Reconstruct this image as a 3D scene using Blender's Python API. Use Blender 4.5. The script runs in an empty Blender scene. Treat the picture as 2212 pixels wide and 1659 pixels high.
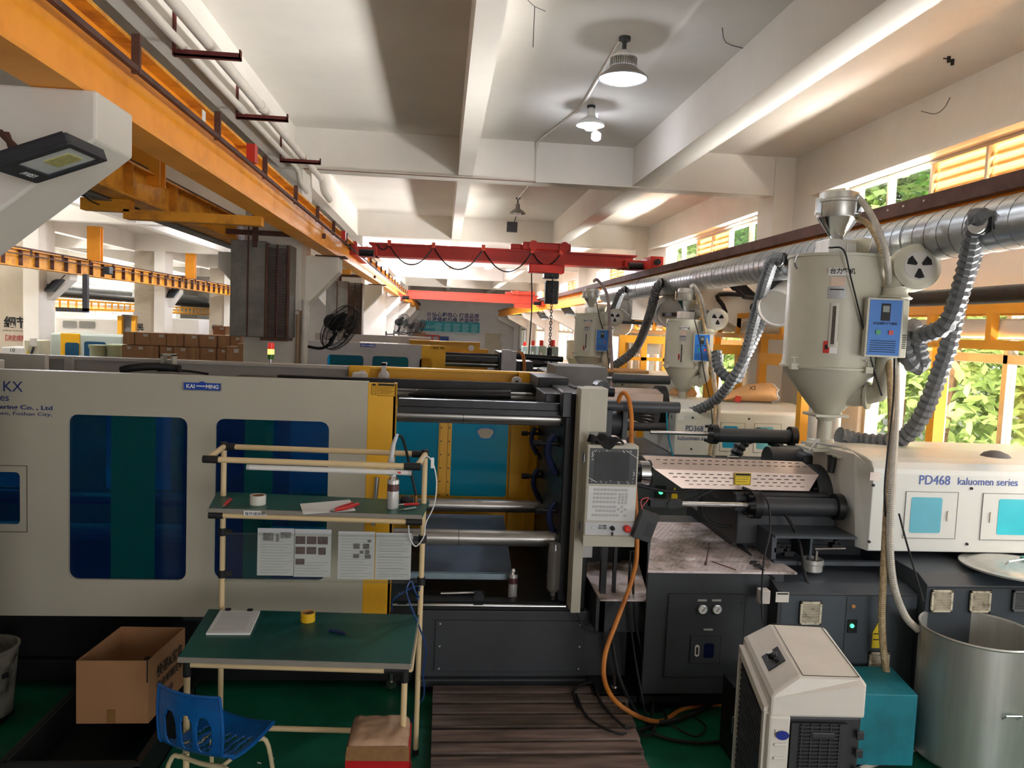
import bpy, bmesh, math, random
from mathutils import Vector, Matrix
random.seed(7)
S = bpy.context.scene
COL = S.collection
PI = math.pi
# ---------------------------------------------------------------- camera
CAM_H, FPX = 2.35, 1680.0
PITCH, YAW, ROLL = -.0728, .0917, -.04115
FWD = Vector((math.sin(YAW)*math.cos(PITCH), math.cos(YAW)*math.cos(PITCH), math.sin(PITCH)))
_r0 = Vector((math.cos(YAW), -math.sin(YAW), 0)); _d0 = FWD.cross(_r0)
RT = _r0*math.cos(ROLL) + _d0*math.sin(ROLL); DN = -_r0*math.sin(ROLL) + _d0*math.cos(ROLL)
cd = bpy.data.cameras.new('camera'); cam = bpy.data.objects.new('camera', cd); COL.objects.link(cam)
cd.sensor_width = 36; cd.lens = FPX*36/2212; cd.clip_start = .05; cd.clip_end = 300
cam.matrix_world = Matrix(((RT.x, -DN.x, -FWD.x, 0), (RT.y, -DN.y, -FWD.y, 0), (RT.z, -DN.z, -FWD.z, CAM_H), (0, 0, 0, 1)))
S.camera = cam
S.cycles.sample_clamp_indirect = 40
def ray(a, b): return (a-1106)*RT + (b-829.5)*DN + FPX*FWD
def PY(a, b, Y): v = ray(a, b); v = v*(Y/v.y); return Vector((v.x, Y, v.z+CAM_H))
def PX(a, b, X): v = ray(a, b); v = v*(X/v.x); return Vector((X, v.y, v.z+CAM_H))
def PZ(a, b, Z): v = ray(a, b); v = v*((Z-CAM_H)/v.z); return Vector((v.x, v.y, Z))
# ---------------------------------------------------------------- world, sun, daylight, exposure
S.view_settings.view_transform = 'Standard'; S.view_settings.look = 'None'
S.view_settings.gamma = 1; S.view_settings.use_curve_mapping = False
S.view_settings.exposure = 1.65
W = bpy.data.worlds.new('sky'); S.world = W; W.use_nodes = True
bg = W.node_tree.nodes['Background']; bg.inputs[0].default_value = (.86, .93, 1, 1); bg.inputs[1].default_value = .56
def area(name, loc, size, direction, power, color=(1, 1, 1), spread=180):
    l = bpy.data.lights.new(name, 'AREA'); l.shape = 'RECTANGLE'; l.size, l.size_y = size; l.energy = power; l.color = color
    l.spread = math.radians(spread)
    o = bpy.data.objects.new(name, l); COL.objects.link(o); o.location = loc
    d = Vector(direction).normalized()
    x = Vector((0, 1, 0)) if abs(d.y) < .9 else Vector((1, 0, 0))
    y = x.cross(d).normalized(); x = d.cross(y).normalized()
    o.rotation_euler = Matrix((x, y, -d)).transposed().to_euler()
    return o
# sunlit yard just outside the window walls, throwing daylight up through the windows
for yy in (6.8, 14.2, 21.8, 29.4, 37):
    area('yard_daylight', (7.0, yy, .02), (6.5, 1.2), (-1, 0, .72), 500, (1, .99, .97), 100)
for yy in (14, 22, 30, 38):
    area('yard_daylight', (-17.4, yy, .14), (6.5, 1.0), (1, 0, .72), 1500, (.99, 1, .98), 84)
for yy in (6.3, 14.2, 21.8, 29.4, 37):
    area('high_window_daylight', (5.04, yy, 3.5), (4.6, .35), (-1, 0, .8), 340, (1, .95, .88), 160)
# fill light added behind the camera, at an unseen opening made for it
area('rear_fill_light', (2.9, -5.9, 2.1), (3.2, 2.8), (0, 1, .42), 80, (1, .98, .97))
# the window just outside the frame on the right
area('window_daylight', (4.62, 3.0, 1.95), (2.6, 1.5), (-1, .1, .05), 20, (1, 1, 1))
# ---------------------------------------------------------------- materials
def lin(c):
    return tuple(((x/255)/12.92 if x/255 <= .04045 else ((x/255+.055)/1.055)**2.4) for x in c) + (1,)
MATS = {}
def mat(name, c, rough=.5, metal=0, var=.12, sc=6, bump=0, bsc=40, emit=0, c2=None, coat=0, stretch=None, thr=None):
    if name in MATS: return MATS[name]
    m = bpy.data.materials.new(name); m.use_nodes = True; n = m.node_tree.nodes; L = m.node_tree.links
    b = n['Principled BSDF']; b.inputs['Roughness'].default_value = rough; b.inputs['Metallic'].default_value = metal
    b.inputs['Coat Weight'].default_value = coat
    base = lin(c)
    if var or c2:
        tc = n.new('ShaderNodeTexCoord'); vec = tc.outputs['Object']
        if stretch:
            mp = n.new('ShaderNodeMapping'); mp.inputs['Scale'].default_value = stretch; L.new(vec, mp.inputs[0]); vec = mp.outputs[0]
        t = n.new('ShaderNodeTexNoise'); t.inputs['Scale'].default_value = sc; t.inputs['Detail'].default_value = 7; t.inputs['Roughness'].default_value = .62
        L.new(vec, t.inputs['Vector'])
        r = n.new('ShaderNodeValToRGB'); r.color_ramp.elements[0].position = thr[0] if thr else .32; r.color_ramp.elements[1].position = thr[1] if thr else .68
        dark = lin(c2) if c2 else tuple(x*(1-var*2) for x in base[:3]) + (1,)
        r.color_ramp.elements[0].color = dark; r.color_ramp.elements[1].color = base
        L.new(t.outputs[0], r.inputs[0]); L.new(r.outputs[0], b.inputs['Base Color'])
        mr = n.new('ShaderNodeMapRange'); mr.inputs['To Min'].default_value = min(1, rough*1.25); mr.inputs['To Max'].default_value = rough*.85
        L.new(t.outputs[0], mr.inputs[0]); L.new(mr.outputs[0], b.inputs['Roughness'])
    else: b.inputs['Base Color'].default_value = base
    if bump:
        t2 = n.new('ShaderNodeTexNoise'); t2.inputs['Scale'].default_value = bsc; t2.inputs['Detail'].default_value = 4
        tc2 = n.new('ShaderNodeTexCoord'); L.new(tc2.outputs['Object'], t2.inputs['Vector'])
        bp = n.new('ShaderNodeBump'); bp.inputs['Strength'].default_value = bump; bp.inputs['Distance'].default_value = .02
        L.new(t2.outputs[0], bp.inputs['Height']); L.new(bp.outputs[0], b.inputs['Normal'])
    if emit:
        b.inputs['Emission Color'].default_value = base; b.inputs['Emission Strength'].default_value = emit
    MATS[name] = m; return m
def glassy(name, c, mixf=.12, rough=.05, tr=1.0, dc=None):
    """thin pane: tinted see-through plus a reflection"""
    m = bpy.data.materials.new(name); m.use_nodes = True; n = m.node_tree.nodes; L = m.node_tree.links; n.remove(n['Principled BSDF'])
    o = n['Material Output']; t = n.new('ShaderNodeBsdfTransparent'); t.inputs[0].default_value = lin(c)
    g = n.new('ShaderNodeBsdfGlossy'); g.inputs['Roughness'].default_value = rough; g.inputs[0].default_value = (.9, .95, 1, 1)
    mx = n.new('ShaderNodeMixShader'); fr = n.new('ShaderNodeLayerWeight'); fr.inputs[0].default_value = .35; pw = n.new('ShaderNodeMath'); pw.operation = 'POWER'; pw.inputs[1].default_value = 3; L.new(fr.outputs['Facing'], pw.inputs[0])
    ml = n.new('ShaderNodeMath'); ml.operation = 'MULTIPLY'; ml.inputs[1].default_value = mixf*4; ad = n.new('ShaderNodeMath'); ad.inputs[1].default_value = mixf*.3; L.new(pw.outputs[0], ml.inputs[0]); L.new(ml.outputs[0], ad.inputs[0]); L.new(ad.outputs[0], mx.inputs[0]); L.new(t.outputs[0], mx.inputs[1]); L.new(g.outputs[0], mx.inputs[2])
    out = mx.outputs[0]
    if tr < 1:
        d = n.new('ShaderNodeBsdfDiffuse'); d.inputs[0].default_value = lin(dc or c); tl = n.new('ShaderNodeBsdfTranslucent'); tl.inputs[0].default_value = lin(dc or c)
        m1 = n.new('ShaderNodeMixShader'); L.new(d.outputs[0], m1.inputs[1]); L.new(tl.outputs[0], m1.inputs[2])
        m2 = n.new('ShaderNodeMixShader'); m2.inputs[0].default_value = 1-tr; L.new(out, m2.inputs[1]); L.new(m1.outputs[0], m2.inputs[2]); out = m2.outputs[0]
    L.new(out, o.inputs[0]); MATS[name] = m; return m
wallm = mat('white_wall_plaster', (228, 223, 214), .9, var=.05, sc=1.2, bump=.15, bsc=14)
ceilm = mat('ceiling_plaster', (234, 229, 221), .9, var=.05, sc=.8, bump=.1, bsc=10)
floorm = mat('green_floor_paint', (16, 112, 82), .35, var=.18, sc=2.5, c2=(12, 80, 60), bump=.05, bsc=30)
cream = mat('cream_machine_paint', (180, 175, 158), .45, var=.04, sc=1.5)
greym = mat('light_grey_machine_paint', (196, 194, 190), .45, var=.05, sc=2)
yel = mat('yellow_machine_paint', (232, 172, 20), .45, var=.06, sc=3)
dark = mat('charcoal_machine_paint', (52, 55, 59), .5, var=.12, sc=3, bump=.04, bsc=120)
darkb = mat('slate_blue_cabinet_paint', (66, 73, 80), .45, var=.08, sc=2, bump=.03, bsc=150)
blk = mat('black_rubber', (18, 18, 20), .6, var=.1, sc=9)
blkm = mat('black_greasy_steel', (30, 30, 32), .4, .3, var=.2, sc=8)
steel = mat('polished_steel', (190, 188, 186), .22, 1, var=.15, sc=2, stretch=(.3, 8, 8))
chrome = mat('bright_chrome', (210, 212, 215), .12, 1, var=0)
stain = mat('brushed_stainless', (206, 206, 200), .36, .72, var=.1, sc=3, stretch=(6, 6, .4))
galv = mat('galvanised_duct_steel', (178, 182, 184), .3, .9, var=.12, sc=5)
org = mat('orange_girder_paint', (255, 168, 38), .5, var=.1, sc=2.5, c2=(232, 146, 32), thr=(.25, .55))
orgd = mat('aged_yellow_girder_paint', (228, 156, 36), .6, var=.15, sc=5, c2=(172, 108, 36), thr=(.3, .55))
rust = mat('brown_rusty_steel', (98, 66, 56), .8, var=.2, sc=7, bump=.2, bsc=60)
redox = mat('dark_red_bracket_paint', (104, 36, 32), .7, var=.15, sc=12)
redc = mat('red_crane_paint', (196, 40, 24), .45, var=.1, sc=2)
redo = mat('orange_red_crane_paint', (226, 74, 44), .45, var=.08, sc=2)
pvc = mat('off_white_plastic', (220, 214, 204), .4, var=.06, sc=6)
pvcw = mat('white_plastic', (232, 230, 226), .35, var=.03, sc=3)
hosem = mat('grey_flexible_hose', (104, 107, 110), .55, var=.15, sc=20)
hopm = mat('hopper_enamel', (190, 188, 172), .35, var=.05, sc=2.5)
cardm = mat('corrugated_cardboard', (172, 128, 90), .85, var=.08, sc=4, bump=.05, bsc=90)
conc = wallm
paper = mat('white_paper', (226, 226, 224), .8, var=.02, sc=10)
# ---------------------------------------------------------------- mesh helper
def vec(p): return Vector(p)
class M:
    def __init__(s): s.v = []; s.f = []
    def add(s, vs, fs):
        b = len(s.v); s.v += [tuple(p) for p in vs]; s.f += [tuple(i+b for i in f) for f in fs]; return s
    def box(s, x0, y0, z0, x1, y1, z1):
        x0, x1 = sorted((x0, x1)); y0, y1 = sorted((y0, y1)); z0, z1 = sorted((z0, z1))
        return s.add([(x0, y0, z0), (x1, y0, z0), (x1, y1, z0), (x0, y1, z0), (x0, y0, z1), (x1, y0, z1), (x1, y1, z1), (x0, y1, z1)],
                     [(0, 3, 2, 1), (4, 5, 6, 7), (0, 1, 5, 4), (1, 2, 6, 5), (2, 3, 7, 6), (3, 0, 4, 7)])
    def obox(s, c, hx, hy, hz, R=None):
        """box with half sizes, turned by matrix R"""
        R = R or Matrix.Identity(3); c = Vector(c)
        vs = [c + R @ Vector((sx*hx, sy*hy, sz*hz)) for sz in (-1, 1) for sx, sy in ((-1, -1), (1, -1), (1, 1), (-1, 1))]
        return s.add(vs, [(0, 3, 2, 1), (4, 5, 6, 7), (0, 1, 5, 4), (1, 2, 6, 5), (2, 3, 7, 6), (3, 0, 4, 7)])
    def cyl(s, p, q, r, n=16, r2=None, cap=True):
        return s.rings([p, q], [r, r if r2 is None else r2], n, cap)
    def rings(s, pts, rad, n=12, cap=True, closed=False):
        pts = [Vector(p) for p in pts]; k = len(pts); vs = []; T = []
        for i in range(k):
            a = pts[(i-1) % k] if (closed or i > 0) else pts[i]; b = pts[(i+1) % k] if (closed or i < k-1) else pts[i]
            t = (b-a); T.append(t.normalized() if t.length > 1e-9 else Vector((0, 0, 1)))
        t0 = T[0]; u = (Vector((0, 0, 1)) if abs(t0.z) < .9 else Vector((1, 0, 0))).cross(t0).normalized()
        for i in range(k):
            u = (u - T[i]*u.dot(T[i])); u = u.normalized() if u.length > 1e-6 else T[i].orthogonal().normalized(); w = T[i].cross(u)
            r = rad[i] if hasattr(rad, '__len__') else rad
            for j in range(n):
                a = 2*PI*j/n; vs.append(pts[i] + (u*math.cos(a)+w*math.sin(a))*r)
        fs = []
        for i in range(k if closed else k-1):
            i2 = (i+1) % k
            for j in range(n): j2 = (j+1) % n; fs.append((i*n+j, i*n+j2, i2*n+j2, i2*n+j))
        if cap and not closed: fs.append(tuple(range(n-1, -1, -1))); fs.append(tuple((k-1)*n+j for j in range(n)))
        return s.add(vs, fs)
    def tube(s, pts, r, n=8, sm=4): return s.rings(smooth(pts, sm) if sm > 1 else pts, r, n)
    def hose(s, pts, r, n=10, pitch=.03, depth=.16, sm=12):
        p = resample(smooth(pts, sm), pitch/2); return s.rings(p, [r*(1 if i % 2 else 1-depth) for i in range(len(p))], n)
    def lathe(s, c, prof, n=28, ax='z', cap=True):
        c = Vector(c); vs = []; fs = []; k = len(prof)
        for r, h in prof:
            for j in range(n):
                a = 2*PI*j/n; x, y = r*math.cos(a), r*math.sin(a)
                vs.append(c + (Vector((x, y, h)) if ax == 'z' else Vector((x, h, y)) if ax == 'y' else Vector((h, x, y))))
        for i in range(k-1):
            for j in range(n): j2 = (j+1) % n; fs.append((i*n+j, i*n+j2, (i+1)*n+j2, (i+1)*n+j))
        if cap:
            if prof[0][0] > 1e-4: fs.append(tuple(range(n-1, -1, -1)))
            if prof[-1][0] > 1e-4: fs.append(tuple((k-1)*n+j for j in range(n)))
        return s.add(vs, fs)
    def prism(s, poly, ax, a, b):
        """2-D polygon pushed from a to b along axis ax ('x': poly is y,z; 'y': x,z; 'z': x,y)"""
        k = len(poly)
        f = {'x': lambda p, t: (t, p[0], p[1]), 'y': lambda p, t: (p[0], t, p[1]), 'z': lambda p, t: (p[0], p[1], t)}[ax]
        vs = [f(p, a) for p in poly] + [f(p, b) for p in poly]
        return s.add(vs, [tuple(range(k))[::-1], tuple(range(k, 2*k))] + [(i, (i+1) % k, (i+1) % k+k, i+k) for i in range(k)])
    def quad(s, *p): return s.add(p, [tuple(range(len(p)))])
    def move(s, R=None, t=(0, 0, 0)):
        R = R or Matrix.Identity(3); t = Vector(t); s.v = [tuple(R @ Vector(p) + t) for p in s.v]; return s
    def pb(s, px0, py0, px1, py1, Y0, Y1):
        """axis-aligned box whose front face at depth Y0 covers that stretch, running back to Y1"""
        xm, ym = (px0+px1)/2, (py0+py1)/2
        return s.box(PY(px0, ym, Y0).x, Y0, PY(xm, py0, Y0).z, PY(px1, ym, Y0).x, Y1, PY(xm, py1, Y0).z)
def smooth(pts, k=6):
    pts = [Vector(p) for p in pts]
    if len(pts) < 3: return pts
    q = [pts[0]*2-pts[1]] + pts + [pts[-1]*2-pts[-2]]; out = []
    for i in range(1, len(q)-2):
        a, b, c, d = q[i-1:i+3]
        for j in range(k):
            t = j/k; out.append(.5*((2*b)+(c-a)*t+(2*a-5*b+4*c-d)*t*t+(3*b-a-3*c+d)*t**3))
    return out+[pts[-1]]
def resample(p, step):
    out = [p[0]]; acc = 0
    for a, b in zip(p, p[1:]):
        d = (b-a).length
        while d > 1e-9 and acc+d >= step:
            t = (step-acc)/d; a = a+(b-a)*t; out.append(a.copy()); d = (b-a).length; acc = 0
        acc += d
    return out
def rrect(x0, z0, x1, z1, r, k=4):
    x0, x1 = sorted((x0, x1)); z0, z1 = sorted((z0, z1)); o = []
    for cx, cz, a0 in ((x1-r, z0+r, -PI/2), (x1-r, z1-r, 0), (x0+r, z1-r, PI/2), (x0+r, z0+r, PI)):
        for i in range(k+1): a = a0+PI/2*i/k; o.append((cx+r*math.cos(a), cz+r*math.sin(a)))
    return o
BASE = {}
def tag(o, label=None, cat=None, group=None, kind=None):
    if label: o['label'] = label
    if cat: o['category'] = cat
    if group: o['group'] = group
    if kind: o['kind'] = kind
    return o
def thing(name, label, cat, loc=(0, 0, 0), rz=0, group=None):
    o = bpy.data.objects.new(name, None); o.empty_display_size = .1; COL.objects.link(o)
    o.location = loc; o.rotation_euler = (0, 0, rz); BASE[o.name] = Vector(loc) if rz == 0 else None
    return tag(o, label, cat, group)
def ob(name, m, material, parent=None, smooth=False, bev=0, local=False, sub=0, kind=None, label=None):
    """link mesh builder m as ONE object; world coordinates unless local"""
    off = Vector((0, 0, 0))
    if parent is not None and not local: off = BASE.get(parent.name) or Vector((0, 0, 0))
    if parent is None and not local:
        xs = [p[0] for p in m.v]; ys = [p[1] for p in m.v]; zs = [p[2] for p in m.v]
        off = Vector(((min(xs)+max(xs))/2, (min(ys)+max(ys))/2, min(zs)))
    me = bpy.data.meshes.new(name); me.from_pydata([tuple(Vector(p)-off) for p in m.v], [], m.f)
    b2 = bmesh.new(); b2.from_mesh(me); bmesh.ops.recalc_face_normals(b2, faces=b2.faces); b2.to_mesh(me); b2.free()
    if smooth:
        for p in me.polygons: p.use_smooth = True
        me.set_sharp_from_angle(angle=math.radians(38))
    me.materials.append(material); o = bpy.data.objects.new(name, me); COL.objects.link(o)
    if parent is not None: o.parent = parent; BASE[o.name] = off
    else: o.location = off; BASE[o.name] = off
    if bev:
        md = o.modifiers.new('bevel', 'BEVEL'); md.width = bev; md.segments = 2; md.limit_method = 'ANGLE'; md.angle_limit = .7
    if sub: md = o.modifiers.new('sub', 'SUBSURF'); md.levels = sub; md.render_levels = sub
    if kind: o['kind'] = kind
    if label: o['label'] = label
    return o
def one(name, m, material, label, cat, group=None, **k): return tag(ob(name, m, material, **k), label, cat, group)
def struct(name, m, material, parent=None, **k):
    o = ob(name, m, material, parent, **k)
    if parent is None: o['kind'] = 'structure'
    return o
def copy_tree(o, parent=None):
    c = o.copy(); COL.objects.link(c)
    if parent is not None: c.parent = parent
    for ch in list(o.children): copy_tree(ch, c)
    return c
def plate(name, outer, holes, y0, y1, material, parent=None, ax='y', **k):
    """flat sheet with real holes, outlines in x,z (or y,z with ax 'x')"""
    cu = bpy.data.curves.new('tmp', 'CURVE'); cu.dimensions = '2D'; cu.fill_mode = 'BOTH'; cu.extrude = abs(y1-y0)/2
    for pl in [outer]+list(holes):
        sp = cu.splines.new('POLY'); sp.points.add(len(pl)-1); sp.use_cyclic_u = True
        for i, p in enumerate(pl): sp.points[i].co = (p[0], p[1], 0, 1)
    t = bpy.data.objects.new('tmp', cu); me = bpy.data.meshes.new_from_object(t)
    mb = M(); ym = (y0+y1)/2
    mb.v = [((v.co.x, ym-v.co.z, v.co.y) if ax == 'y' else (ym+v.co.z, v.co.x, v.co.y)) for v in me.vertices]
    mb.f = [tuple(p.vertices) for p in me.polygons]
    bpy.data.objects.remove(t); bpy.data.curves.remove(cu); bpy.data.meshes.remove(me)
    return ob(name, mb, material, parent, **k)
def text(name, body, loc, size, material, parent=None, R=None, align='LEFT', ext=.0008, width=None, bold=0):
    cu = bpy.data.curves.new(name, 'FONT'); cu.body = body; cu.size = size; cu.extrude = ext; cu.align_x = align; cu.offset = bold
    cu.resolution_u = 3
    t = bpy.data.objects.new(name, cu); me = bpy.data.meshes.new_from_object(t); me.name = name
    bpy.data.objects.remove(t); bpy.data.curves.remove(cu); me.materials.clear(); me.materials.append(material)
    o = bpy.data.objects.new(name, me); COL.objects.link(o)
    off = Vector((0, 0, 0))
    if parent is not None: o.parent = parent; off = BASE.get(parent.name) or Vector((0, 0, 0))
    o.location = Vector(loc)-off; R = R or Matrix.Rotation(PI/2, 3, 'X'); o.rotation_euler = R.to_euler()
    if width:
        w = max(v.co.x for v in me.vertices)-min(v.co.x for v in me.vertices)
        if w > 0: o.scale = (width/w, 1, 1)
    return o
FRONT = Matrix.Rotation(PI/2, 3, 'X')
navy = mat('navy_lettering', (30, 44, 110), .6, var=0)
inkm = mat('black_ink', (20, 20, 22), .8, var=0)
# ---------------------------------------------------------------- the building
XR, XL, ZC, YB, YF = 4.7, -15.2, 4.8, 50.0, -6.0
struct('floor', M().box(-3, 2.4, -.12, 4.9, 17, 0), floorm)
concrete = mat('grey_concrete_floor', (152, 146, 142), .6, var=.1, sc=1.5)  # out-of-view floor set grey to cut green bounce light
for b_ in ((-15.4, -6.2, 4.9, 2.4), (-15.4, 2.4, -3, 17), (-15.4, 17, 4.9, 50.2)): struct('floor', M().box(b_[0], b_[1], -.12, b_[2], b_[3], 0), concrete)
struct('ceiling', M().box(-15.4, -6.2, ZC, 5.9, 50.2, ZC+.2), ceilm)
BAYS = [(-4.7, 2.2), (3.3, 9.9), (11.05, 17.45), (18.7, 25.05), (26.3, 32.6), (33.9, 40.2), (41.5, 47.8)]
def window_wall(name, x0, x1, low, high, y0=YF, y1=YB):
    m = M(); rows = ((0, 0), )
    zs = [0, low[0][2], low[0][3], high[0][2], high[0][3], ZC]
    m.box(x0, y0, 0, x1, y1, zs[1]); m.box(x0, y0, zs[2], x1, y1, zs[3]); m.box(x0, y0, zs[4], x1, y1, zs[5])
    for row, za, zb in ((low, zs[1], zs[2]), (high, zs[3], zs[4])):
        y = y0
        for a, b, _, _ in row: m.box(x0, y, za, x1, a, zb); y = b
        m.box(x0, y, za, x1, y1, zb)
    return struct(name, m, wallm)
LOW = [(-4.2, .8, 1.12, 2.75), (1.6, 8.35, 1.12, 2.75)] + [(a+.9, b-.9, 1.12, 2.75) for a, b in BAYS[2:]]
HIGH = [(-4.2, 1.8, 3.72, 4.16), (3.7, 8.98, 3.72, 4.16)] + [(a+.1, b-1.03, 3.72, 4.16) for a, b in BAYS[2:]]
window_wall('wall_right', XR, XR+.24, LOW, HIGH)
window_wall('wall_left', XL-.24, XL, [(a, b, 1.2, 3.0) for a, b, _, _ in LOW[2:]], HIGH[2:])
struct('wall_back', M().box(-15.4, YB, 0, 4.9, YB+.2, ZC), wallm)
struct('wall_front', M().box(-15.4, YF-.2, 0, -3.0, YF, ZC).box(-3.0, YF-.2, 0, 1.2, YF, ZC).box(1.2, YF-.2, 3.6, 4.9, YF, ZC), wallm)  # opening at the right made up to carry the rear fill light
frame_w = mat('window_frame_cream', (196, 188, 168), .5, var=.08, sc=8)
frame_b = mat('window_frame_rusty', (120, 96, 82), .7, var=.2, sc=14)
gl = glassy('clear_window_glass', (248, 248, 248), .1, .03)
gfrost = glassy('dusty_window_glass', (244, 243, 242), .06, .2)
glouv = glassy('sooty_louvre_glass', (196, 168, 136), .05, .4, tr=.6, dc=(214, 190, 146))
wn = 1
def window(y0, y1, z0, z1, x, panes, bar=.045, fm=None, rail=None):
    """panes: list of (share, kind) kind c clear, f dusty, l louvre"""
    global wn
    fm = fm or frame_w
    w = bpy.data.objects.new('window_%d' % wn, None); COL.objects.link(w); w.location = (x, y0, z0); BASE[w.name] = Vector((x, y0, z0)); w['kind'] = 'structure'; wn += 1
    m = M(); m.box(x-.03, y0, z0, x+.06, y1, z0+bar); m.box(x-.03, y0, z1-bar, x+.06, y1, z1)
    tot = sum(p[0] for p in panes); y = y0; m.box(x-.03, y0, z0+bar, x+.06, y0+bar, z1-bar)
    if rail: m.box(x-.03, y0+bar, rail-.04, x+.06, y1-bar, rail+.04)
    for sh, kind in panes:
        yn = y+(y1-y0)*sh/tot; m.box(x-.03, yn-bar, z0+bar, x+.06, yn, z1-bar)
        a, b = y+(bar if y == y0 else 0), yn-bar
        if kind == 'l':
            k = 4; h = (z1-z0-2*bar)/k
            for i in range(k):
                zc = z0+bar+h*(i+.5)
                ob('slat', M().obox((x+.02, (a+b)/2, zc), .006, (b-a)/2, h*.56, Matrix.Rotation(math.radians(22), 3, 'Y')), glouv, w)
        else:
            for za, zb in (((z0+bar, rail-.04), (rail+.04, z1-bar)) if rail else ((z0+bar, z1-bar),)):
                ob('pane', M().box(x+.01, a, za, x+.016, b, zb), gl if kind == 'c' else gfrost, w)
        y = yn
    ob('window_frame', m, fm, w, bev=.004)
    return w
HP = {1: [(1.2, 'l'), (1.2, 'l'), (.95, 'l'), (.9, 'l'), (.85, 'f'), (.9, 'c')], 2: [(.9, 'c'), (.9, 'f'), (.85, 'l'), (.85, 'l'), (.95, 'c'), (.95, 'c')]}
for i, (a, b, z0, z1) in enumerate(HIGH): window(a, b, z0, z1, XR+.08, HP.get(i, [(1, 'c'), (1, 'f'), (1, 'l'), (1, 'l'), (1, 'c'), (1, 'f')]), .035)
for i, (a, b, z0, z1) in enumerate(LOW):
    window(a, b, z0, z1, XR+.08, [(1, 'f'), (1, 'f'), (1, 'f'), (1, 'f'), (.75, 'f'), (.6, 'c'), (.5, 'c')] if i == 1 else [(1, 'f'), (1, 'c'), (1, 'f'), (1, 'c')], .06, rail=2.25)
for i, (a, b, z0, z1) in enumerate(HIGH[2:6]): window(a, b, z0, z1, XL-.12, [(1, 'c'), (1, 'l'), (1, 'l'), (1, 'c')], .04)
for i, (a, b, z0, z1) in enumerate(LOW[2:6]): window(a, b, 1.2, 3.0, XL-.12, [(1, 'f'), (1, 'c'), (1, 'f'), (1, 'c')], .06, rail=2.3)
# ledge over the clerestory windows and beams, columns with their corbels
YC = [-4.8, 2.9, 10.45, 18.05, 25.65, 33.25, 40.85, 48.4]
for y in YC: struct('ceiling_cross_beam', M().box(XL, y-.05, 4.28, XR, y+.25, ZC), ceilm)
for x0, x1, zb in ((.135, .325, 4.3), (2.46, 2.76, 4.3), (-2.15, -1.97, 4.27), (-4.6, -4.4, 4.3), (-7.0, -6.8, 4.3), (-9.95, -9.7, 4.27), (-12.5, -12.3, 4.3)):
    struct('ceiling_long_beam', M().box(x0, YF, zb, x1, YB, ZC), ceilm)
def corbel_column(name, xc, y, hw=.34, tips=(-1, 1), reach=.82, z0=2.52, z1=3.2, z2=3.0):
    if 2 < y < 3: return near_column(name, xc, y, reach)
    m = M(); yf = y+.35
    m.box(xc-hw, y, 0, xc+hw, y+.72, ZC)
    for s in tips:
        p = [(xc+s*hw*.98, z0), (xc+s*reach, z2), (xc+s*reach, z1), (xc+s*hw*.98, z1)]
        m.prism(p if s > 0 else p[::-1], 'y', yf, y+.72)
    return struct(name, m, wallm, bev=.012)
def near_column(name, xc, y, reach):
    m = M().box(xc-.36, y+.36, 0, xc+.25, y+.72, ZC).prism([(xc+.25, 2.55), (xc+.83, 3.03), (xc+.83, 3.22), (xc+.25, 3.22)], 'y', y+.38, y+.75)
    return struct(name, m, wallm, bev=.012)
for y in YC:
    corbel_column('corbel_column', -2.23, y+.02, .36, (-1, 1), .8)
    if y > 3: corbel_column('corbel_column', {18.05: PY(67, 700, 18.07).x, 25.65: PY(344, 700, 25.67).x}.get(y, PY(492, 700, y+.02).x if y > 30 else -9.6), y+.02, .17, (1,), {18.05: .66, 25.65: .5}.get(y, .5))
    struct('wall_pier', M().box(4.42, y-.08, 0, XR+.01, y+.45, ZC), wallm)
    m = M(); m.prism([(4.43, 2.3), (3.45, 2.78), (3.35, 2.98), (4.43, 2.98)][::-1], 'y', y+.05, y+.4); struct('wall_corbel', m, wallm, bev=.01)
struct('trim_1', M().box(4.56, 3.3, 4.16, XR+.01, 9.6, 4.2), wallm)
struct('trim_2', M().box(4.56, 10.9, 4.2, XR+.01, 17.3, 4.24), wallm)
# slogan walls between the far columns
stub = mat('beige_plaster', (178, 166, 148), .9, var=.08, sc=1.5)
for y, x0, x1 in ((18.1, PY(-60, 700, 18.2).x, PY(50, 700, 18.2).x), (25.7, PY(290, 700, 25.8).x, PY(335, 700, 25.8).x), (33.3, PY(452, 700, 33.4).x, PY(486, 700, 33.4).x)): struct('wall_stub', M().box(x0, y+.1, 0, x1, y+.5, ZC), stub)
red_ink = mat('red_lettering', (150, 30, 24), .7, var=0)
for (px, py), y, big, small in (((8, 705), 18.19, '细节', '【决定成败】'), ((294, 712), 25.79, '民', '【决定】'), ((457, 712), 33.39, '行动', '【决定】')):
    p = PY(px, py, y)
    text('wall_lettering', big, p, .26 if big == '细节' else .24, inkm, bold=.008)['kind'] = 'structure'
    text('wall_lettering', small, p+Vector((-.03, 0, -.3)), .14, red_ink, bold=.002, width=.46 if big == '细节' else .36)['kind'] = 'structure'
    text('wall_lettering', 'NO DETAIL  NO SUCCESS', p+Vector((-.02, 0, -.1)), .04, inkm, width=.42)['kind'] = 'structure'
# back wall: slogan, teal notice board, doors, shelving
for i, row in enumerate(('信心和恒心 打造品质', '激情和热情 提高效率')):
    p = PY(933, 683.5+i*11.3, YB-.02); text('wall_lettering', row, p, .34, navy, bold=.006, width=3.0)['kind'] = 'structure'
    p = PY(921, 683+i*11.3, YB-.02); text('wall_lettering', '用', p, .32, navy)['kind'] = 'structure'
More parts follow.
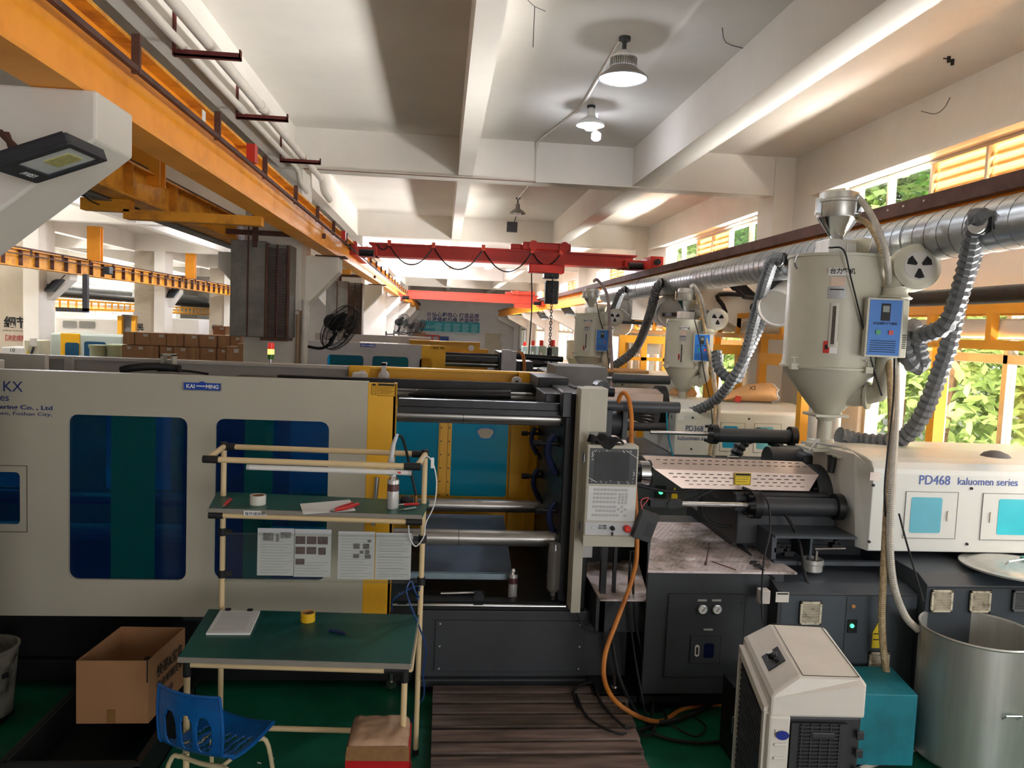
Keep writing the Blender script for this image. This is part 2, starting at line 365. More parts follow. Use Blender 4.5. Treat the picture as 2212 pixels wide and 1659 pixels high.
# ground and greenery outside the right wall
grass = mat('sunlit_yard_concrete', (200, 194, 176), .9, var=.1, sc=1)
struct('yard_ground', M().box(4.95, -8, -.3, 30, 60, -.1), grass)
struct('yard_ground', M().box(-40, -8, -.3, -15.5, 60, -.1), grass)
leafm = mat('leaf_green', (120, 170, 60), .5, var=.25, sc=3, c2=(60, 110, 36)); leafm2 = mat('pale_leaf_green', (176, 205, 120), .5, var=.2, sc=3)
bark = mat('pale_bark', (150, 116, 92), .9, var=.2, sc=10)
for mm in (leafm, leafm2):
    mm.node_tree.nodes['Principled BSDF'].inputs['Transmission Weight'].default_value = 0
def tree(name, x, y, h, r, label, cat='tree', n=1500, mt=None, group=None, zc=None, ls=.1):
    t = thing(name, label, cat, (x, y, -.1), 0, group)
    m = M(); m.tube([(x, y, -.1), (x+.1, y, h*.4), (x-.05, y+.1, h*.8)], [.12]*9, 8, 4); ob('trunk', m, bark, t, smooth=True)
    f = M()
    for _ in range(n):
        a, b, c = [random.gauss(0, .5) for _ in range(3)]
        p = Vector((x+a*r, y+b*r, (zc or h*.72)+c*h*.28))
        p.x = max(p.x, 8.5)
        u = Vector((random.uniform(-1, 1), random.uniform(-1, 1), random.uniform(-.6, .6))).normalized(); w = u.orthogonal().normalized()
        s = ls*random.uniform(.6, 1.4)
        f.add([p-u*s, p+w*s*.45, p+u*s, p-w*s*.45], [(0, 1, 2, 3)])
    ob('foliage', f, mt or leafm, t, kind='stuff'); return t
for i, (x, y, h) in enumerate(((10, 11.6, 6.8), (10.2, 16.6, 6.7), (10, 21.6, 6.7), (10.3, 27, 6.6), (10.2, 33, 6.6))):
    tree('tree', x, y, h, 2.3, 'leafy green tree outside the right wall, %s' % ('nearest, seen above the big hopper', 'second, beyond the louvred panes', 'third, behind the middle windows', 'fourth, far down the wall', 'farthest, near the end of the hall')[i], n=5000, zc=5.6, mt=leafm2 if i % 2 else leafm, ls=.17)
hg = thing('hedge', 'long leafy hedge filling the view through the low right windows', 'hedge', (9.9, 12, -.1)); f = M()
for _ in range(15000):
    p = Vector((random.uniform(9.4, 10.4), random.uniform(3, 30), random.triangular(-.1, 4.2, 1.2)))
    u = Vector((random.uniform(-1, 1), random.uniform(-1, 1), random.uniform(-.8, .8))).normalized(); w = u.orthogonal().normalized(); s = random.uniform(.08, .2); f.add([p-u*s, p+w*s*.5, p+u*s, p-w*s*.5], [(0, 1, 2, 3)])
ob('foliage', f, leafm2, hg, kind='stuff')
# ---------------------------------------------------------------- runway girders
def girder(name, xc, y0, y1, z0, z1, m_, label, group=None, side=1, rail=True, ribs=0, conduit=0):
    t = thing(name, label, 'crane girder', (xc, y0, z0), 0, group)
    ob('web', M().box(xc-.012, y0, z0+.02, xc+.012, y1, z1-.02), m_, t)
    ob('bottom_flange', M().box(xc-.1, y0, z0, xc+.1, y1, z0+.02), m_, t)
    ob('top_flange', M().box(xc-.09, y0, z1-.02, xc+.09, y1, z1), orgd if rail else m_, t)
    if rail: ob('rail', M().box(xc-.03, y0, z1, xc+.03, y1, z1+.045), rust, t)
    if conduit:
        s = conduit
        m = M().box(xc+s*.1, y0, z0+.225, xc+s*.125, y1, z0+.25); ob('conductor_bar', m, rust, t)
        y = y0+1
        while y < y1:
            ob('clip', M().box(xc+s*.09, y, z0+.22, xc+s*.128, y+.02, z1+.015), rust, t); y += 1.3
    if ribs:
        for s in (-1, 1):
            y = y0+.4
            while y < min(y1, 40): ob('rib', M().box(xc+s*.012, y, z0+.02, xc+s*.09, y+.012, z1-.02), rust if ribs > 1 else orgd, t); y += .62 if ribs > 1 else 1.1
    return t
girder('runway_girder', -1.55, -5, 49.5, 3.22, 3.6, org, 'bright orange crane runway girder sweeping overhead from the top left corner', conduit=1)
one('girder_sticker', M().box(-1.462, 4.86, 3.5, -1.458, 4.92, 3.56), paper, 'small white sticker high on the bright orange girder', 'sticker')
for k_, y_ in enumerate((5.9, 11.2)): one('girder_clamp', M().box(-1.46, y_, 3.47, -1.4, y_+.09, 3.6), redc, 'red bracket on the bright orange girder, %s' % ('nearer one', 'farther one')[k_], 'bracket')
girder('runway_girder', -2.72, 1, 49.5, 3.3, 3.6, orgd, 'aged orange crane girder with ribs behind the bright one at upper left', ribs=1)
girder('runway_girder', -8.35, 9, 49.5, 3.14, 3.49, orgd, 'yellow ribbed crane girder across the far left bay above the slogans', ribs=2, conduit=1)
girder('runway_girder', 3.52, -2, 49.5, 3.0, 3.34, org, 'orange crane girder with brown rail above the spiral duct on the right')
t = thing('rail_cover', 'long brown steel rail angle bolted along the top of the right crane girder', 'steel angle', (3.42, -2, 3.29))
ob('angle', M().box(3.36, -2, 3.3, 3.44, 30, 3.4), rust, t)
hole = mat('pale_bolt', (210, 190, 175), .6, var=0)
for y in (5.3, 5.55, 5.75, 5.95): ob('bolt', M().cyl((3.352, y, 3.36), (3.36, y, 3.36), .008, 8), hole, t)
one('cable_tray', M().box(-3.0, 3.6, 3.28, -2.93, 22, 3.42).box(-2.93, 3.6, 3.28, -2.84, 22, 3.29), mat('zinc_grey_tray', (128, 128, 124), .6, .3, var=.15, sc=8), 'grey steel cable tray running beside the ribbed orange girder', 'cable tray')
for y, lb in ((7.0, 'near the pipes overhead'), (13.6, 'far side of the grey cooler box')):
    one('cross_brace', M().box(-2.75, y, 3.14, -1.6, y+.12, 3.22).box(-3.1, y, 3.2, -2.7, y+.12, 3.3), orgd, 'orange cross brace linking both girders, ' + lb, 'brace')
for x, y, w, lb in ((-2.72, 7.4, .13, 'wide orange post in the dark gap at upper left'), (-8.2, 19.2, .15, 'orange post left of two over the far girder'), (-8.2, 26.2, .15, 'orange post right of two over the far girder')):
    t = thing('girder_post', lb, 'post', (x, y, 3.5)); ob('flange', M().box(x-w, y, 3.5, x+w, y+.02, 4.3).box(x-w, y+.14, 3.5, x+w, y+.16, 4.3), org, t); ob('web', M().box(x-.01, y+.02, 3.5, x+.01, y+.14, 4.3), orgd, t)
# bolts of brown clamps between corbels and girders
for y in YC[2:6]:
    one('bearing_plate', M().box(-1.75, y+.37, 3.2, -1.35, y+.7, 3.22), rust, 'rusty bearing plate under the bright orange girder, on the %s corbel' % {2.9: 'near left', 10.45: 'first full', 18.05: 'second', 25.65: 'third', 33.25: 'fourth'}[y], 'bearing plate', 'bearing plates on the corbels')
# ---------------------------------------------------------------- red cranes
def bridge_crane(y, z0, z1, m_, label, xt=1.75, festoon=True, s=1):
    t = thing('bridge_crane', label, 'crane', (0, y, z0))
    ob('girder', M().box(-1.25, y, z0+.03, 3.3, y+.02, z1-.03).box(-1.25, y+.3, z0+.03, 3.3, y+.32, z1-.03), m_, t)
    ob('top_flange', M().box(-1.3, y-.04, z1-.03, 3.36, y+.36, z1), m_, t); ob('bottom_flange', M().box(-1.2, y-.06, z0, 3.2, y+.36, z0+.03), m_, t)
    for x, sg in ((-1.55, 1), (3.52, -1)):
        e = ob('end_truck', M().box(x-.1, y-.75, z0-.06, x+.12, y+1.1, z0+.16).box(x+sg*.02, y-.2, z0, x+sg*.4, y+.5, z0+.13), m_, t, bev=.01)
        for yy in (y-.6, y+.9): ob('wheel', M().cyl((x-.05, yy, z0+.04), (x+.05, yy, z0+.04), .09, 16), blkm, e)
        ob('buffer', M().cyl((x, y-.85, z0+.06), (x, y-.75, z0+.06), .05, 12), blk, e)
        ob('travel_motor', M().cyl((x+sg*.12, y-.3, z0+.02), (x+sg*.36, y-.3, z0+.02), .06, 14), blkm, t, smooth=True)
    tr = ob('trolley', M().box(xt-.42, y-.12, z1, xt+.42, y+.42, z1+.13).box(xt-.62, y+.02, z1+.0, xt-.42, y+.2, z1+.1).box(xt-.3, y-.16, z0-.16, xt+.32, y+.1, z0-.01), m_, t, bev=.02)
    for dx in (-.24, .3): ob('wheel', M().cyl((xt+dx, y-.17, z1+.07), (xt+dx, y-.11, z1+.07), .085, 18), m_, tr, smooth=True)
    return t
bc = bridge_crane(13.6, 3.47, 3.7, redc, 'large dark red overhead crane with looped cables spanning the hall')
bridge_crane(27.6, 3.2, 3.5, redo, 'orange red overhead crane farther back in front of the slogan wall', xt=2.8)
t = thing('festoon_cable', 'black cable hanging in loops along the large red crane', 'cable', (-.8, 13.4, 3.6))
xs = [-1.15, -.95, -.2, .65, 1.5, 2.0]
pts = []
for a, b in zip(xs[:-1], xs[1:]):
    for i in range(7): u = i/6; pts.append((a+(b-a)*u, 13.5, 3.66-.36*(1-(2*u-1)**2)*(b-a)/.85))
ob('cable', M().tube(pts, .012, 6, 2), blk, t)
for a in xs[1:]: ob('hanger', M().box(a-.03, 13.47, 3.64, a+.03, 13.56, 3.74), redo, t)
t = thing('chain_hoist', 'black chain and hook block hanging from the large red crane', 'hoist', (1.85, 13.55, 3.4))
ob('hoist_body', M().box(1.72, 13.45, 3.22, 1.98, 13.7, 3.42), blkm, t, bev=.02); ob('chain_bag', M().box(1.75, 13.42, 2.78, 1.98, 13.6, 3.18), blk, t, bev=.02)
m = M(); z = 3.25
while z > 2.0:
    m.rings([(1.86+.02*math.cos(a)*(1 if round(z/.05) % 2 else 0), 13.38+.02*math.cos(a)*(0 if round(z/.05) % 2 else 1), z+.035*math.sin(a)) for a in [i*PI/4 for i in range(8)]], .007, 5, closed=True); z -= .05
ob('chain', m, blkm, t, kind='stuff'); ob('hook', M().cyl((1.86, 13.38, 2.02), (1.86, 13.38, 1.84), .045, 10).tube([(1.86, 13.38, 1.86), (1.9, 13.38, 1.78), (1.86, 13.38, 1.72), (1.8, 13.38, 1.77)], .015, 6), blkm, t, smooth=True)
one('pendant_cable', M().tube([(1.5, 13.5, 3.3), (1.52, 13.4, 2.6), (1.48, 13.4, 1.2)], .012, 6), blk, 'thin black pendant cable hanging left of the crane chain', 'cable')
one('crane_pendant', M().box(1.42, 13.35, 1.0, 1.52, 13.42, 1.25), redo, 'red push button pendant under the thin cable of the crane', 'control pendant', bev=.01)
# ---------------------------------------------------------------- water pipes with brackets
for x, z, r, lb in ((-1.86, 4.265, .042, 'upper white water pipe along the left ceiling beam'), (-1.9, 4.24, .03, 'thinner white water pipe beside the thick one on the left beam')):
    y1 = 11.0 if r > .04 else 10.2
    xx = x+.14 if r > .04 else x+.0
    t = thing('water_pipe', lb, 'pipe', (xx, 2, z)); ob('pipe', M().cyl((xx, 2, z), (xx, y1, z), r, 16), pvc, t, smooth=True)
    for y in (4.1, 7.4, 9.6): ob('coupling', M().cyl((xx, y, z), (xx, y+.12, z), r*1.15, 16), pvc, t, smooth=True)
    ob('elbow', M().tube([(xx, y1, z), (xx, y1+.1, z-.02), (xx+.02, y1+.15, z-.15), (xx+.06, y1+.4, z-.22)], r*1.1, 12), pvc, t, smooth=True)
for y, w in ((2.6, 'first'), (4.3, 'second'), (5.85, 'third'), (7.55, 'fourth'), (9.5, 'last')):
    t = thing('pipe_bracket', 'dark red angle bracket, %s along the white pipes on the left beam' % w, 'bracket', (-1.96, y, 4.17))
    ob('upright', M().box(-1.97, y, 4.17, -1.955, y+.045, 4.5), redox, t); ob('arm', M().box(-1.96, y, 4.17, -1.5, y+.045, 4.185).box(-1.96, y, 4.17, -1.5, y+.006, 4.215).box(-1.51, y, 4.17, -1.5, y+.045, 4.24), redox, t)
# ---------------------------------------------------------------- lamps
lampw = mat('lamp_enamel_white', (226, 226, 224), .4, var=.04); lampd = mat('lamp_shade_grey', (150, 148, 142), .4, .3, var=.1)
glow = mat('lit_led_bulb', (235, 240, 255), .5, var=0, emit=6); glows = mat('lit_led_face', (222, 226, 246), .5, var=0, emit=1.6); offb = mat('unlit_bulb', (222, 224, 226), .4, var=0)
def bulb_light(loc, p, r=.08, col=(.86, .9, 1)):
    l = bpy.data.lights.new('bulb_light', 'POINT'); l.energy = p; l.shadow_soft_size = r; l.color = col
    o = bpy.data.objects.new('bulb_light', l); COL.objects.link(o); o.location = loc
def spot(loc, p, ang=150, col=(.9, .93, 1)):
    l = bpy.data.lights.new('lamp_beam', 'SPOT'); l.energy = p; l.spot_size = math.radians(ang); l.spot_blend = .7; l.shadow_soft_size = .12; l.color = col
    o = bpy.data.objects.new('lamp_beam', l); COL.objects.link(o); o.location = loc
# big high-bay
x, y = 1.43, 6.58
t = thing('high_bay_lamp', 'large round high bay lamp with finned top, nearest on the ceiling', 'lamp', (x, y, 4.46))
ob('ceiling_rose', M().cyl((x, y, 4.77), (x, y, 4.8), .05, 16).cyl((x, y, 4.69), (x, y, 4.77), .018, 10), dark, t)
ob('driver_neck', M().lathe((x, y, 4.6), [(.1, .02), (.1, .04), (.06, .075), (.025, .095)]), lampw, t, smooth=True)
fin = mat('perforated_heat_sink', (176, 172, 162), .5, .4, var=.2, sc=60)
m = M()
for i in range(36):
    a = i*PI/18; R = Matrix.Rotation(a, 3, 'Z'); m.obox(Vector((x, y, 4.59)) + R @ Vector((.1, 0, 0)), .012, .003, .036, R)
ob('heat_sink', m.cyl((x, y, 4.555), (x, y, 4.625), .092, 28), fin, t)
ob('reflector', M().lathe((x, y, 4.455), [(.205, 0), (.21, .01), (.19, .03), (.14, .065), (.115, .09), (.11, .097), (.105, .09), (.13, .062), (.18, .03), (.2, .0)], 36, cap=False), lampd, t, smooth=True)
ob('lens', M().cyl((x, y, 4.462), (x, y, 4.467), .197, 36), glows, t)
spot((x, y, 4.44), 40); bulb_light((x, y, 4.15), 2.5)
def shade_lamp(x, y, z, label, lit=True, s=1, rose=4.8):
    t = thing('pendant_lamp', label, 'lamp', (x, y, z))
    ob('stem', M().cyl((x, y, z+.2*s), (x, y, rose), .014, 10).cyl((x, y, rose-.025), (x, y, rose), .045, 14), dark, t)
    ob('shade', M().lathe((x, y, z), [(.155*s, 0), (.15*s, .02*s), (.09*s, .07*s), (.045*s, .1*s), (.042*s, .17*s), (.02*s, .2*s), (.03*s, .165*s), (.035*s, .1*s), (.085*s, .06*s), (.15*s, .0)], 30, cap=False), lampw if lit else lampd, t, smooth=True)
    ob('bulb', M().lathe((x, y, z-.055*s), [(.01, 0), (.05*s, .008), (.07*s, .03*s), (.072*s, .07*s), (.05*s, .11*s), (.02*s, .14*s)], 24), glow if lit else offb, t, smooth=True)
    if lit: bulb_light((x, y, z-.15*s), 4.5 if y < 12 and x > -4 else 85)
    return t
shade_lamp(1.535, 8.6, 4.585, 'lit white shaded pendant lamp with glowing bulb, second along the ceiling')
one('bulb_cap', M().lathe((1.66, 8.9, 4.5), [(.03, 0), (.055, .02), (.055, .08), (.03, .1), (.008, .11), (.008, .3)], 20), glows, 'small white glowing lamp just below and right of the lit pendant', 'lamp')
shade_lamp(1.34, 14.9, 4.5, 'unlit grey shaded pendant lamp hanging beyond the first cross beam', False)
one('junction_box', M().box(1.16, 15.0, 4.17, 1.36, 15.1, 4.36).cyl((1.3, 15.02, 4.36), (1.33, 14.95, 4.5), .01, 6), dark, 'small black box hanging under the unlit pendant lamp', 'box')
for i, (x, y) in enumerate(((-.5, 21), (-.4, 24.5), (-.3, 31), (1.6, 29), (2.2, 21.5), (-5.2, 22), (-6.5, 14), (-6.3, 30))):
    shade_lamp(x, y, 4.5, 'small lit pendant lamp far down the hall, %s' % ('behind the red crane on the left side', 'second behind the red crane', 'far above the orange red crane', 'with bluish glow under the crane girder', 'half hidden behind the crane trolley', 'in the far left bay', 'in the left bay close to its middle', 'deepest in the left bay')[i])
# conduits on the ceiling
cond = mat('brown_conduit', (150, 118, 104), .6, var=.1)
one('conduit', M().tube([(1.4, 6.6, 4.78), (1.43, 8.7, 4.78), (1.15, 10.3, 4.78), (1.15, 10.37, 4.7)], .015, 6, 1).tube([(1.15, 10.38, 4.78), (1.15, 10.38, 4.287), (-1.8, 10.38, 4.287)], .012, 6, 1), pvc, 'white cable conduit from the ceiling lamps down the first cross beam', 'conduit')
one('conduit', M().tube([(1.16, 10.375, 4.272), (-1.85, 10.375, 4.272)], .007, 6, 1), cond, 'thin brown cable clipped along the first cross beam', 'cable')
one('conduit', M().tube([(1.34, 14.9, 4.785), (1.42, 12.6, 4.785), (1.5, 10.9, 4.785)], .014, 6, 1), pvc, 'cable conduit leading to the unlit pendant lamp', 'conduit')
m = M()
for p in ((PZ(2050, 122, 4.8)), (PZ(2058, 128, 4.8))): m.cyl(p, p-Vector((0, 0, .05)), .015, 8).obox(p-Vector((.02, 0, .02)), .03, .004, .004)
one('ceiling_anchor', m, blkm, 'pair of small black anchors in the ceiling at upper right', 'anchor')
one('ceiling_wire', M().tube([PZ(1140, 0, 4.8), PZ(1155, 14, 4.78), PZ(1178, 24, 4.79)], .003, 4).tube([PZ(1155, 15, 4.79), PZ(1155, 15, 4.79)-Vector((0, 0, .3))], .003, 4, 1), blkm, 'thin loose wire dangling from the ceiling at top centre', 'wire')
# ---------------------------------------------------------------- spiral duct with seams
DX, DZ, DR = 3.2, 3.06, .155
t = thing('spiral_duct', 'long galvanised spiral ventilation duct along the right side', 'duct', (DX, -2, DZ))
ob('duct_pipe', M().cyl((DX, -2, DZ), (DX, 15.2, DZ), DR, 36), galv, t, smooth=True)
seam = mat('duct_seam', (140, 142, 140), .4, .9, var=.1)
m = M()
for s_ in range(2):
    pass
n = 0; y = 3.6; pts = []
while y < 15.1:
    a = 2*PI*(y-3.6)/.125; pts.append((DX+DR*1.004*math.cos(a), y, DZ+DR*1.004*math.sin(a))); y += .125/20
ob('spiral_seam', M().rings(pts, .0035, 3), seam, t)
for y in (5.05, 8.75, 12.3): ob('joint_band', M().cyl((DX, y, DZ), (DX, y+.03, DZ), DR*1.03, 36), galv, t, smooth=True)
for y, dx in ((4.27, -.2), (6.85, -.22), (10.75, -.22), (12.95, -.22)):
    b = ob('branch_stub', M().cyl((DX-.05, y, DZ-.02), (DX+dx, y-.05, DZ-.01), .062, 20), galv, t, smooth=True)
    ob('clamp_band', M().cyl((DX+dx+.05, y-.04, DZ-.01), (DX+dx+.02, y-.045, DZ-.01), .067, 20), blk, b, smooth=True)
t = thing('spiral_duct', 'galvanised spiral duct in the far left bay above the yellow rack', 'duct', (-13.6, 19, 3.1))
ob('duct_pipe', M().cyl((-13.6, 19, 3.1), (-13.6, 35, 3.1), .26, 24), galv, t, smooth=True)
one('spiral_duct', M().cyl((-13.6, 36, 3.1), (-13.6, 46, 3.1), .26, 20), galv, 'farther piece of spiral duct beyond the second slogan wall', 'duct', smooth=True)
# flexible hoses
def flex(name, pts, r, label, n=10, mt=None, pitch=.05, depth=.2, cat='hose', group=None):
    return one(name, M().hose(pts, r, n, pitch, depth), mt or hosem, label, cat, group, smooth=False)
flex('flexible_hose', [(3.04, 4.22, 3.05), PY(2112, 470, 4.25), PY(2085, 590, 4.5), PY(2045, 700, 4.6), PY(1985, 730, 4.8), PY(1990, 790, 4.85), PY(1962, 775, 4.85), PY(1955, 720, 4.9), PY(1975, 705, 5.2)], .06, 'thick grey flexible hose dropping from the duct at far right to behind the control box')
flex('flexible_hose', [PY(2112, 520, 4.52), PY(2072, 640, 4.75), PY(2045, 760, 4.85), PY(1990, 900, 5.0), PY(1940, 950, 5.15), PY(1860, 952, 5.3), PY(1812, 940, 5.3)], .062, 'long grey flexible hose curving down beside the right window to the hopper base')
flex('flexible_hose', [(3.02, 6.8, 3.05), PY(1672, 560, 6.85), PY(1656, 600, 7.1), PY(1630, 690, 7.8), PY(1612, 760, 8.0), PY(1590, 820, 8.1), PY(1555, 800, 8.2), PY(1548, 760, 8.3)], .062, 'grey flexible hose looping beside the middle hopper', group=None)
flex('flexible_hose', [PY(1688, 572, 6.95), PY(1676, 620, 7.8), PY(1648, 690, 8.1), PY(1600, 790, 8.0), PY(1560, 850, 8.2), PY(1520, 880, 8.4), PY(1450, 905, 8.6)], .062, 'second grey flexible hose crossing behind the middle hopper to its machine')
flex('flexible_hose', [(3.02, 10.7, 3.05), PY(1418, 625, 10.8), PY(1400, 690, 11.2), PY(1375, 750, 11.7), PY(1335, 785, 11.6), PY(1318, 790, 11.6)], .07, 'grey flexible hose curving from the duct end to the third hopper')
flex('flexible_hose', [(3.02, 12.9, 3.05), PY(1338, 640, 13.0), PY(1318, 700, 13.5), PY(1310, 770, 12.5), PY(1300, 810, 12)], .075, 'dark flexible hose behind the third hopper', n=8)
flex('flexible_hose', [PY(1582, 1020, 6.3), PY(1598, 965, 6.3), PY(1640, 936, 6.3), PY(1676, 958, 6.3), PY(1696, 992, 6.25), PY(1732, 1004, 6.2), PY(1762, 990, 6.1)], .055, 'black flexible hose humped behind the upper hydraulic cylinder', mt=mat('black_flexible_hose', (48, 52, 58), .5, var=.2, sc=30))
flex('flexible_hose', [PY(1572, 1075, 6.0), PY(1562, 1120, 6.0), PY(1580, 1150, 6.0)], .05, 'short grey hose end hanging below the perforated barrel cover')
# ---------------------------------------------------------------- yellow pipe rack along the window wall
yrk = mat('yellow_pipe_rack_paint', (240, 168, 36), .5, var=.06, sc=4)
t = thing('pipe_rack', 'yellow steel pipe rack along the right wall with plastic pipes inside', 'pipe rack', (4.1, 3, 0))
for z, nm in ((2.33, 'lower_rail'), (2.6, 'upper_rail')):
    ob(nm, M().box(4.06, 3, z, 4.12, 22, z+.07), yrk, t); ob(nm, M().box(4.38, 3, z, 4.43, 22, z+.06), yrk, t)
y = 3.3
while y < 22:
    ob('rung', M().box(4.06, y, 2.4, 4.12, y+.06, 2.6), yrk, t); ob('rung', M().box(4.12, y, 2.33, 4.4, y+.05, 2.37), yrk, t); y += .72
for y in (3.2, 6.4, 10.2, 12.0, 14.6, 18.2):
    ob('post', M().box(4.3, y, 0, 4.4, y+.1, 2.33), yrk, t)
ob('sill_beam', M().box(4.0, 7.7, 2.02, 4.06, 9.5, 2.16), yrk, t)
for x, z, r, mt, lb in ((4.2, 2.49, .075, pvcw, 'fat white plastic pipe lying in the yellow rack'), (4.33, 2.46, .05, pvc, 'cream plastic pipe behind the fat white one in the rack'),
                        (4.3, 2.76, .07, blk, 'thick black insulated pipe above the yellow rack')):
    one('rack_pipe', M().cyl((x, 3, z), (x, 21, z), r, 16), mt, lb, 'pipe', smooth=True)
# yellow frames standing behind the machines
def yframe(x0, x1, y, z1, label, bars=1):
    t = thing('yellow_gantry', label, 'frame', (x0, y, 0)); w = .1
    for x in [x0+(x1-x0)*i/bars for i in range(bars+1)]: ob('post', M().box(x-w/2, y, 0, x+w/2, y+.08, z1), yrk, t)
    ob('header', M().box(x0-w/2, y, z1, x1+w/2, y+.08, z1+.13), yrk, t); ob('header', M().box(x0, y, z1-.3, x1, y+.06, z1-.24), yrk, t)
a = PY(1345, 735, 13.2)
yframe(a.x, PY(1440, 735, 13.2).x, 13.2, PY(1400, 742, 13.2).z, 'yellow door frame behind the third hopper', 2)
a = PY(1535, 760, 10.3); yframe(a.x, PY(1600, 760, 10.3).x, 10.3, PY(1570, 765, 10.3).z, 'yellow frame behind the middle hopper', 1)
a = PY(1745, 900, 7.6)
one('yellow_post', M().pb(1722, 760, 1762, 1230, 7.4, 7.5), yrk, 'yellow post right behind the big hopper cone', 'post')
for i, px in enumerate((1362, 1380, 1397, 1418)): one('vertical_pipe', M().cyl(PY(px, 765, 13.6), PY(px, 765, 13.6)-Vector((0, 0, PY(px, 765, 13.6).z)), .045, 10), pvc, 'white vertical pipe, %s of four inside the yellow door frame' % ('first', 'second', 'third', 'last')[i], 'pipe', smooth=True)
for i, (px, w) in enumerate(((1768, .05), (1790, .04), (1815, .05))): one('vertical_pipe', M().cyl(PY(px, 760, 6.9), PY(px, 760, 6.9)-Vector((0, 0, PY(px, 760, 6.9).z)), w, 10), pvc, 'white vertical pipe, %s of three behind the big hopper' % ('left', 'middle', 'right')[i], 'pipe', smooth=True)
# ---------------------------------------------------------------- spot cooling nozzles and wall units
def nozzle(c, d, r, label, group=None):
    """fat plastic elbow ending in a flared ring"""
    c = Vector(c); d = Vector(d).normalized(); t = thing('air_nozzle', label, 'air nozzle', c)
    b = c + Vector((r*2.2, .1, r*1.9))
    ob('elbow', M().rings(smooth([b+Vector((r*1.2, .1, 0)), b, c-d*r*1.0, c], 6), [r*.92]*18+[r]*1, 28, cap=False), pvcw, t, smooth=True)
    ob('flared_ring', M().rings([c-d*.06, c-d*.02, c, c-d*.01, c-d*.2], [r*1.0, r*1.18, r*1.14, r*.86, r*.8], 28, cap=False), pvcw, t, smooth=True)
    ob('throat_shade', M().rings([c-d*.26, c-d*.25], [r*.9, r*.9], 24), mat('throat_shade_grey', (120, 118, 116), .7, var=.05), t)  # grey disc paints the shade deep inside the nozzle mouth
    return t
nozzle(PY(1676, 668, 7.3), (-.75, -.75, -.55), .17, 'fat white air nozzle left of the big hopper, front one of the pair')
nozzle(PY(1716, 678, 7.7), (-.6, -.8, -.45), .15, 'second white air nozzle partly hidden behind the big hopper')
nozzle(PY(1425, 678, 11.3), (-.7, -.75, -.6), .17, 'white air nozzle left of the middle hopper loader')
nozzle(PY(1450, 682, 11.0), (-.6, -.8, -.55), .2, 'larger white air nozzle beside the middle hopper loader')
nozzle(PY(1330, 695, 13.5), (-.6, -.8, -.6), .26, 'cream air nozzle right of the third hopper')
def wall_unit(px, py, Y, w, h, label):
    c = PY(px, py, Y); t = thing('cooling_unit', label, 'cooling unit', (c.x, Y, c.z))
    ob('housing', M().box(c.x, Y, c.z, c.x+w, Y+.5, c.z+h), greym, t, bev=.02)
    for i in range(6): ob('fin', M().box(c.x+w, Y-.0+.06*i, c.z+.05, c.x+w+.05, Y+.03+.06*i, c.z+h-.05), pvc, t)
    ob('shelf_bracket', M().box(c.x-.3, Y, c.z-.08, c.x+w+.1, Y+.5, c.z-.03), blkm, t)
    ob('insulated_hose', M().tube([(c.x+w+.05, Y, c.z+h*.85), (c.x+w+.22, Y, c.z+h*.8), (c.x+w+.42, Y, c.z+.15), (c.x+w+.1, Y, c.z+.1)], .035, 8), blk, t, smooth=True)
wall_unit(1362, 690, 13.2, .3, .42, 'grey cooling unit with cream nozzle beside the third hopper'); wall_unit(1497, 672, 10.6, .28, .5, 'grey cooling unit with black hoses right of the middle hopper loader')
ins = M().tube([(4.45, 10.4, PY(1555, 636, 10.4).z), PY(1555, 636, 10.4), PY(1562, 660, 10.4), PY(1568, 676, 10.4)], .03, 8); one('insulated_pipe', ins, blk, 'short black insulated pipe with red taps right of the middle hopper', 'pipe')
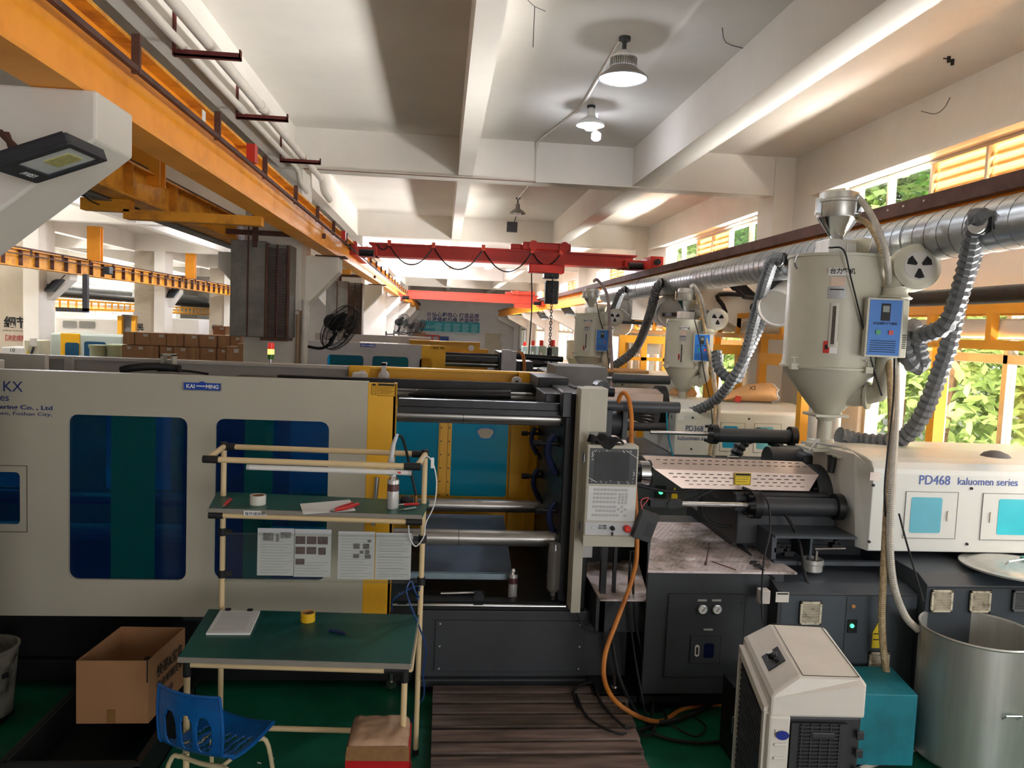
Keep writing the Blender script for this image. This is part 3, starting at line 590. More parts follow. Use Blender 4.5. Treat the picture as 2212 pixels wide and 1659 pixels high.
# round wall fan cover
# ---------------------------------------------------------------- flood lights
def flood(c, w, d, label, tilt=0, rz=0, s=1, txt=None, arms=True):
    t = bpy.data.objects.new('flood_light', None); COL.objects.link(t); tag(t, label, 'flood light'); BASE[t.name] = None
    t.location = c; t.rotation_euler = (tilt, rz[1] if hasattr(rz, '__len__') else 0, rz[0] if hasattr(rz, '__len__') else rz)
    outer = rrect(-w/2, -d/2, w/2, d/2, .01); inn = rrect(-w/2+.035*s, -d/2+.07*s, w/2-.035*s, d/2-.02*s, .005)
    m = M().prism(outer, 'z', .012*s, .045*s); ob('housing', m, dark, t, local=True, bev=.004)
    mb = M()
    k = len(outer); mb.add([(p[0], p[1], 0) for p in outer]+[(p[0], p[1], 0) for p in inn]+[(p[0], p[1], .012*s) for p in outer]+[(p[0], p[1], .012*s) for p in inn],
        [(i, (i+1) % k, (i+1) % k+k, i+k) for i in range(k)]+[(i, (i+1) % k, (i+1) % k+2*k, i+2*k) for i in range(k)]+[(i+k, (i+1) % k+k, (i+1) % k+3*k, i+3*k) for i in range(k)])
    ob('bezel', mb, dark, t, local=True)
    ob('reflector', M().box(-w/2+.035*s, -d/2+.07*s, .008*s, w/2-.035*s, d/2-.02*s, .0119*s), mat('flood_reflector', (226, 230, 226), .3, .1, var=.05), t, local=True)
    ob('led_chip', M().box(-w*.2, -.01, .004*s, w*.14, d*.3, .008*s), mat('led_chip_yellow', (206, 200, 130), .5, var=.2, sc=60), t, local=True)
    for sx in ((-1, 1) if arms else ()): ob('bracket_arm', M().box(sx*w*.3-.015, d/2-.04, .04*s, sx*w*.3+.015, d/2+.12*s, .055*s), rust, t, local=True)
    for i in range(6): ob('fin', M().box(-w*.42+i*w*.16, -d*.4, .045*s, -w*.42+i*w*.16+.01, d*.42, .06*s), dark, t, local=True)
    if txt:
        o = text('power_mark', txt, (0, 0, 0), .035, mat('white_print', (225, 225, 225), .6, var=0), None, R=Matrix.Rotation(PI, 3, 'X')); o.parent = t; o.location = (-.07, -d/2+.052, -.001)
    return t
fl0 = flood((0, 0, 0), .28, .29, 'nearest black flood light under the white corbel at upper left', txt='150W', arms=False)
_a, _b, _c, _d = Vector((-1.598, 2.997, 2.83)), Vector((-1.583, 3.275, 2.83)), Vector((-1.332, 3.174, 2.93)), Vector((-1.318, 2.847, 2.93))
_x = (_a-_b).normalized(); _y = ((_c+_d)/2-(_a+_b)/2); _y = (_y-_x*_y.dot(_x)).normalized(); _z = _x.cross(_y)
fl0.rotation_euler = Matrix((_x, _y, _z)).transposed().to_euler(); fl0.location = (_a+_b+_c+_d)/4; fl0_z = _z.z
one('flood_bracket', M().tube([PY(0, 285, 3.1), PY(45, 330, 3.0), PY(70, 325, 2.95)], .012, 6, 1).tube([PY(15, 290, 3.1), PY(35, 352, 2.98)], .012, 6, 1), rust, 'rusty bracket holding the near flood light to the corbel', 'bracket')
flood(PY(1605, 633, 9.4), .34, .26, 'black flood light on the right wall above the yellow rack', tilt=math.radians(40), rz=(math.radians(40), 0))
flood(PY(117, 618, 18.3), .55, .35, 'black flood light frame on the far left corbel', tilt=math.radians(50), rz=(math.radians(-40), 0))
flood(PY(372, 635, 25.8), .5, .35, 'small flood light on the second far corbel', tilt=math.radians(50), rz=(math.radians(-40), 0))
for i, (px, py, y) in enumerate(((1172, 683, 31), (1225, 672, 24))): flood(PY(px, py, y), .45, .35, 'small flood light under a corbel near the back right, %s' % ('farther', 'nearer')[i], tilt=math.radians(45), rz=(math.radians(40), 0))
# ---------------------------------------------------------------- cooler box on the column
ironm = mat('weathered_grey_sheet', (138, 136, 130), .6, .2, var=.2, sc=4)
def cooler_box(x0, x1, y, z0, z1, label):
    t = thing('louvre_box', label, 'cooling box', (x0, y, z0))
    xm = x0+(x1-x0)*.62
    ob('cabinet', M().box(x0, y, z0, xm, y+.55, z1), ironm, t, bev=.01)
    ob('edge_strip', M().box(x0+(xm-x0)*.48, y-.012, z0, x0+(xm-x0)*.52, y, z1+.2), rust, t)
    # angled louvred face turned towards the right
    m = M(); ang = math.radians(-28); R = Matrix.Rotation(0, 3, 'Z')
    p0, p1 = Vector((xm, y-.02, 0)), Vector((x1, y+.12, 0)); u = (p1-p0).normalized(); L = (p1-p0).length; nrm = Vector((u.y, -u.x, 0))
    fr = M()
    for a, b in ((0, .03), (L*.47, L*.53), (L-.03, L)): fr.add([p0+u*a+Vector((0, 0, z0)), p0+u*b+Vector((0, 0, z0)), p0+u*b+Vector((0, 0, z1-.03)), p0+u*a+Vector((0, 0, z1-.03))]+[p0+u*a+Vector((0, 0, z0))-nrm*.03, p0+u*b+Vector((0, 0, z0))-nrm*.03, p0+u*b+Vector((0, 0, z1-.03))-nrm*.03, p0+u*a+Vector((0, 0, z1-.03))-nrm*.03], [(0, 1, 2, 3), (4, 5, 6, 7), (0, 3, 7, 4), (1, 2, 6, 5)])
    ob('grille_frame', fr, rust, t)
    n = 44
    for k, (a, b) in enumerate(((.03, L*.47), (L*.53, L-.03))):
        mm = M()
        for i in range(n):
            z = z0+.04+(z1-z0-.1)*i/n
            mm.add([p0+u*a+Vector((0, 0, z)), p0+u*b+Vector((0, 0, z)), p0+u*b+Vector((0, 0, z+.012))-nrm*.02, p0+u*a+Vector((0, 0, z+.012))-nrm*.02], [(0, 1, 2, 3)])
        ob('louvre_slats', mm, rust, t, kind='stuff')
    ob('drip_tray', M().box(xm-.05, y-.03, z0-.04, x1+.02, y+.3, z0), rust, t)
    ob('inner_back', M().box(xm, y+.16, z0, x1, y+.55, z1-.02), ironm, t)
cooler_box(-2.62, -1.93, 9.9, 2.1, 3.28, 'tall grey louvred cooling box hung on the near column')
cooler_box(-2.55, -1.78, 17.3, 1.95, 3.2, 'dark grey louvred cooling box on the second column behind the fan')
# supports of the cooler box
one('support_rod', M().box(-3.0, 17.4, 3.3, -1.5, 17.46, 3.36).box(-2.3, 17.38, 3.18, -2.24, 17.46, 3.3), rust, 'rusty hanger bar above the dark cooling box on the second column', 'bar')
one('support_rod', M().box(-3.1, 10.0, 3.36, -1.5, 10.05, 3.42).box(-2.36, 9.88, 3.2, -2.3, 9.94, 3.7), rust, 'rusty hanger bar above the near louvred cooling box', 'bar')
one('drain_pipe', M().cyl((-1.8, 10.42, 0), (-1.8, 10.42, 2.6), .045, 16), pvc, 'grey white drain pipe down the near column behind the fan', 'pipe', smooth=True)
one('wall_conduit', M().tube([(-1.86, 10.44, 0), (-1.86, 10.44, 2.45), (-2.3, 10.44, 2.5), (-2.35, 10.44, 2.5)], .015, 6, 1).tube([(-1.9, 10.44, 0), (-1.9, 10.44, 2.4), (-2.3, 10.44, 2.42)], .015, 6, 1), mat('tan_conduit', (172, 140, 104), .6, var=.1), 'pair of tan conduits along the edge of the near column', 'conduit')
# ---------------------------------------------------------------- wall fans
def fan(c, axis, r, stem, label):
    c = Vector(c); t = thing('wall_fan', label, 'fan', c); ax = Vector(axis).normalized()
    R = ax.to_track_quat('Z', 'Y').to_matrix()
    def circ(rr, h, w): return M().rings([c + R @ Vector((rr*math.cos(a), rr*math.sin(a), h)) for a in [2*PI*i/40 for i in range(40)]], w, 5, closed=True)
    m = M()
    for rr, h, w in ((r, 0, .008), (r*.97, .05, .004), (r*.75, .1, .003), (r*.5, .12, .003), (r*.22, .13, .008), (r*.97, -.05, .004), (r*.7, -.08, .003), (r*.3, -.1, .006)):
        q = circ(rr, h, w); m.add(q.v, q.f)
    for i in range(56):
        a = 2*PI*i/56; d = Vector((math.cos(a), math.sin(a), 0))
        for sg in (1, -1):
            m.rings([c + R @ (d*rr+Vector((0, 0, h*sg))) for rr, h in ((r*.1, .13 if sg > 0 else .1), (r*.5, .12 if sg > 0 else .09), (r*.8, .09), (r*.97, .05), (r, 0))], .0022, 3, cap=False)
    ob('cage', m, blk, t)
    for i in range(3):
        a = 2*PI*i/3+.4; d = Vector((math.cos(a), math.sin(a), 0)); e = Vector((-math.sin(a), math.cos(a), 0))
        pts = [d*.06-e*.04, d*r*.5-e*.16, d*r*.88-e*.1, d*r*.88+e*.08, d*r*.45+e*.07, d*.06+e*.04]
        mm = M(); mm.add([c + R @ (p+Vector((0, 0, .03*(1 if j < 3 else -1)))) for j, p in enumerate(pts)]+[c + R @ (p+Vector((0, 0, .03*(1 if j < 3 else -1)+.004))) for j, p in enumerate(pts)], [tuple(range(6)), tuple(range(6, 12))[::-1]]+[(j, (j+1) % 6, (j+1) % 6+6, j+6) for j in range(6)])
        ob('blade', mm, blk, t)
    ob('motor', M().rings([c+R @ Vector((0, 0, h)) for h in (.02, -.05, -.06, -.2, -.24, -.26)], [.05, .06, .09, .1, .07, .02], 18), blk, t, smooth=True)
    ob('wall_arm', M().tube([c+R @ Vector((0, 0, -.12)), c+R @ Vector((0, 0, -.12))-Vector((0, 0, .2)), (Vector(stem)+c)/2-Vector((0, 0, .15)), stem], .02, 8).box(stem[0]-.02, stem[1]-.05, stem[2]-.15, stem[0]+.02, stem[1]+.05, stem[2]+.1), blk, t, smooth=True)
fan(PY(735, 708, 10.6), (.85, -.42, -.5), .33, (-1.84, 10.75, 1.98), 'big black caged wall fan in front of the near column')
fan(PY(868, 700, 25), (.85, -.5, -.35), .34, (-1.84, 25.9, 1.95), 'small black wall fan on a far left column, nearest of the far three')
fan(PY(893, 708, 29.5), (.85, -.4, -.4), .34, (-1.84, 30.0, 1.95), 'small black wall fan, middle of the far three')
fan(PY(908, 706, 33), (.85, -.4, -.4), .33, (-1.84, 33.4, 1.95), 'small black wall fan, farthest of the three near the slogan board')

# hairline cracks and patches on the plaster
for i, (pts, lb) in enumerate((([(1560, 60), (1568, 92), (1612, 106)], 'long dark crack in the plaster left of the right ceiling beam'), ([(1990, 240), (2020, 246), (2040, 232), (2052, 210)], 'fine branching crack high on the right wall'))):
    pp = [PZ(*p, 4.795) for p in pts] if i == 0 else [PX(*p, 4.695) for p in pts]
    struct('plaster_crack', M().tube(pp, .003, 4, 3), blkm)
# ---------------------------------------------------------------- the big moulding machine in front
teal_glass = glassy('blue_tinted_guard_pane', (78, 208, 238), .1, .08, tr=.8, dc=(4, 60, 144))
cyan_glass = glassy('cyan_guard_pane', (120, 214, 232), .1, .08, tr=.6, dc=(30, 170, 206))
bluew = mat('blue_white_small_pane', (108, 186, 206), .25, var=.08, sc=2); bluel = mat('bright_cyan_small_pane', (70, 206, 222), .2, var=.1, sc=2)
lbl = mat('yellow_warning_label', (226, 196, 40), .6, var=0); metal_lbl = mat('thin_metal_label', (190, 190, 188), .4, .4, var=.05)
pink = mat('stainless_barrel_cover', (206, 186, 174), .35, .55, var=.12, sc=2.5)
MA = thing('moulding_machine', 'largest moulding machine, cream and yellow, right in front behind the workbench', 'machine', (0, 4.7, 0))
def fz(px, Y): return PY(*px, Y)
def pxr(x0, y0, x1, y1, Y, r):
    a, b = PY(x0, (y0+y1)/2, Y).x, PY(x1, (y0+y1)/2, Y).x; c, d = PY((x0+x1)/2, y0, Y).z, PY((x0+x1)/2, y1, Y).z
    return a, d, b, c
wins = [(150, 898, 405, 1251), (465, 907, 708, 1251)]
R_ = [pxr(*w, 4.7, 0) for w in wins]
o_ = [(-4.3, .545), (-.43, .545), (-.43, 1.99), (-4.3, 1.99)]
sw = pxr(-60, 1018, 46, 1131, 4.7, 0); dr = pxr(-110, 1003, 62, 1147, 4.7, 0)
fg = plate('front_guard', o_, [rrect(*r, .05) for r in R_]+[rrect(*sw, .025)], 4.685, 4.705, cream, MA)
ob('guard_edge', M().box(-4.3, 4.705, 1.965, -.43, 4.76, 1.99).box(-4.3, 4.705, .545, -.43, 4.74, .57), cream, fg)
for r in R_+[sw]: ob('pane', M().prism(rrect(r[0]-.01, r[1]-.01, r[2]+.01, r[3]+.01, .05), 'y', 4.708, 4.713), teal_glass, fg, label='blue tinted window pane')
gp = mat('panel_gap_dark', (40, 38, 34), .8, var=0)
def outline(nm, a, b, c, d, y, parent, w=.003, mt=None):
    m = M().box(a, y-.001, b, c, y+.001, b+w).box(a, y-.001, d-w, c, y+.001, d).box(a, y-.001, b, a+w, y+.001, d).box(c-w, y-.001, b, c, y+.001, d); return ob(nm, m, mt or gp, parent, kind='stuff')
outline('door_gap', *dr, 4.684, fg)
text('lettering', 'KX', PY(5, 845, 4.683), .085, navy, fg, width=.105)
text('lettering', 'series', PY(20, 866, 4.683), .06, navy, fg, align='RIGHT')
text('lettering', 'Engineering Co. , Ltd', PY(114, 886, 4.683), .034, navy, fg, align='RIGHT', bold=.0006, width=.42)
text('lettering', 'Town, Foshan City,', PY(113, 899, 4.683), .028, navy, fg, align='RIGHT', width=.34)
def badge(px, py, Y, s, parent):
    c = PY(px, py, Y)
    b = ob('badge', M().prism([(c.x-.1*s, c.z+.018*s), (c.x-.095*s, c.z-.022*s), (c.x+.095*s, c.z-.022*s), (c.x+.1*s, c.z+.018*s)], 'y', Y-.004, Y).lathe((c.x, Y-.005, c.z), [(.026*s, -.001), (.026*s, .005)], 24, 'y'), mat('blue_badge', (34, 74, 168), .3, .2, var=0), parent)
    ob('badge_rim', M().box(c.x-.1*s, Y-.0065, c.z-.026*s, c.x+.1*s, Y, c.z-.021*s).box(c.x-.104*s, Y-.006, c.z-.024*s, c.x-.098*s, Y, c.z+.018*s).box(c.x+.098*s, Y-.006, c.z-.024*s, c.x+.104*s, Y, c.z+.018*s), chrome, b)
    text('lettering', 'KAI', (c.x-.085*s, Y-.0065, c.z-.012*s), .03*s, pvcw, b, bold=.0008); text('lettering', 'MING', (c.x+.02*s, Y-.0065, c.z-.012*s), .03*s, pvcw, b, bold=.0008, width=.068*s)
    ob('badge_bar', M().box(c.x-.03*s, Y-.007, c.z-.003*s, c.x+.018*s, Y-.006, c.z+.003*s), pvcw, b)
for px0, px1 in ((240, 335), (527, 588)): a_ = PY(px0, 1050, 4.73).x; b_ = PY(px1, 1050, 4.73).x; ob('inner_guard_strip', M().box(a_, 4.728, .6, b_, 4.735, 1.9), mat('lemon_guard_paint', (250, 215, 30), .5, var=0), fg, label='yellow strip behind the blue pane')
badge(437, 834, 4.684, 1.06, fg)
YX0, YX1 = -.43, -.262
yd = ob('yellow_door', M().box(YX0, 4.69, .56, YX1, 4.72, 1.985).box(YX1-.02, 4.69, .56, YX1, 4.78, 1.985), yel, MA, bev=.003)
def warn_label(a, b, c, d, y, parent, rows=6, mt=None):
    l = ob('warning_label', M().box(a, y-.001, b, c, y+.001, d), mt or mat('aged_yellow_label', (214, 160, 20), .6, var=.04), parent, label='yellow warning label')
    outline('label_border', a+.002, b+.002, c-.002, d-.002, y-.0012, l, .0018, inkm)
    ob('label_heading', M().box(a+.006, y-.002, d-(d-b)*.2, c-.006, y-.001, d-(d-b)*.06), inkm, l)
    m = M()
    for i in range(rows): z = b+(d-b)*(.68-.6*i/rows); m.box(a+.01, y-.002, z, c-.01-(c-a)*.08*(i % 3), y-.001, z+(d-b)*.025)
    ob('label_print', m, inkm, l, kind='stuff')
w_ = pxr(815, 828, 854, 856, 4.688, 0); warn_label(*w_, 4.688, yd); w_ = pxr(802, 828, 813, 853, 4.688, 0); warn_label(*w_, 4.688, yd)
ob('door_handle', M().cyl(PY(815, 1030, 4.66), PY(806, 1135, 4.66), .014, 12), chrome, MA, smooth=True)
# tie bars
tb = mat('tie_bar_steel', (206, 202, 198), .28, .8, var=.2, sc=3, c2=(120, 116, 112), stretch=(.4, 6, 6))
for y, z, r in ((5.0, 1.765, .048), (6.0, 1.812, .045), (5.0, .968, .052), (6.0, .948, .05)):
    ob('tie_bar', M().cyl((-3.4, y, z), (.86, y, z), r, 28), tb, MA, smooth=True)
for y, z, r in ((5.0, 1.765, .05), (5.0, .968, .054)): ob('tie_bar_seam', M().cyl((.15, y, z), (.153, y, z), r, 24), blkm, MA)
# platens
ob('fixed_platen', M().box(.79, 4.84, .3, .98, 6.15, 1.95), blkm, MA, bev=.01)
ob('moving_platen', M().box(-1.55, 4.84, .45, -1.15, 6.15, 1.9), dark, MA, bev=.02)
ob('end_platen', M().box(-3.6, 4.84, .45, -3.3, 6.15, 1.9), dark, MA, bev=.02)
# rear guard, seen through the machine
rg = [pxr(500, 918, 965, 1092, 6.3, 0), pxr(983, 922, 1106, 1092, 6.3, 0)]
rp = [(-4.3, .55), (.86, .55), (.86, 1.86), (-4.3, 1.86)]
holes = [rrect(-3.6, .95, -2.95, 1.66, .02), rrect(-2.6, .95, -2.1, 1.66, .02), rrect(-1.72, .95, -1.45, 1.66, .02), (rrect(-1.27, .95, .0, 1.66, .02)), rrect(.104, .95, .566, 1.66, .02)]
rgo = plate('rear_guard', rp, holes, 6.3, 6.32, yel, MA)
ob('guard_post', M().box(.0, 6.27, .7, .104, 6.3, 1.8).box(.01, 6.255, .7, .03, 6.27, 1.8).box(.075, 6.255, .7, .095, 6.27, 1.8), yel, MA)
ob('guard_post', M().box(.58, 6.2, .7, .86, 6.3, 1.8).box(.72, 6.18, .7, .74, 6.2, 1.8), yel, MA)
sc_ = M()
for i in range(8):
    for x in (.02, .085, .6): sc_.cyl((x, 6.262, .86+i*.11), (x, 6.25, .86+i*.11), .006, 6)
ob('screw_row', sc_, blkm, MA, kind='stuff')
for a, b, nm in ((-3.62, -2.93, 0), (-2.62, -2.08, 0), (-1.74, -1.43, 0), (-1.29, .02, 1), (.09, .58, 2)):
    if nm == 2:
        hole_ = [(.335+.055*math.cos(t_)*(1.25+.2*math.sin(3*t_)), 1.475+.045*math.sin(t_)*(1.2+.15*math.cos(2*t_))) for t_ in [2*PI*i/14 for i in range(14)]]
        hole_ = [(x+.045, z) for x, z in hole_]
        plate('pane', [(a, .93), (b, .93), (b, 1.68), (a, 1.68)], [hole_], 6.322, 6.326, cyan_glass, MA, label='cyan window pane with a hole broken in it')
        ob('tape_around_hole', M().rings([(x, 6.318, z) for x, z in hole_], .006, 5, closed=True), mat('blue_tape', (60, 150, 220), .5, var=0), MA)
    else: ob('pane', M().box(a, 6.322, .93, b, 6.326, 1.68), cyan_glass, MA, label='cyan window pane')
# inner rails and covers
ob('top_cover_rail', M().box(-.262, 4.9, 1.825, .9, 4.98, 1.875).box(-.262, 4.88, 1.79, .9, 4.93, 1.83), blkm, MA, bev=.004)
ob('top_cover_rail', M().box(-1.2, 5.85, 1.86, .9, 5.95, 1.928), blkm, MA, bev=.004)
ob('dark_sleeve', M().rings([PY(882, 852, 5.6), PY(905, 851, 5.6), PY(1103, 853, 5.6)], [.008, .034, .034], 18), blkm, MA, smooth=True)
ob('rear_rail', M().box(-4.3, 6.28, 1.86, YX0, 6.34, 1.99), mat('taupe_guard_paint', (190, 182, 174), .5, var=.05), MA, bev=.004)
ob('rear_rail_lip', M().box(-4.3, 6.22, 1.965, -.7, 6.28, 1.99).box(-2.86, 6.2, 1.86, -2.8, 6.24, 1.985), mat('taupe_guard_paint', (150, 142, 134)), MA)
yr = ob('yellow_rail', M().box(-.72, 6.26, 1.865, .85, 6.3, 1.995).box(-.72, 6.2, 1.975, .85, 6.26, 1.995).box(-.72, 6.2, 1.865, .85, 6.26, 1.878).box(-.72, 6.17, 1.86, -.56, 6.2, 2.0).box(.62, 6.17, 1.83, .85, 6.2, 1.995), yel, MA, bev=.003)
white_w = mat('white_nylon_roller', (214, 208, 204), .5, var=.05)
for px, py in ((782, 812), (829, 812), (1116, 825)):
    c = PY(px, py, 6.12); w = ob('roller', M().lathe((c.x, 6.13, c.z), [(.04, -.012), (.043, 0), (.04, .012)], 24, 'y'), white_w, MA, smooth=True); ob('axle', M().cyl((c.x, 6.1, c.z), (c.x, 6.2, c.z), .014, 12), blkm, w)
c = PY(829, 790, 6.08); ob('hook_bracket', M().box(c.x-.018, 6.08, c.z-.1, c.x+.018, 6.1, c.z+.02).box(c.x-.018, 6.08, c.z+.0, c.x+.018, 6.2, c.z+.02), mat('taupe_guard_paint', (150, 142, 134)), MA)
c = PY(772, 814, 5.9); ob('hook_bracket', M().box(c.x-.04, 5.9, c.z-.03, c.x+.04, 6.1, c.z+.025), mat('taupe_guard_paint', (150, 142, 134)), MA)
c = PY(360, 778, 6.1); ob('hook_bracket', M().box(c.x-.045, 6.1, c.z-.04, c.x-.03, 6.2, c.z+.04).box(c.x+.03, 6.1, c.z-.04, c.x+.045, 6.2, c.z+.04).box(c.x-.045, 6.1, c.z+.03, c.x+.045, 6.2, c.z+.045), cream, MA)
# left end guard frame behind the top edge
ob('end_guard', M().box(-4.6, 6.1, 1.86, -2.95, 6.16, 2.0).box(-4.6, 5.2, 1.94, -4.5, 6.1, 2.0).box(-3.25, 5.5, 1.9, -2.95, 5.56, 1.99).box(-3.25, 5.5, 1.8, -3.2, 5.56, 1.9), pvc, MA, bev=.005)
ob('hose_loop', M().tube([PY(262, 800, 5.1), PY(285, 795, 5.1), PY(330, 792, 5.15), PY(375, 795, 5.2), PY(388, 797, 5.2)], .025, 10), blk, MA, smooth=True)
ob('hose_loop', M().tube([PY(340, 800, 5.2), PY(400, 801, 5.3), PY(450, 808, 5.3)], .008, 8), blk, MA, smooth=True)
# blue black clamps on the platen
clampm = mat('dark_blue_clamp', (26, 38, 78), .4, .1, var=.2, sc=10)
for px, py, Y, s in ((1203, 975, 5.0, 1), (1168, 1042, 5.7, .9), (1205, 1118, 5.0, .95), (1162, 948, 5.9, .8)):
    c = PY(px, py, Y); pts = [(c.x-.02, Y, c.z+.11*s), (c.x-.055*s, Y, c.z+.06*s), (c.x-.06*s, Y, c.z-.02*s), (c.x-.03*s, Y, c.z-.1*s), (c.x+.0, Y, c.z-.15*s)]
    k = ob('mould_clamp', M().rings(smooth(pts, 4), [.022*s]*17, 8), clampm, MA, smooth=True)
    ob('clamp_bolt', M().cyl((c.x-.16*s, Y, c.z+.05*s), (.79, Y, c.z+.05*s), .014*s, 10).cyl((c.x-.16*s, Y, c.z+.05*s), (c.x-.1*s, Y, c.z+.05*s), .024*s, 6), blkm, k)
    ob('clamp_arm', M().tube([(c.x+.0, Y, c.z+.1*s), (.79, Y, c.z+.03)], .012, 6, 1).tube([(c.x-.02, Y, c.z-.08*s), (.79, Y, c.z-.16)], .012, 6, 1), blkm, k)
# bed interior: drip tray, rails
ob('drip_tray', M().add([(-.1, 5.9, .9), (.52, 5.9, .9), (.52, 5.05, .7), (-.1, 5.05, .7), (-.1, 5.9, .87), (.52, 5.9, .87), (.52, 5.05, .67), (-.1, 5.05, .67)], [(0, 1, 2, 3), (4, 7, 6, 5), (0, 4, 5, 1), (1, 5, 6, 2), (2, 6, 7, 3), (3, 7, 4, 0)]), mat('blue_grey_tray', (96, 108, 128), .35, .3, var=.15, sc=5), MA)
ob('tray_lip', M().box(-.3, 5.0, .69, .55, 5.04, .725), mat('reflective_lip', (150, 170, 180), .3, .6, var=.1), MA)
ob('bed_floor', M().box(-3.9, 4.8, .5, .9, 6.25, .6).box(-3.9, 4.78, .585, .8, 4.86, .62), blkm, MA)
ob('slide_rail', M().cyl((-.3, 4.72, .615), (.83, 4.72, .615), .011, 12), chrome, MA, smooth=True)
for px in (868, 1035): c = PY(px, 1288, 4.7); ob('slide_block', M().box(c.x-.03, 4.68, c.z-.02, c.x+.03, 4.76, c.z+.015).cyl((c.x-.02, 4.68, c.z+.015), (c.x-.02, 4.7, c.z+.02), .007, 8).cyl((c.x+.02, 4.68, c.z+.015), (c.x+.02, 4.7, c.z+.02), .007, 8), blkm, MA)
ob('steel_rod', M().cyl(PY(952, 1282, 4.9), PY(1030, 1280, 4.9), .009, 10), steel, MA)
# base of the clamp side
ob('base_frame', M().box(-4.2, 4.92, .1, -.1, 6.2, .54).box(-4.2, 4.86, .06, -.1, 4.92, .2), blkm, MA, bev=.01)
bf = ob('base_frame', M().box(-.1, 4.78, .13, 1.25, 6.2, .56).box(-.1, 4.74, .08, 1.3, 6.2, .13), dark, MA, bev=.006)
cv = ob('cover_plate', M().box(.02, 4.768, .17, .97, 4.78, .5), dark, MA, bev=.002)
for x in (.05, .5, .94):
    for z in (.19, .335, .48):
        if x != .5: ob('screw', M().cyl((x, 4.762, z), (x, 4.768, z), .006, 8), metal_lbl, cv)
for x in (-3.2, -1.75, -.25):
    f = ob('levelling_foot', M().box(x-.12, 4.9, .05, x+.12, 5.2, .2).cyl((x, 5.02, 0), (x, 5.02, .05), .1, 16), blkm, MA); ob('foot_bolt', M().cyl((x, 4.86, .03), (x, 4.86, .2), .02, 10).cyl((x, 4.86, .03), (x, 4.86, .07), .035, 6), steel, f)
# hooked white post at the platen
ob('post', M().box(.845, 4.62, .61, .905, 4.78, 2.0), cream, MA, bev=.004, label='tall cream post beside the platen')
ob('post_box', M().box(.905, 4.66, 1.73, 1.02, 4.85, 2.0), cream, MA, bev=.004)
ob('side_plate', M().box(.91, 4.75, .92, .99, 4.77, 1.72), greym, MA, bev=.003)
ob('platen_top_block', M().box(.68, 5.0, 1.83, .84, 5.5, 1.93).box(.7, 5.55, 1.9, .92, 6.1, 2.0).box(.76, 4.78, 1.8, .82, 4.9, 1.96), blkm, MA, bev=.006)
ob('platen_top_box', M().box(.9, 6.1, 1.87, 1.32, 6.6, 2.06), mat('dull_grey_box', (120, 116, 112), .6, var=.1), MA, bev=.004)
ob('black_fitting', M().cyl((1.0, 5.3, 1.93), (1.2, 5.3, 1.93), .035, 14).cyl((1.1, 5.2, 1.96), (1.1, 5.35, 1.96), .05, 14).box(.9, 5.2, 1.9, 1.02, 5.4, 1.96), blkm, MA)
ob('thick_pipe', M().cyl((.95, 5.0, 1.865), (1.575, 5.0, 1.865), .037, 24), mat('charcoal_pipe', (66, 68, 72), .45, var=.08), MA, smooth=True)
cb = ob('cylinder_block', M().box(.98, 4.95, 1.63, 1.12, 5.25, 1.84), dark, MA, bev=.006)
ob('hydraulic_cylinder', M().cyl((1.12, 5.1, 1.74), (1.22, 5.1, 1.74), .085, 24), dark, MA, smooth=True)
ob('cylinder_flange', M().box(1.2, 5.0, 1.64, 1.235, 5.22, 1.85), dark, MA, bev=.004)
ob('guard_sheet', M().add([(1.05, 5.5, 1.72), (1.25, 5.5, 1.75), (1.36, 5.5, 1.55), (1.34, 5.5, 1.35), (1.0, 5.5, 1.35), (1.05, 5.52, 1.72), (1.25, 5.52, 1.75), (1.36, 5.52, 1.55), (1.34, 5.52, 1.35), (1.0, 5.52, 1.35)], [(0, 1, 2, 3, 4), (9, 8, 7, 6, 5)]+[(i, (i+1) % 5, (i+1) % 5+5, i+5) for i in range(5)]), pink, MA)
# control terminal
ct = ob('control_panel', M().box(.868, 4.45, 1.08, 1.176, 4.56, 1.685), cream, MA, bev=.008, label='pale control terminal with screen and keys')
ob('screen_bezel', M().box(.885, 4.445, 1.455, 1.165, 4.452, 1.665), mat('black_screen', (10, 11, 12), .4, var=0), ct)
ob('screen', M().box(.912, 4.443, 1.475, 1.12, 4.446, 1.645), mat('dusty_dark_glass', (26, 28, 30), .5, var=.1), ct)
m = M()
for k in range(40):
    e = random.random(); side = random.choice('tblr')
    x, z = {'t': (.9+.25*e, 1.655-.01*random.random()), 'b': (.9+.25*e, 1.462+.012*random.random()), 'l': (.893+.012*random.random(), 1.58+.07*e), 'r': (1.145+.014*random.random(), 1.47+.16*e)}[side]
    m.obox((x, 4.4425, z), .0012, .0008, .005*random.random()+.002, Matrix.Rotation(random.uniform(-1, 1), 3, 'Y'))
m.obox((1.135, 4.4425, 1.632), .0012, .0008, .045, Matrix.Rotation(math.radians(-58), 3, 'Y')); m.obox((.905, 4.4425, 1.478), .0012, .0008, .03, Matrix.Rotation(math.radians(-62), 3, 'Y'))
ob('torn_film_specks', m, paper, ct, kind='stuff')
ob('key_panel', M().box(.884, 4.447, 1.235, 1.17, 4.452, 1.44), mat('pale_grey_key_panel', (206, 206, 206), .5, var=.02), ct)
keym = mat('key_cap', (224, 224, 224), .5, var=0)
def key(x, z, w=.011, h=.0085):
    k = ob('key', M().box(x-w/2-.0015, 4.444, z-h/2-.0015, x+w/2+.0015, 4.4475, z+h/2+.0015), mat('key_rim', (110, 110, 112), .6, var=0), ct)
    ob('key_cap', M().box(x-w/2, 4.4435, z-h/2, x+w/2, 4.4445, z+h/2), keym, k); ob('key_print', M().box(x-w*.25, 4.443, z-.0015, x+w*.25, 4.4437, z+.0015), inkm, k)
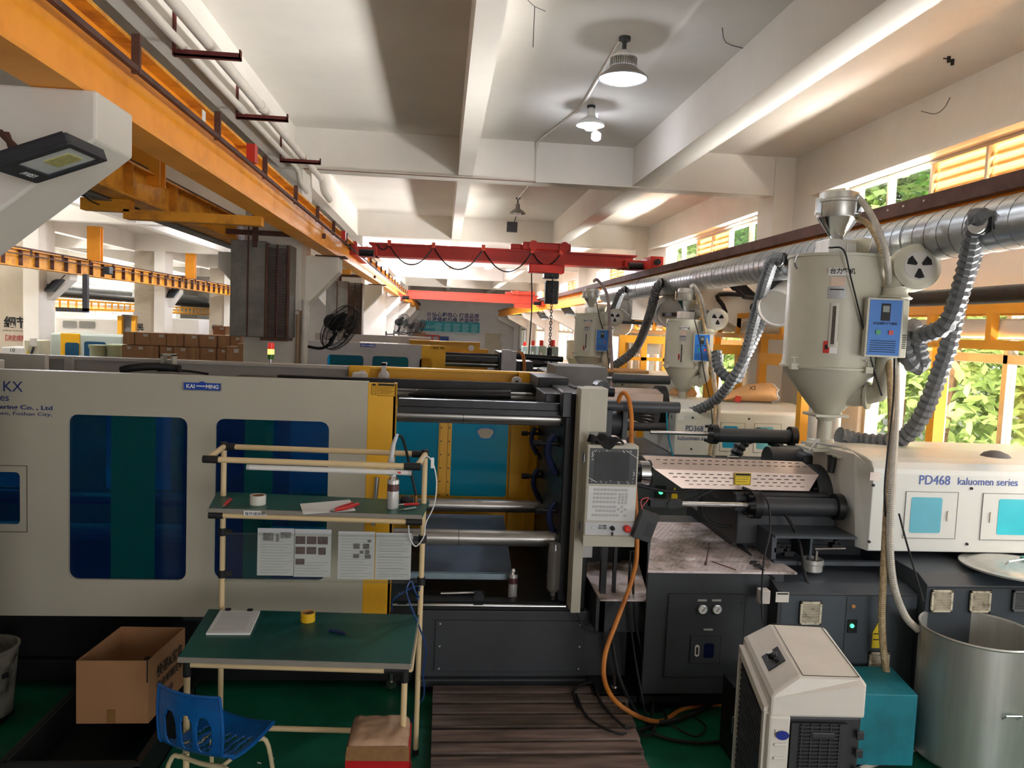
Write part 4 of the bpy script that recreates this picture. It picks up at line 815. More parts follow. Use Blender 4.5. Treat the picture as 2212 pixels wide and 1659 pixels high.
for r, (z, n, off) in enumerate(((1.42, 10, 0), (1.395, 7, 0), (1.371, 7, 0), (1.347, 7, 0), (1.318, 7, 0), (1.294, 6, 1), (1.268, 8, 0))):
    for i in range(n): key(.925+(i+off)*.0208-r*.0008, z)
for r in range(4):
    for i in range(3): key(1.075+i*.0205-.001*r, 1.395-r*.0175, .009)
for x, z in ((1.09, 1.318), (1.07, 1.304), (1.11, 1.303), (1.09, 1.29), (1.11, 1.267)): key(x, z, .009, .009)
ob('switch_panel', M().box(.877, 4.447, 1.15, 1.172, 4.452, 1.225), mat('switch_strip', (190, 190, 192), .5, var=.02), ct)
ob('key_switch', M().cyl((1.038, 4.425, 1.193), (1.038, 4.45, 1.193), .013, 16).box(1.034, 4.41, 1.186, 1.042, 4.43, 1.2).box(1.033, 4.43, 1.15, 1.043, 4.436, 1.17), blk, ct)
ob('lock', M().cyl((.925, 4.44, 1.195), (.925, 4.45, 1.195), .008, 12), chrome, ct)
es = ob('emergency_stop', M().lathe((1.125, 4.45, 1.193), [(.02, 0), (.02, -.012), (.014, -.014), (.014, -.02), (.02, -.024), (.021, -.034), (.014, -.04)], 24, 'y'), mat('red_button', (214, 44, 24), .3, var=0), ct, smooth=True, label='red emergency stop button')
text('lettering', '电子尺 · 操作面板', (.957, 4.446, 1.2), .012, inkm, ct, width=.045); text('lettering', '凯洛门注塑机', (.955, 4.446, 1.186), .012, inkm, ct, width=.05)
ob('terminal_lower_lip', M().box(.865, 4.44, 1.08, 1.176, 4.46, 1.145), cream, ct, bev=.003)
for z in (1.57, 1.15): ob('hinge', M().box(.86, 4.5, z, .875, 4.56, z+.05), steel, ct)
ob('terminal_post', M().box(1.02, 4.6, .5, 1.055, 4.65, 1.08).box(1.1, 4.62, .56, 1.12, 4.65, 1.08), blkm, MA)
# speaker-like black box hanging on the terminal side
cc = PY(1393, 1135, 4.42); Rr = Matrix.Rotation(math.radians(18), 3, 'Y')
hb = ob('hanging_box', M().obox(cc, .055, .035, .085, Rr), mat('black_plastic_box', (44, 46, 48), .5, var=.05), MA, bev=.003, label='small black box hung on the terminal')
m = M()
for i in range(6):
    for j in range(9): m.obox(cc+Rr @ Vector((.0+i*.008, -.0355, -.05+j*.01)), .002, .0006, .002, Rr)
ob('vent_holes', m, inkm, hb, kind='stuff')
ob('hanging_wire', M().tube([cc+Vector((-.02, 0, .09)), cc+Vector((-.03, 0, .15)), cc+Vector((.02, .02, .16)), cc+Vector((-.02, .02, .1))], .003, 5), mat('pink_string', (196, 84, 88), .7, var=0), MA)
# middle cabinet with the chequer plate
pl = ob('pump_cabinet', M().prism([(1.27, 4.46), (2.12, 4.46), (2.15, 5.9), (1.66, 5.9)], 'z', .17, .925), dark, MA, bev=.006)
ob('cabinet_skirt', M().box(1.3, 4.55, .06, 2.0, 5.8, .17), blkm, MA)
chq = mat('chequer_plate', (228, 214, 214), .4, .35, var=.25, sc=3.5, c2=(112, 98, 82), thr=(.4, .56), bump=.05, bsc=20)
cp_ = ob('chequer_plate', M().prism([(1.265, 4.44), (2.19, 4.44), (2.16, 5.62), (1.62, 5.62)], 'z', .927, .94), chq, MA, label='worn chequer plate tread')
m = M()
for i in range(26):
    for j in range(34):
        y = 4.48+j*.034; x = 1.28+i*.036+(.018 if j % 2 else 0)
        if x < 1.285+(y-4.44)*.3 or x > 2.14: continue
        m.obox((x, y, .9405), .011, .0028, .0012, Matrix.Rotation(math.radians(35 if (i+j) % 2 else -35), 3, 'Z'))
ob('tread_bars', m, mat('bright_tread', (214, 206, 206), .3, .8, var=0), cp_, kind='stuff')
dq = pxr(1440, 1283, 1606, 1462, 4.45, 0)
dd = ob('service_door', M().box(dq[0], 4.452, dq[1], dq[2], 4.462, dq[3]), dark, MA, bev=.002); outline('door_gap', *dq, 4.451, dd, .003)
for px in (1517, 1548):
    c = PY(px, 1316, 4.45); g = ob('pressure_gauge', M().lathe((c.x, 4.452, c.z), [(.03, 0), (.03, -.014), (.025, -.016)], 28, 'y'), chrome, dd, smooth=True)
    ob('dial', M().cyl((c.x, 4.435, c.z), (c.x, 4.4365, c.z), .025, 24), paper, g) if 0 else g
    g2 = M().lathe((c.x, 4.4345, c.z), [(.0248, 0), (.0248, .001)], 24, 'y'); 
    dl = ob('pressure_dial', g2, paper, dd); ob('needle', M().obox((c.x+.004, 4.433, c.z+.003), .0015, .0005, .014, Matrix.Rotation(math.radians(40), 3, 'Y')), inkm, dl) if False else None
    ob('gauge_needle', M().obox((c.x+.003, 4.4335, c.z+.002), .0015, .0005, .014, Matrix.Rotation(math.radians(40), 3, 'Y')), inkm, dd)
    c = PY(px, 1297, 4.45); ob('tag_plate', M().box(c.x-.028, 4.449, c.z-.006, c.x+.028, 4.452, c.z+.006), metal_lbl, dd)
c = PY(1530, 1360, 4.45); ob('tag_plate', M().box(c.x-.028, 4.449, c.z-.006, c.x+.028, 4.452, c.z+.006), metal_lbl, dd)
hq = pxr(1491, 1373, 1556, 1432, 4.45, 0); hd = ob('hatch', M().prism(rrect(*hq, .012), 'y', 4.448, 4.453), dark, dd); 
outline('hatch_gap', *hq, 4.4475, dd, .0025)
c = PY(1505, 1405, 4.45); ob('hatch_handle', M().prism(rrect(c.x-.014, c.z-.036, c.x+.014, c.z+.036, .0135), 'y', 4.443, 4.449), pvc, dd); ob('handle_slot', M().prism(rrect(c.x-.007, c.z-.024, c.x+.007, c.z+.024, .0068), 'y', 4.441, 4.444), gp, dd)
c = PY(1531, 1405, 4.45); ob('sight_window', M().prism(rrect(c.x-.031, c.z-.045, c.x+.031, c.z+.045, .012), 'y', 4.446, 4.449), mat('dark_navy_glass', (20, 26, 56), .15, var=0), dd)
for px, py in ((1446, 1302), (1602, 1303), (1440, 1440)): c = PY(px, py, 4.45); ob('screw', M().cyl((c.x, 4.449, c.z), (c.x, 4.453, c.z), .005, 8), blk, dd)
ob('low_shelf', M().box(1.0, 4.6, .5, 1.3, 5.4, .73), dark, MA); ob('shelf_plate', M().prism([(1.0, 4.5), (1.3, 4.5), (1.45, 5.4), (1.0, 5.4)], 'z', .73, .74), chq, MA)
c = PY(1362, 1306, 4.74); ob('name_plate', M().box(c.x-.05, 4.772, c.z-.032, c.x+.04, 4.776, c.z+.032), mat('dull_name_plate', (84, 88, 92), .35, .6, var=.05), MA)
for x in (1.13, 1.4): f = ob('levelling_foot', M().box(x-.14, 4.5, .1, x+.14, 4.8, .14).cyl((x, 4.65, 0), (x, 4.65, .1), .09, 18), blkm, MA); ob('foot_bolt', M().cyl((x, 4.56, .14), (x, 4.56, .25), .014, 10).cyl((x, 4.56, .14), (x, 4.56, .17), .028, 6), steel, f)
# right electrical cabinets
e1 = ob('electrical_cabinet', M().prism([(4.33, .08), (4.33, .845), (4.45, .875), (5.3, .9), (5.3, .08)], 'x', 2.05, 2.9), darkb, MA, bev=.005)
ob('cabinet_side', M().prism([(4.33, .4), (4.33, .86), (4.46, .9), (5.25, 1.0), (5.25, .4)], 'x', 2.03, 2.05), dark, MA)
ob('door_gap', M().box(2.452, 4.3285, .1, 2.457, 4.332, .83).box(2.05, 4.328, .838, 2.9, 4.331, .843), gp, e1)
def vent(px0, py0, px1, py1, Y, mt, parent, n=14):
    a, b, c, d = pxr(px0, py0, px1, py1, Y, 0)
    v = ob('vent_grille', M().box(a, Y-.012, b, c, Y, b+.012).box(a, Y-.012, d-.012, c, Y, d).box(a, Y-.012, b, a+.012, Y, d).box(c-.012, Y-.012, b, c, Y, d).box(a, Y-.002, b, c, Y, d), mt, parent)
    m = M()
    for i in range(n): z = b+(d-b)*(i+.5)/n; m.obox(((a+c)/2, Y-.008, z), (c-a)/2-.002, .006, .0012, Matrix.Rotation(math.radians(-35), 3, 'X'))
    ob('grille_slats', m, mt, v, kind='stuff')
ventm = mat('cream_vent_plastic', (206, 198, 176), .6, var=.1, sc=30, c2=(120, 108, 86), thr=(.3, .5)); ventg = mat('grey_vent_plastic', (104, 106, 106), .6, var=.1)
vent(1727, 1299, 1773, 1348, 4.32, ventm, e1); vent(1876, 1408, 1919, 1445, 4.32, ventm, e1, 8)
c = PY(1691, 1291, 4.32); wl = ob('white_label', M().box(c.x-.04, 4.325, c.z-.03, c.x+.04, 4.33, c.z+.03), pvc, e1); ob('label_heading', M().box(c.x-.034, 4.3235, c.z+.017, c.x+.034, 4.3252, c.z+.025), inkm, wl)
ob('door_lock', M().cyl(PY(1844, 1310, 4.318), PY(1844, 1310, 4.33), .011, 14), chrome, e1)
c = PY(1842, 1352, 4.32); ob('switch_recess', M().box(c.x-.028, 4.322, c.z-.045, c.x+.03, 4.331, c.z+.035), blkm, e1); ob('green_indicator', M().lathe((c.x-.004, 4.322, c.z), [(.012, 0), (.012, -.006), (.006, -.01)], 16, 'y'), mat('green_led', (60, 240, 130), .4, var=0, emit=1.2), e1, label='glowing green indicator')
a, b, c_, d = pxr(1884, 1366, 1905, 1400, 4.325, 0); ye = ob('warning_label', M().box(a, 4.324, b, c_, 4.329, d).prism([(a, d), (c_, d), ((a+c_)/2, d+.06)], 'y', 4.324, 4.329), lbl, e1, label='yellow electric warning label'); ob('label_print', M().box(a+.004, 4.323, d-.012, c_-.004, 4.3245, d-.006).box(a+.004, 4.323, b+.05, c_-.004, 4.3245, b+.056), inkm, ye)
e2 = ob('electrical_cabinet', M().prism([(4.26, .08), (4.26, .93), (4.36, .975), (5.2, 1.0), (5.2, .08)], 'x', 2.905, 4.3), darkb, MA, bev=.005)
ob('door_gap', M().box(3.31, 4.257, .1, 3.314, 4.262, .91).box(2.905, 4.257, .915, 4.3, 4.261, .92), gp, e2)
vent(2010, 1274, 2056, 1321, 4.25, ventm, e2); vent(2094, 1276, 2138, 1322, 4.25, ventm, e2); vent(2186, 1275, 2235, 1320, 4.25, ventg, e2)
ob('bed_rear', M().box(2.0, 5.0, .2, 4.3, 6.0, 1.0), dark, MA)
# injection unit
ob('barrel_cover', M().add([(1.41, 5.25, 1.5), (2.57, 5.25, 1.485), (2.57, 5.0, 1.44), (1.43, 5.0, 1.452), (1.62, 4.98, 1.33), (2.5, 4.98, 1.33)], [(0, 3, 2, 1), (3, 4, 5, 2)]).add([(1.41, 5.26, 1.49), (2.57, 5.26, 1.475), (2.5, 5.26, 1.33), (1.62, 5.26, 1.33)], [(0, 1, 2, 3)]).add([(1.41, 5.25, 1.5), (1.43, 5.0, 1.452), (1.62, 4.98, 1.33), (1.62, 5.26, 1.33)], [(0, 1, 2, 3)]).add([(1.62, 4.98, 1.33), (2.5, 4.98, 1.33), (2.5, 5.26, 1.33), (1.62, 5.26, 1.33)], [(0, 1, 2, 3)]), pink, MA, label='perforated stainless barrel cover')
m = M()
for r in range(2):
    for i in range(20): m.obox((1.5+i*.052+r*.026, 5.16-r*.07, 1.4885-r*.0125), .014, .0022, .0016, Matrix.Rotation(math.radians(10), 3, 'X'))
for r in range(4):
    for i in range(17):
        x = 1.53+i*.055+(r % 2)*.027
        if 1.96 < x < 2.1 or x < 1.5+.05*r: continue
        m.box(x, 4.982, 1.425-r*.023, x+.028, 4.99, 1.4285-r*.023)
ob('slots', m, inkm, MA, kind='stuff')
for i in range(0): pass
a, b, c_, d = pxr(1587, 1022, 1622, 1048, 4.975, 0); warn_label(a, b, c_, d, 4.975, MA, 3, lbl)
ob('cover_handle', M().tube([(2.0, 5.2, 1.49), (2.0, 5.2, 1.515), (2.08, 5.2, 1.515), (2.08, 5.2, 1.49)], .004, 6, 1), chrome, MA)
ob('nozzle_cap', M().cyl((1.36, 5.12, 1.4), (1.425, 5.12, 1.4), .085, 28), chrome, MA, smooth=True); ob('nozzle_ring', M().cyl((1.425, 5.12, 1.4), (1.435, 5.12, 1.4), .09, 28).cyl((1.3, 5.12, 1.4), (1.36, 5.12, 1.4), .06, 20), blkm, MA)
fl = ob('barrel_flange', M().cyl((2.575, 5.2, 1.25), (2.68, 5.2, 1.25), .225, 36), dark, MA, smooth=True)
ob('barrel_housing', M().cyl((2.68, 5.2, 1.25), (3.2, 5.2, 1.25), .2, 32), dark, MA, smooth=True)
for i in range(14):
    a = 2*PI*i/14; ob('bolt', M().cyl((2.545, 5.2+.195*math.cos(a), 1.25+.195*math.sin(a)), (2.575, 5.2+.195*math.cos(a), 1.25+.195*math.sin(a)), .014, 8), blkm, fl)
ob('feed_housing', M().cyl((2.42, 5.5, 1.44), (2.75, 5.5, 1.44), .11, 28), dark, MA, smooth=True)
ob('feed_arch', M().box(2.6, 5.3, 1.35, 2.85, 5.75, 1.53), dark, MA, bev=.03)
def cylinder_unit(x0, x1, y, z, r, xr, label):
    h = ob('hydraulic_cylinder', M().cyl((x0, y, z), (x1, y, z), r, 26), dark, MA, smooth=True, label=label)
    ob('piston_rod', M().cyl((xr, y, z), (x0, y, z), r*.3, 14), chrome, h, smooth=True)
    for x in (x0, x1): ob('cylinder_flange', M().cyl((x-.025, y, z), (x+.025, y, z), r*1.55, 26), blkm, h, smooth=True)
    for i in range(6):
        a = 2*PI*i/6; ob('bolt', M().cyl((x0-.06, y+r*1.3*math.cos(a), z+r*1.3*math.sin(a)), (x0-.02, y+r*1.3*math.cos(a), z+r*1.3*math.sin(a)), r*.22, 8), blkm, h)
    for a in (.6, 2.5): ob('tie_rod', M().cyl((x0, y+r*1.15*math.cos(a-2), z+r*1.15*math.sin(a-2)), (x1, y+r*1.15*math.cos(a-2), z+r*1.15*math.sin(a-2)), r*.12, 8), blkm, h)
cylinder_unit(2.06, 2.62, 4.82, 1.262, .056, 1.52, 'lower hydraulic cylinder'); cylinder_unit(2.15, 2.79, 5.9, 1.578, .05, 1.64, 'upper hydraulic cylinder')
ob('clevis', M().cyl((1.5, 4.79, 1.262), (1.5, 4.86, 1.262), .03, 14).box(1.36, 4.8, 1.24, 1.57, 4.86, 1.285), blkm, MA)
ob('carriage', M().box(1.98, 4.9, .98, 2.66, 5.7, 1.22).box(1.96, 4.9, 1.2, 2.6, 5.5, 1.32), dark, MA, bev=.01)
ob('carriage_rail', M().box(2.12, 4.62, .93, 2.85, 4.66, .955).box(2.12, 4.62, 1.1, 2.66, 4.9, 1.115).box(2.12, 4.66, .95, 2.15, 4.9, 1.1).box(2.36, 4.64, .95, 2.375, 4.9, 1.1), darkb, MA)
ob('t_handle', M().cyl(PY(1760, 1186, 4.5), PY(1826, 1185, 4.5), .006, 8).box(PY(1763, 1194, 4.5).x-.006, 4.49, 1.0, PY(1763, 1194, 4.5).x+.006, 4.51, 1.06), steel, MA)
for px, py in ((1680, 1185), (1702, 1193), (1805, 1178)): c = PY(px, py, 4.68); ob('bolt_block', M().box(c.x-.03, 4.66, c.z-.02, c.x+.03, 4.72, c.z+.01).cyl((c.x, 4.68, c.z), (c.x, 4.68, c.z+.035), .015, 8), blkm, MA)
# housing marked PD468
prof = [(5.6, 1.02), (5.6, 1.55), (5.5, 1.62), (4.95, 1.64), (4.72, 1.62), (4.64, 1.6), (4.605, 1.56), (4.6, 1.53), (4.6, 1.035), (4.62, 1.03)]
hs = ob('housing', M().prism(prof, 'x', 2.72, 4.35), mat('pale_housing_paint', (214, 216, 210), .35, var=.03, sc=1.5), MA, bev=.006, label='pale injection housing with blue lettering')
ob('housing_end', M().add([(2.67, 4.75, 1.625), (2.72, 4.605, 1.56), (2.72, 4.6, 1.035), (2.68, 4.68, 1.04), (2.67, 5.5, 1.6), (2.68, 5.5, 1.04), (2.74, 4.9, 1.63)], [(0, 1, 2, 3), (0, 3, 5, 4), (0, 4, 6, 1)]), mat('pale_housing_paint', (214, 216, 210)), MA)
text('lettering', 'PD468', PY(1984, 1046, 4.598), .085, mat('blue_lettering', (62, 88, 166), .5, var=0), hs, width=.205)
text('lettering', 'kaluomen series', PY(2068, 1047, 4.598), .068, mat('blue_lettering', (62, 88, 166)), hs, width=.405)
def small_door(px0, py0, px1, py1, Y, pane, side, parent, s=1):
    a, b, c, d = pxr(px0, py0, px1, py1, Y, 0); dr_ = ob('door', M().box(a, Y-.004, b, c, Y+.002, d), mat('pale_housing_paint', (214, 216, 210)), parent); outline('door_gap', a, b, c, d, Y-.0045, dr_, .0022*s)
    w, h = c-a, d-b; x0 = a+w*(.11 if side > 0 else .3); x1 = a+w*(.7 if side > 0 else .98)
    ob('pane', M().prism(rrect(x0, b+h*.12, x1, d-h*.12, .014*s), 'y', Y-.006, Y-.003), pane, dr_)
    hx = a+w*(.83 if side > 0 else .17); ob('handle', M().prism(rrect(hx-.008*s, b+h*.38, hx+.008*s, b+h*.6, .0078*s), 'y', Y-.012, Y-.004), pvc, dr_)
    return dr_
small_door(1953, 1062, 2066, 1163, 4.6, bluew, 1, hs); small_door(2119, 1066, 2236, 1167, 4.6, bluel, -1, hs)
for px, py in ((1886, 1048), (2098, 1055), (1877, 1170), (2088, 1175)): c = PY(px, py, 4.6); ob('plug', M().cyl((c.x, 4.592, c.z), (c.x, 4.602, c.z), .009, 14), blk, hs)
c = PY(1890, 1029, 4.598); ob('print_label', M().box(c.x-.034, 4.594, c.z-.026, c.x+.034, 4.599, c.z+.026), mat('pinkish_label', (226, 214, 208), .6, var=0), hs)
# feed throat under the big hopper
HX, HY = 2.69, 5.2
ft = ob('feed_throat', M().box(HX-.09, HY-.09, 1.6, HX+.09, HY+.09, 1.63).lathe((HX, HY, 1.63), [(.075, 0), (.05, .03), (.05, .16), (.085, .2)], 20).box(HX-.12, HY-.1, 1.82, HX+.12, HY+.1, 1.84), hopm, MA, bev=.004)
ob('slide_plate', M().box(HX-.05, HY-.3, 1.57, HX+.3, HY+.12, 1.585).box(HX-.14, HY-.14, 1.585, HX+.14, HY+.14, 1.6), hopm, MA, bev=.003)
ob('slide_handle', M().tube([(HX-.2, HY-.2, 1.6), (HX-.16, HY-.2, 1.655), (HX-.0, HY-.26, 1.64), (HX+.04, HY-.28, 1.585)], .006, 8, 1), chrome, MA)
ob('outlet_chute', M().rings([(HX-.03, HY-.2, 1.57), (HX-.05, HY-.22, 1.46)], [.035, .022], 14), blk, MA)
# hoses on this machine
ob('black_hose', M().tube([(1.25, 5.0, 1.35), (1.6, 5.0, 1.3), (1.95, 5.05, 1.36), (2.2, 5.1, 1.35)], .012, 8).tube([(1.25, 4.95, 1.27), (1.6, 4.95, 1.24), (1.9, 5.0, 1.34), (2.2, 5.05, 1.35)], .011, 8).tube([(1.85, 5.0, 1.34), (1.77, 5.0, 1.25), (1.8, 5.0, 1.12), (1.95, 5.0, 1.07), (2.05, 5.0, 1.1)], .012, 8), blk, MA, smooth=True)
ob('black_hose', M().tube([(2.0, 4.9, 1.36), (2.2, 4.85, 1.28), (2.3, 4.7, 1.1), (2.27, 4.5, .9), (2.26, 4.34, .82)], .01, 8), blk, MA, smooth=True)
og = mat('orange_hose', (206, 128, 44), .5, var=.12, sc=8, c2=(160, 90, 30))
one('orange_hose', M().tube([PY(1338, 905, 5.15), PY(1336, 868, 4.98), PY(1346, 848, 4.93), PY(1358, 862, 4.9), PY(1364, 900, 4.85), PY(1364, 960, 4.7), PY(1372, 1060, 4.62), PY(1376, 1185, 4.55), PY(1366, 1250, 4.5), PY(1335, 1335, 4.4), PY(1308, 1410, 4.3), PY(1306, 1470, 4.25), PY(1330, 1515, 4.3), PY(1380, 1548, 4.3), PZ(1430, 1558, .02), PZ(1480, 1530, .02), PZ(1570, 1520, .02)], .014, 8, 6), og, 'orange rubber hose looping over the dark pipe and down to the floor', 'hose', smooth=True)
one('black_cloth', M().lathe((0, 0, 0), [(.001, 0)], 3), blk, 'x', 'cloth') if 0 else None
cl = M(); random.seed(3); G = 16
for i in range(G+1):
    for j in range(7):
        u, w = i/G, j/6; p = Vector((.885+.2*u, 4.44+.13*w, 1.69+.028*math.sin(u*9+w*4)*(1-u*.4)+.02*random.random()+.015)); 
        if j == 0: p.z -= .02+.02*random.random()
        cl.v.append(tuple(p))
for i in range(G):
    for j in range(6): a = i*7+j; cl.f.append((a, a+7, a+8, a+1))
o = one('black_cloth', cl, mat('black_cloth', (24, 24, 26), .9, var=.1), 'crumpled black cloth lying on top of the control terminal', 'cloth', smooth=True, sub=1); md = o.modifiers.new('s', 'SOLIDIFY'); md.thickness = .006
# things on and in the machine
def spray_can(c, r, h, label, col=(206, 206, 204), band=(120, 60, 60), capc=pvcw):
    c = Vector(c); t = thing('spray_can', label, 'spray can', c)
    ob('can_body', M().lathe(c, [(r*.95, 0), (r, .004), (r, h*.78), (r*.9, h*.82)], 24), mat('can_%d' % col[0], col, .35, .3, var=.04), t, smooth=True)
    ob('can_band', M().lathe(c+Vector((0, 0, h*.5)), [(r*1.005, 0), (r*1.005, h*.2)], 24, cap=False), mat('band_%d' % band[0], band, .4, var=.1, sc=40), t, smooth=True)
    ob('shoulder', M().lathe(c+Vector((0, 0, h*.82)), [(r*.92, 0), (r*.6, h*.07), (r*.42, h*.09)], 20), chrome, t, smooth=True); ob('nozzle', M().lathe(c+Vector((0, 0, h*.9)), [(r*.4, 0), (r*.38, h*.06), (r*.2, h*.1)], 14), capc, t, smooth=True)
spray_can((.51, 4.9, .605), .029, .19, 'spray can standing inside the machine bed near the platen', (170, 168, 166), (84, 44, 44))
ob('bed_block', M().box(1.3, 5.3, .3, 1.66, 6.1, .9), blkm, MA)
ob('bed_block', M().box(.98, 5.25, .3, 1.3, 6.15, 1.2), blkm, MA, bev=.01)
bt = thing('plastic_bottle', 'clear ribbed plastic bottle hanging upside down beside the platen', 'bottle', (.76, 4.82, .65))
pet = glassy('clear_bottle_plastic', (196, 190, 182), .2, .1, tr=.7)
ob('bottle_body', M().lathe((.76, 4.82, .64), [(.015, 0), (.016, .03), (.03, .04), (.043, .06)]+[(.043-(.003 if i % 2 else 0), .065+i*.012) for i in range(22)]+[(.035, .35), (.012, .36)], 20), pet, bt, smooth=True); ob('cap', M().cyl((.76, 4.82, .625), (.76, 4.82, .65), .018, 14), blk, bt); ob('string', M().tube([(.76, 4.82, 1.0), (.77, 4.83, 1.03), (.79, 4.84, 1.06)], .004, 6), blk, bt)
pot = PZ(1753, 1232, .9); t = thing('steel_canister', 'small oval stainless lunch tin on the dark cabinet top', 'tin', pot)
ob('tin_body', M().lathe(pot, [(.06, 0), (.064, .005), (.064, .045), (.068, .05), (.068, .075), (.064, .077), (.062, .06), (.058, .01), (0, .008)], 28), stain, t, smooth=True); ob('clasp', M().box(pot.x+.064, pot.y-.012, pot.z+.03, pot.x+.075, pot.y+.012, pot.z+.06), chrome, t)
def onplate(px, py, z=.944): return PZ(px, py, z)
one('steel_rod', M().cyl(onplate(1533, 1172, .95), onplate(1525, 1216, .95), .004, 8).cyl(onplate(1525, 1214, .95), onplate(1524, 1219, .95), .008, 8), rust, 'thin steel bolt rod standing out on the chequer plate', 'rod')
one('brown_rod', M().cyl(onplate(1538, 1213, .95), onplate(1590, 1231, .95), .004, 8), mat('rusty_brown_rod', (120, 84, 56), .8, var=.2), 'brown rusty rod lying diagonally on the chequer plate', 'rod')
a = onplate(1478, 1206, .943); one('paper_scrap', M().box(a.x, a.y-.04, .942, a.x+.065, a.y+.01, .9435), paper, 'small white paper scrap on the chequer plate', 'paper')
w0, w1 = PZ(1636, 1222, .96), PZ(1674, 1250, .9); t = thing('wrench', 'dark adjustable wrench lying at the edge of the chequer plate', 'wrench', w0)
d = (w1-w0).normalized(); sd = Vector((-d.y, d.x, 0)); ob('wrench_handle', M().cyl(w0, w1, .007, 8), blkm, t)
ob('wrench_jaw', M().obox(w0, .022, .016, .007).obox(w0-d*.03+sd*.018, .018, .006, .007).obox(w0-d*.03-sd*.018, .018, .006, .007), blkm, t)
# steel lid on the right
L0 = PZ(2195, 1218, 1.03); t = thing('drum_lid', 'big round stainless lid lying on the right cabinet top', 'lid', (L0.x, L0.y, 1.0))
ob('lid_disc', M().lathe((L0.x, L0.y, 1.005), [(.0, .03), (.2, .03), (.23, .022), (.27, .012), (.3, 0), (.31, 0), (.31, .01), (.3, .012)], 44), stain, t, smooth=True); ob('lid_rib', M().tube([(L0.x-.12, L0.y-.06, 1.04), (L0.x-.1, L0.y-.06, 1.06), (L0.x+.1, L0.y+.02, 1.06), (L0.x+.12, L0.y+.02, 1.04)], .006, 6, 1), chrome, t)
one('teal_cap', M().lathe(PZ(2215, 1210, 1.035), [(.03, 0), (.03, .02), (.0, .022)], 18), mat('teal_plastic', (70, 140, 128), .5, var=0), 'small teal cap lying on the stainless lid', 'cap')  # loose teal cap, a plain round shape
for px, py, w in ((1755, 972, .03), (2140, 985, .05)): pass
one('grey_cloth', M().lathe(PZ(2150, 986, 1.66), [(.09, 0), (.07, .02), (.03, .035), (0, .03)], 9), mat('grey_rag', (120, 122, 124), .9, var=.2), 'crumpled grey rag on top of the pale housing at right', 'rag', smooth=True)
sb = PY(1655, 1292, 4.3); one('wall_socket', M().box(sb.x-.03, 4.31, sb.z-.04, sb.x+.03, 4.37, sb.z+.04), mat('dirty_white_socket', (206, 198, 190), .5, var=.1), 'small white switch box on the side of the dark cabinet', 'socket', bev=.004)
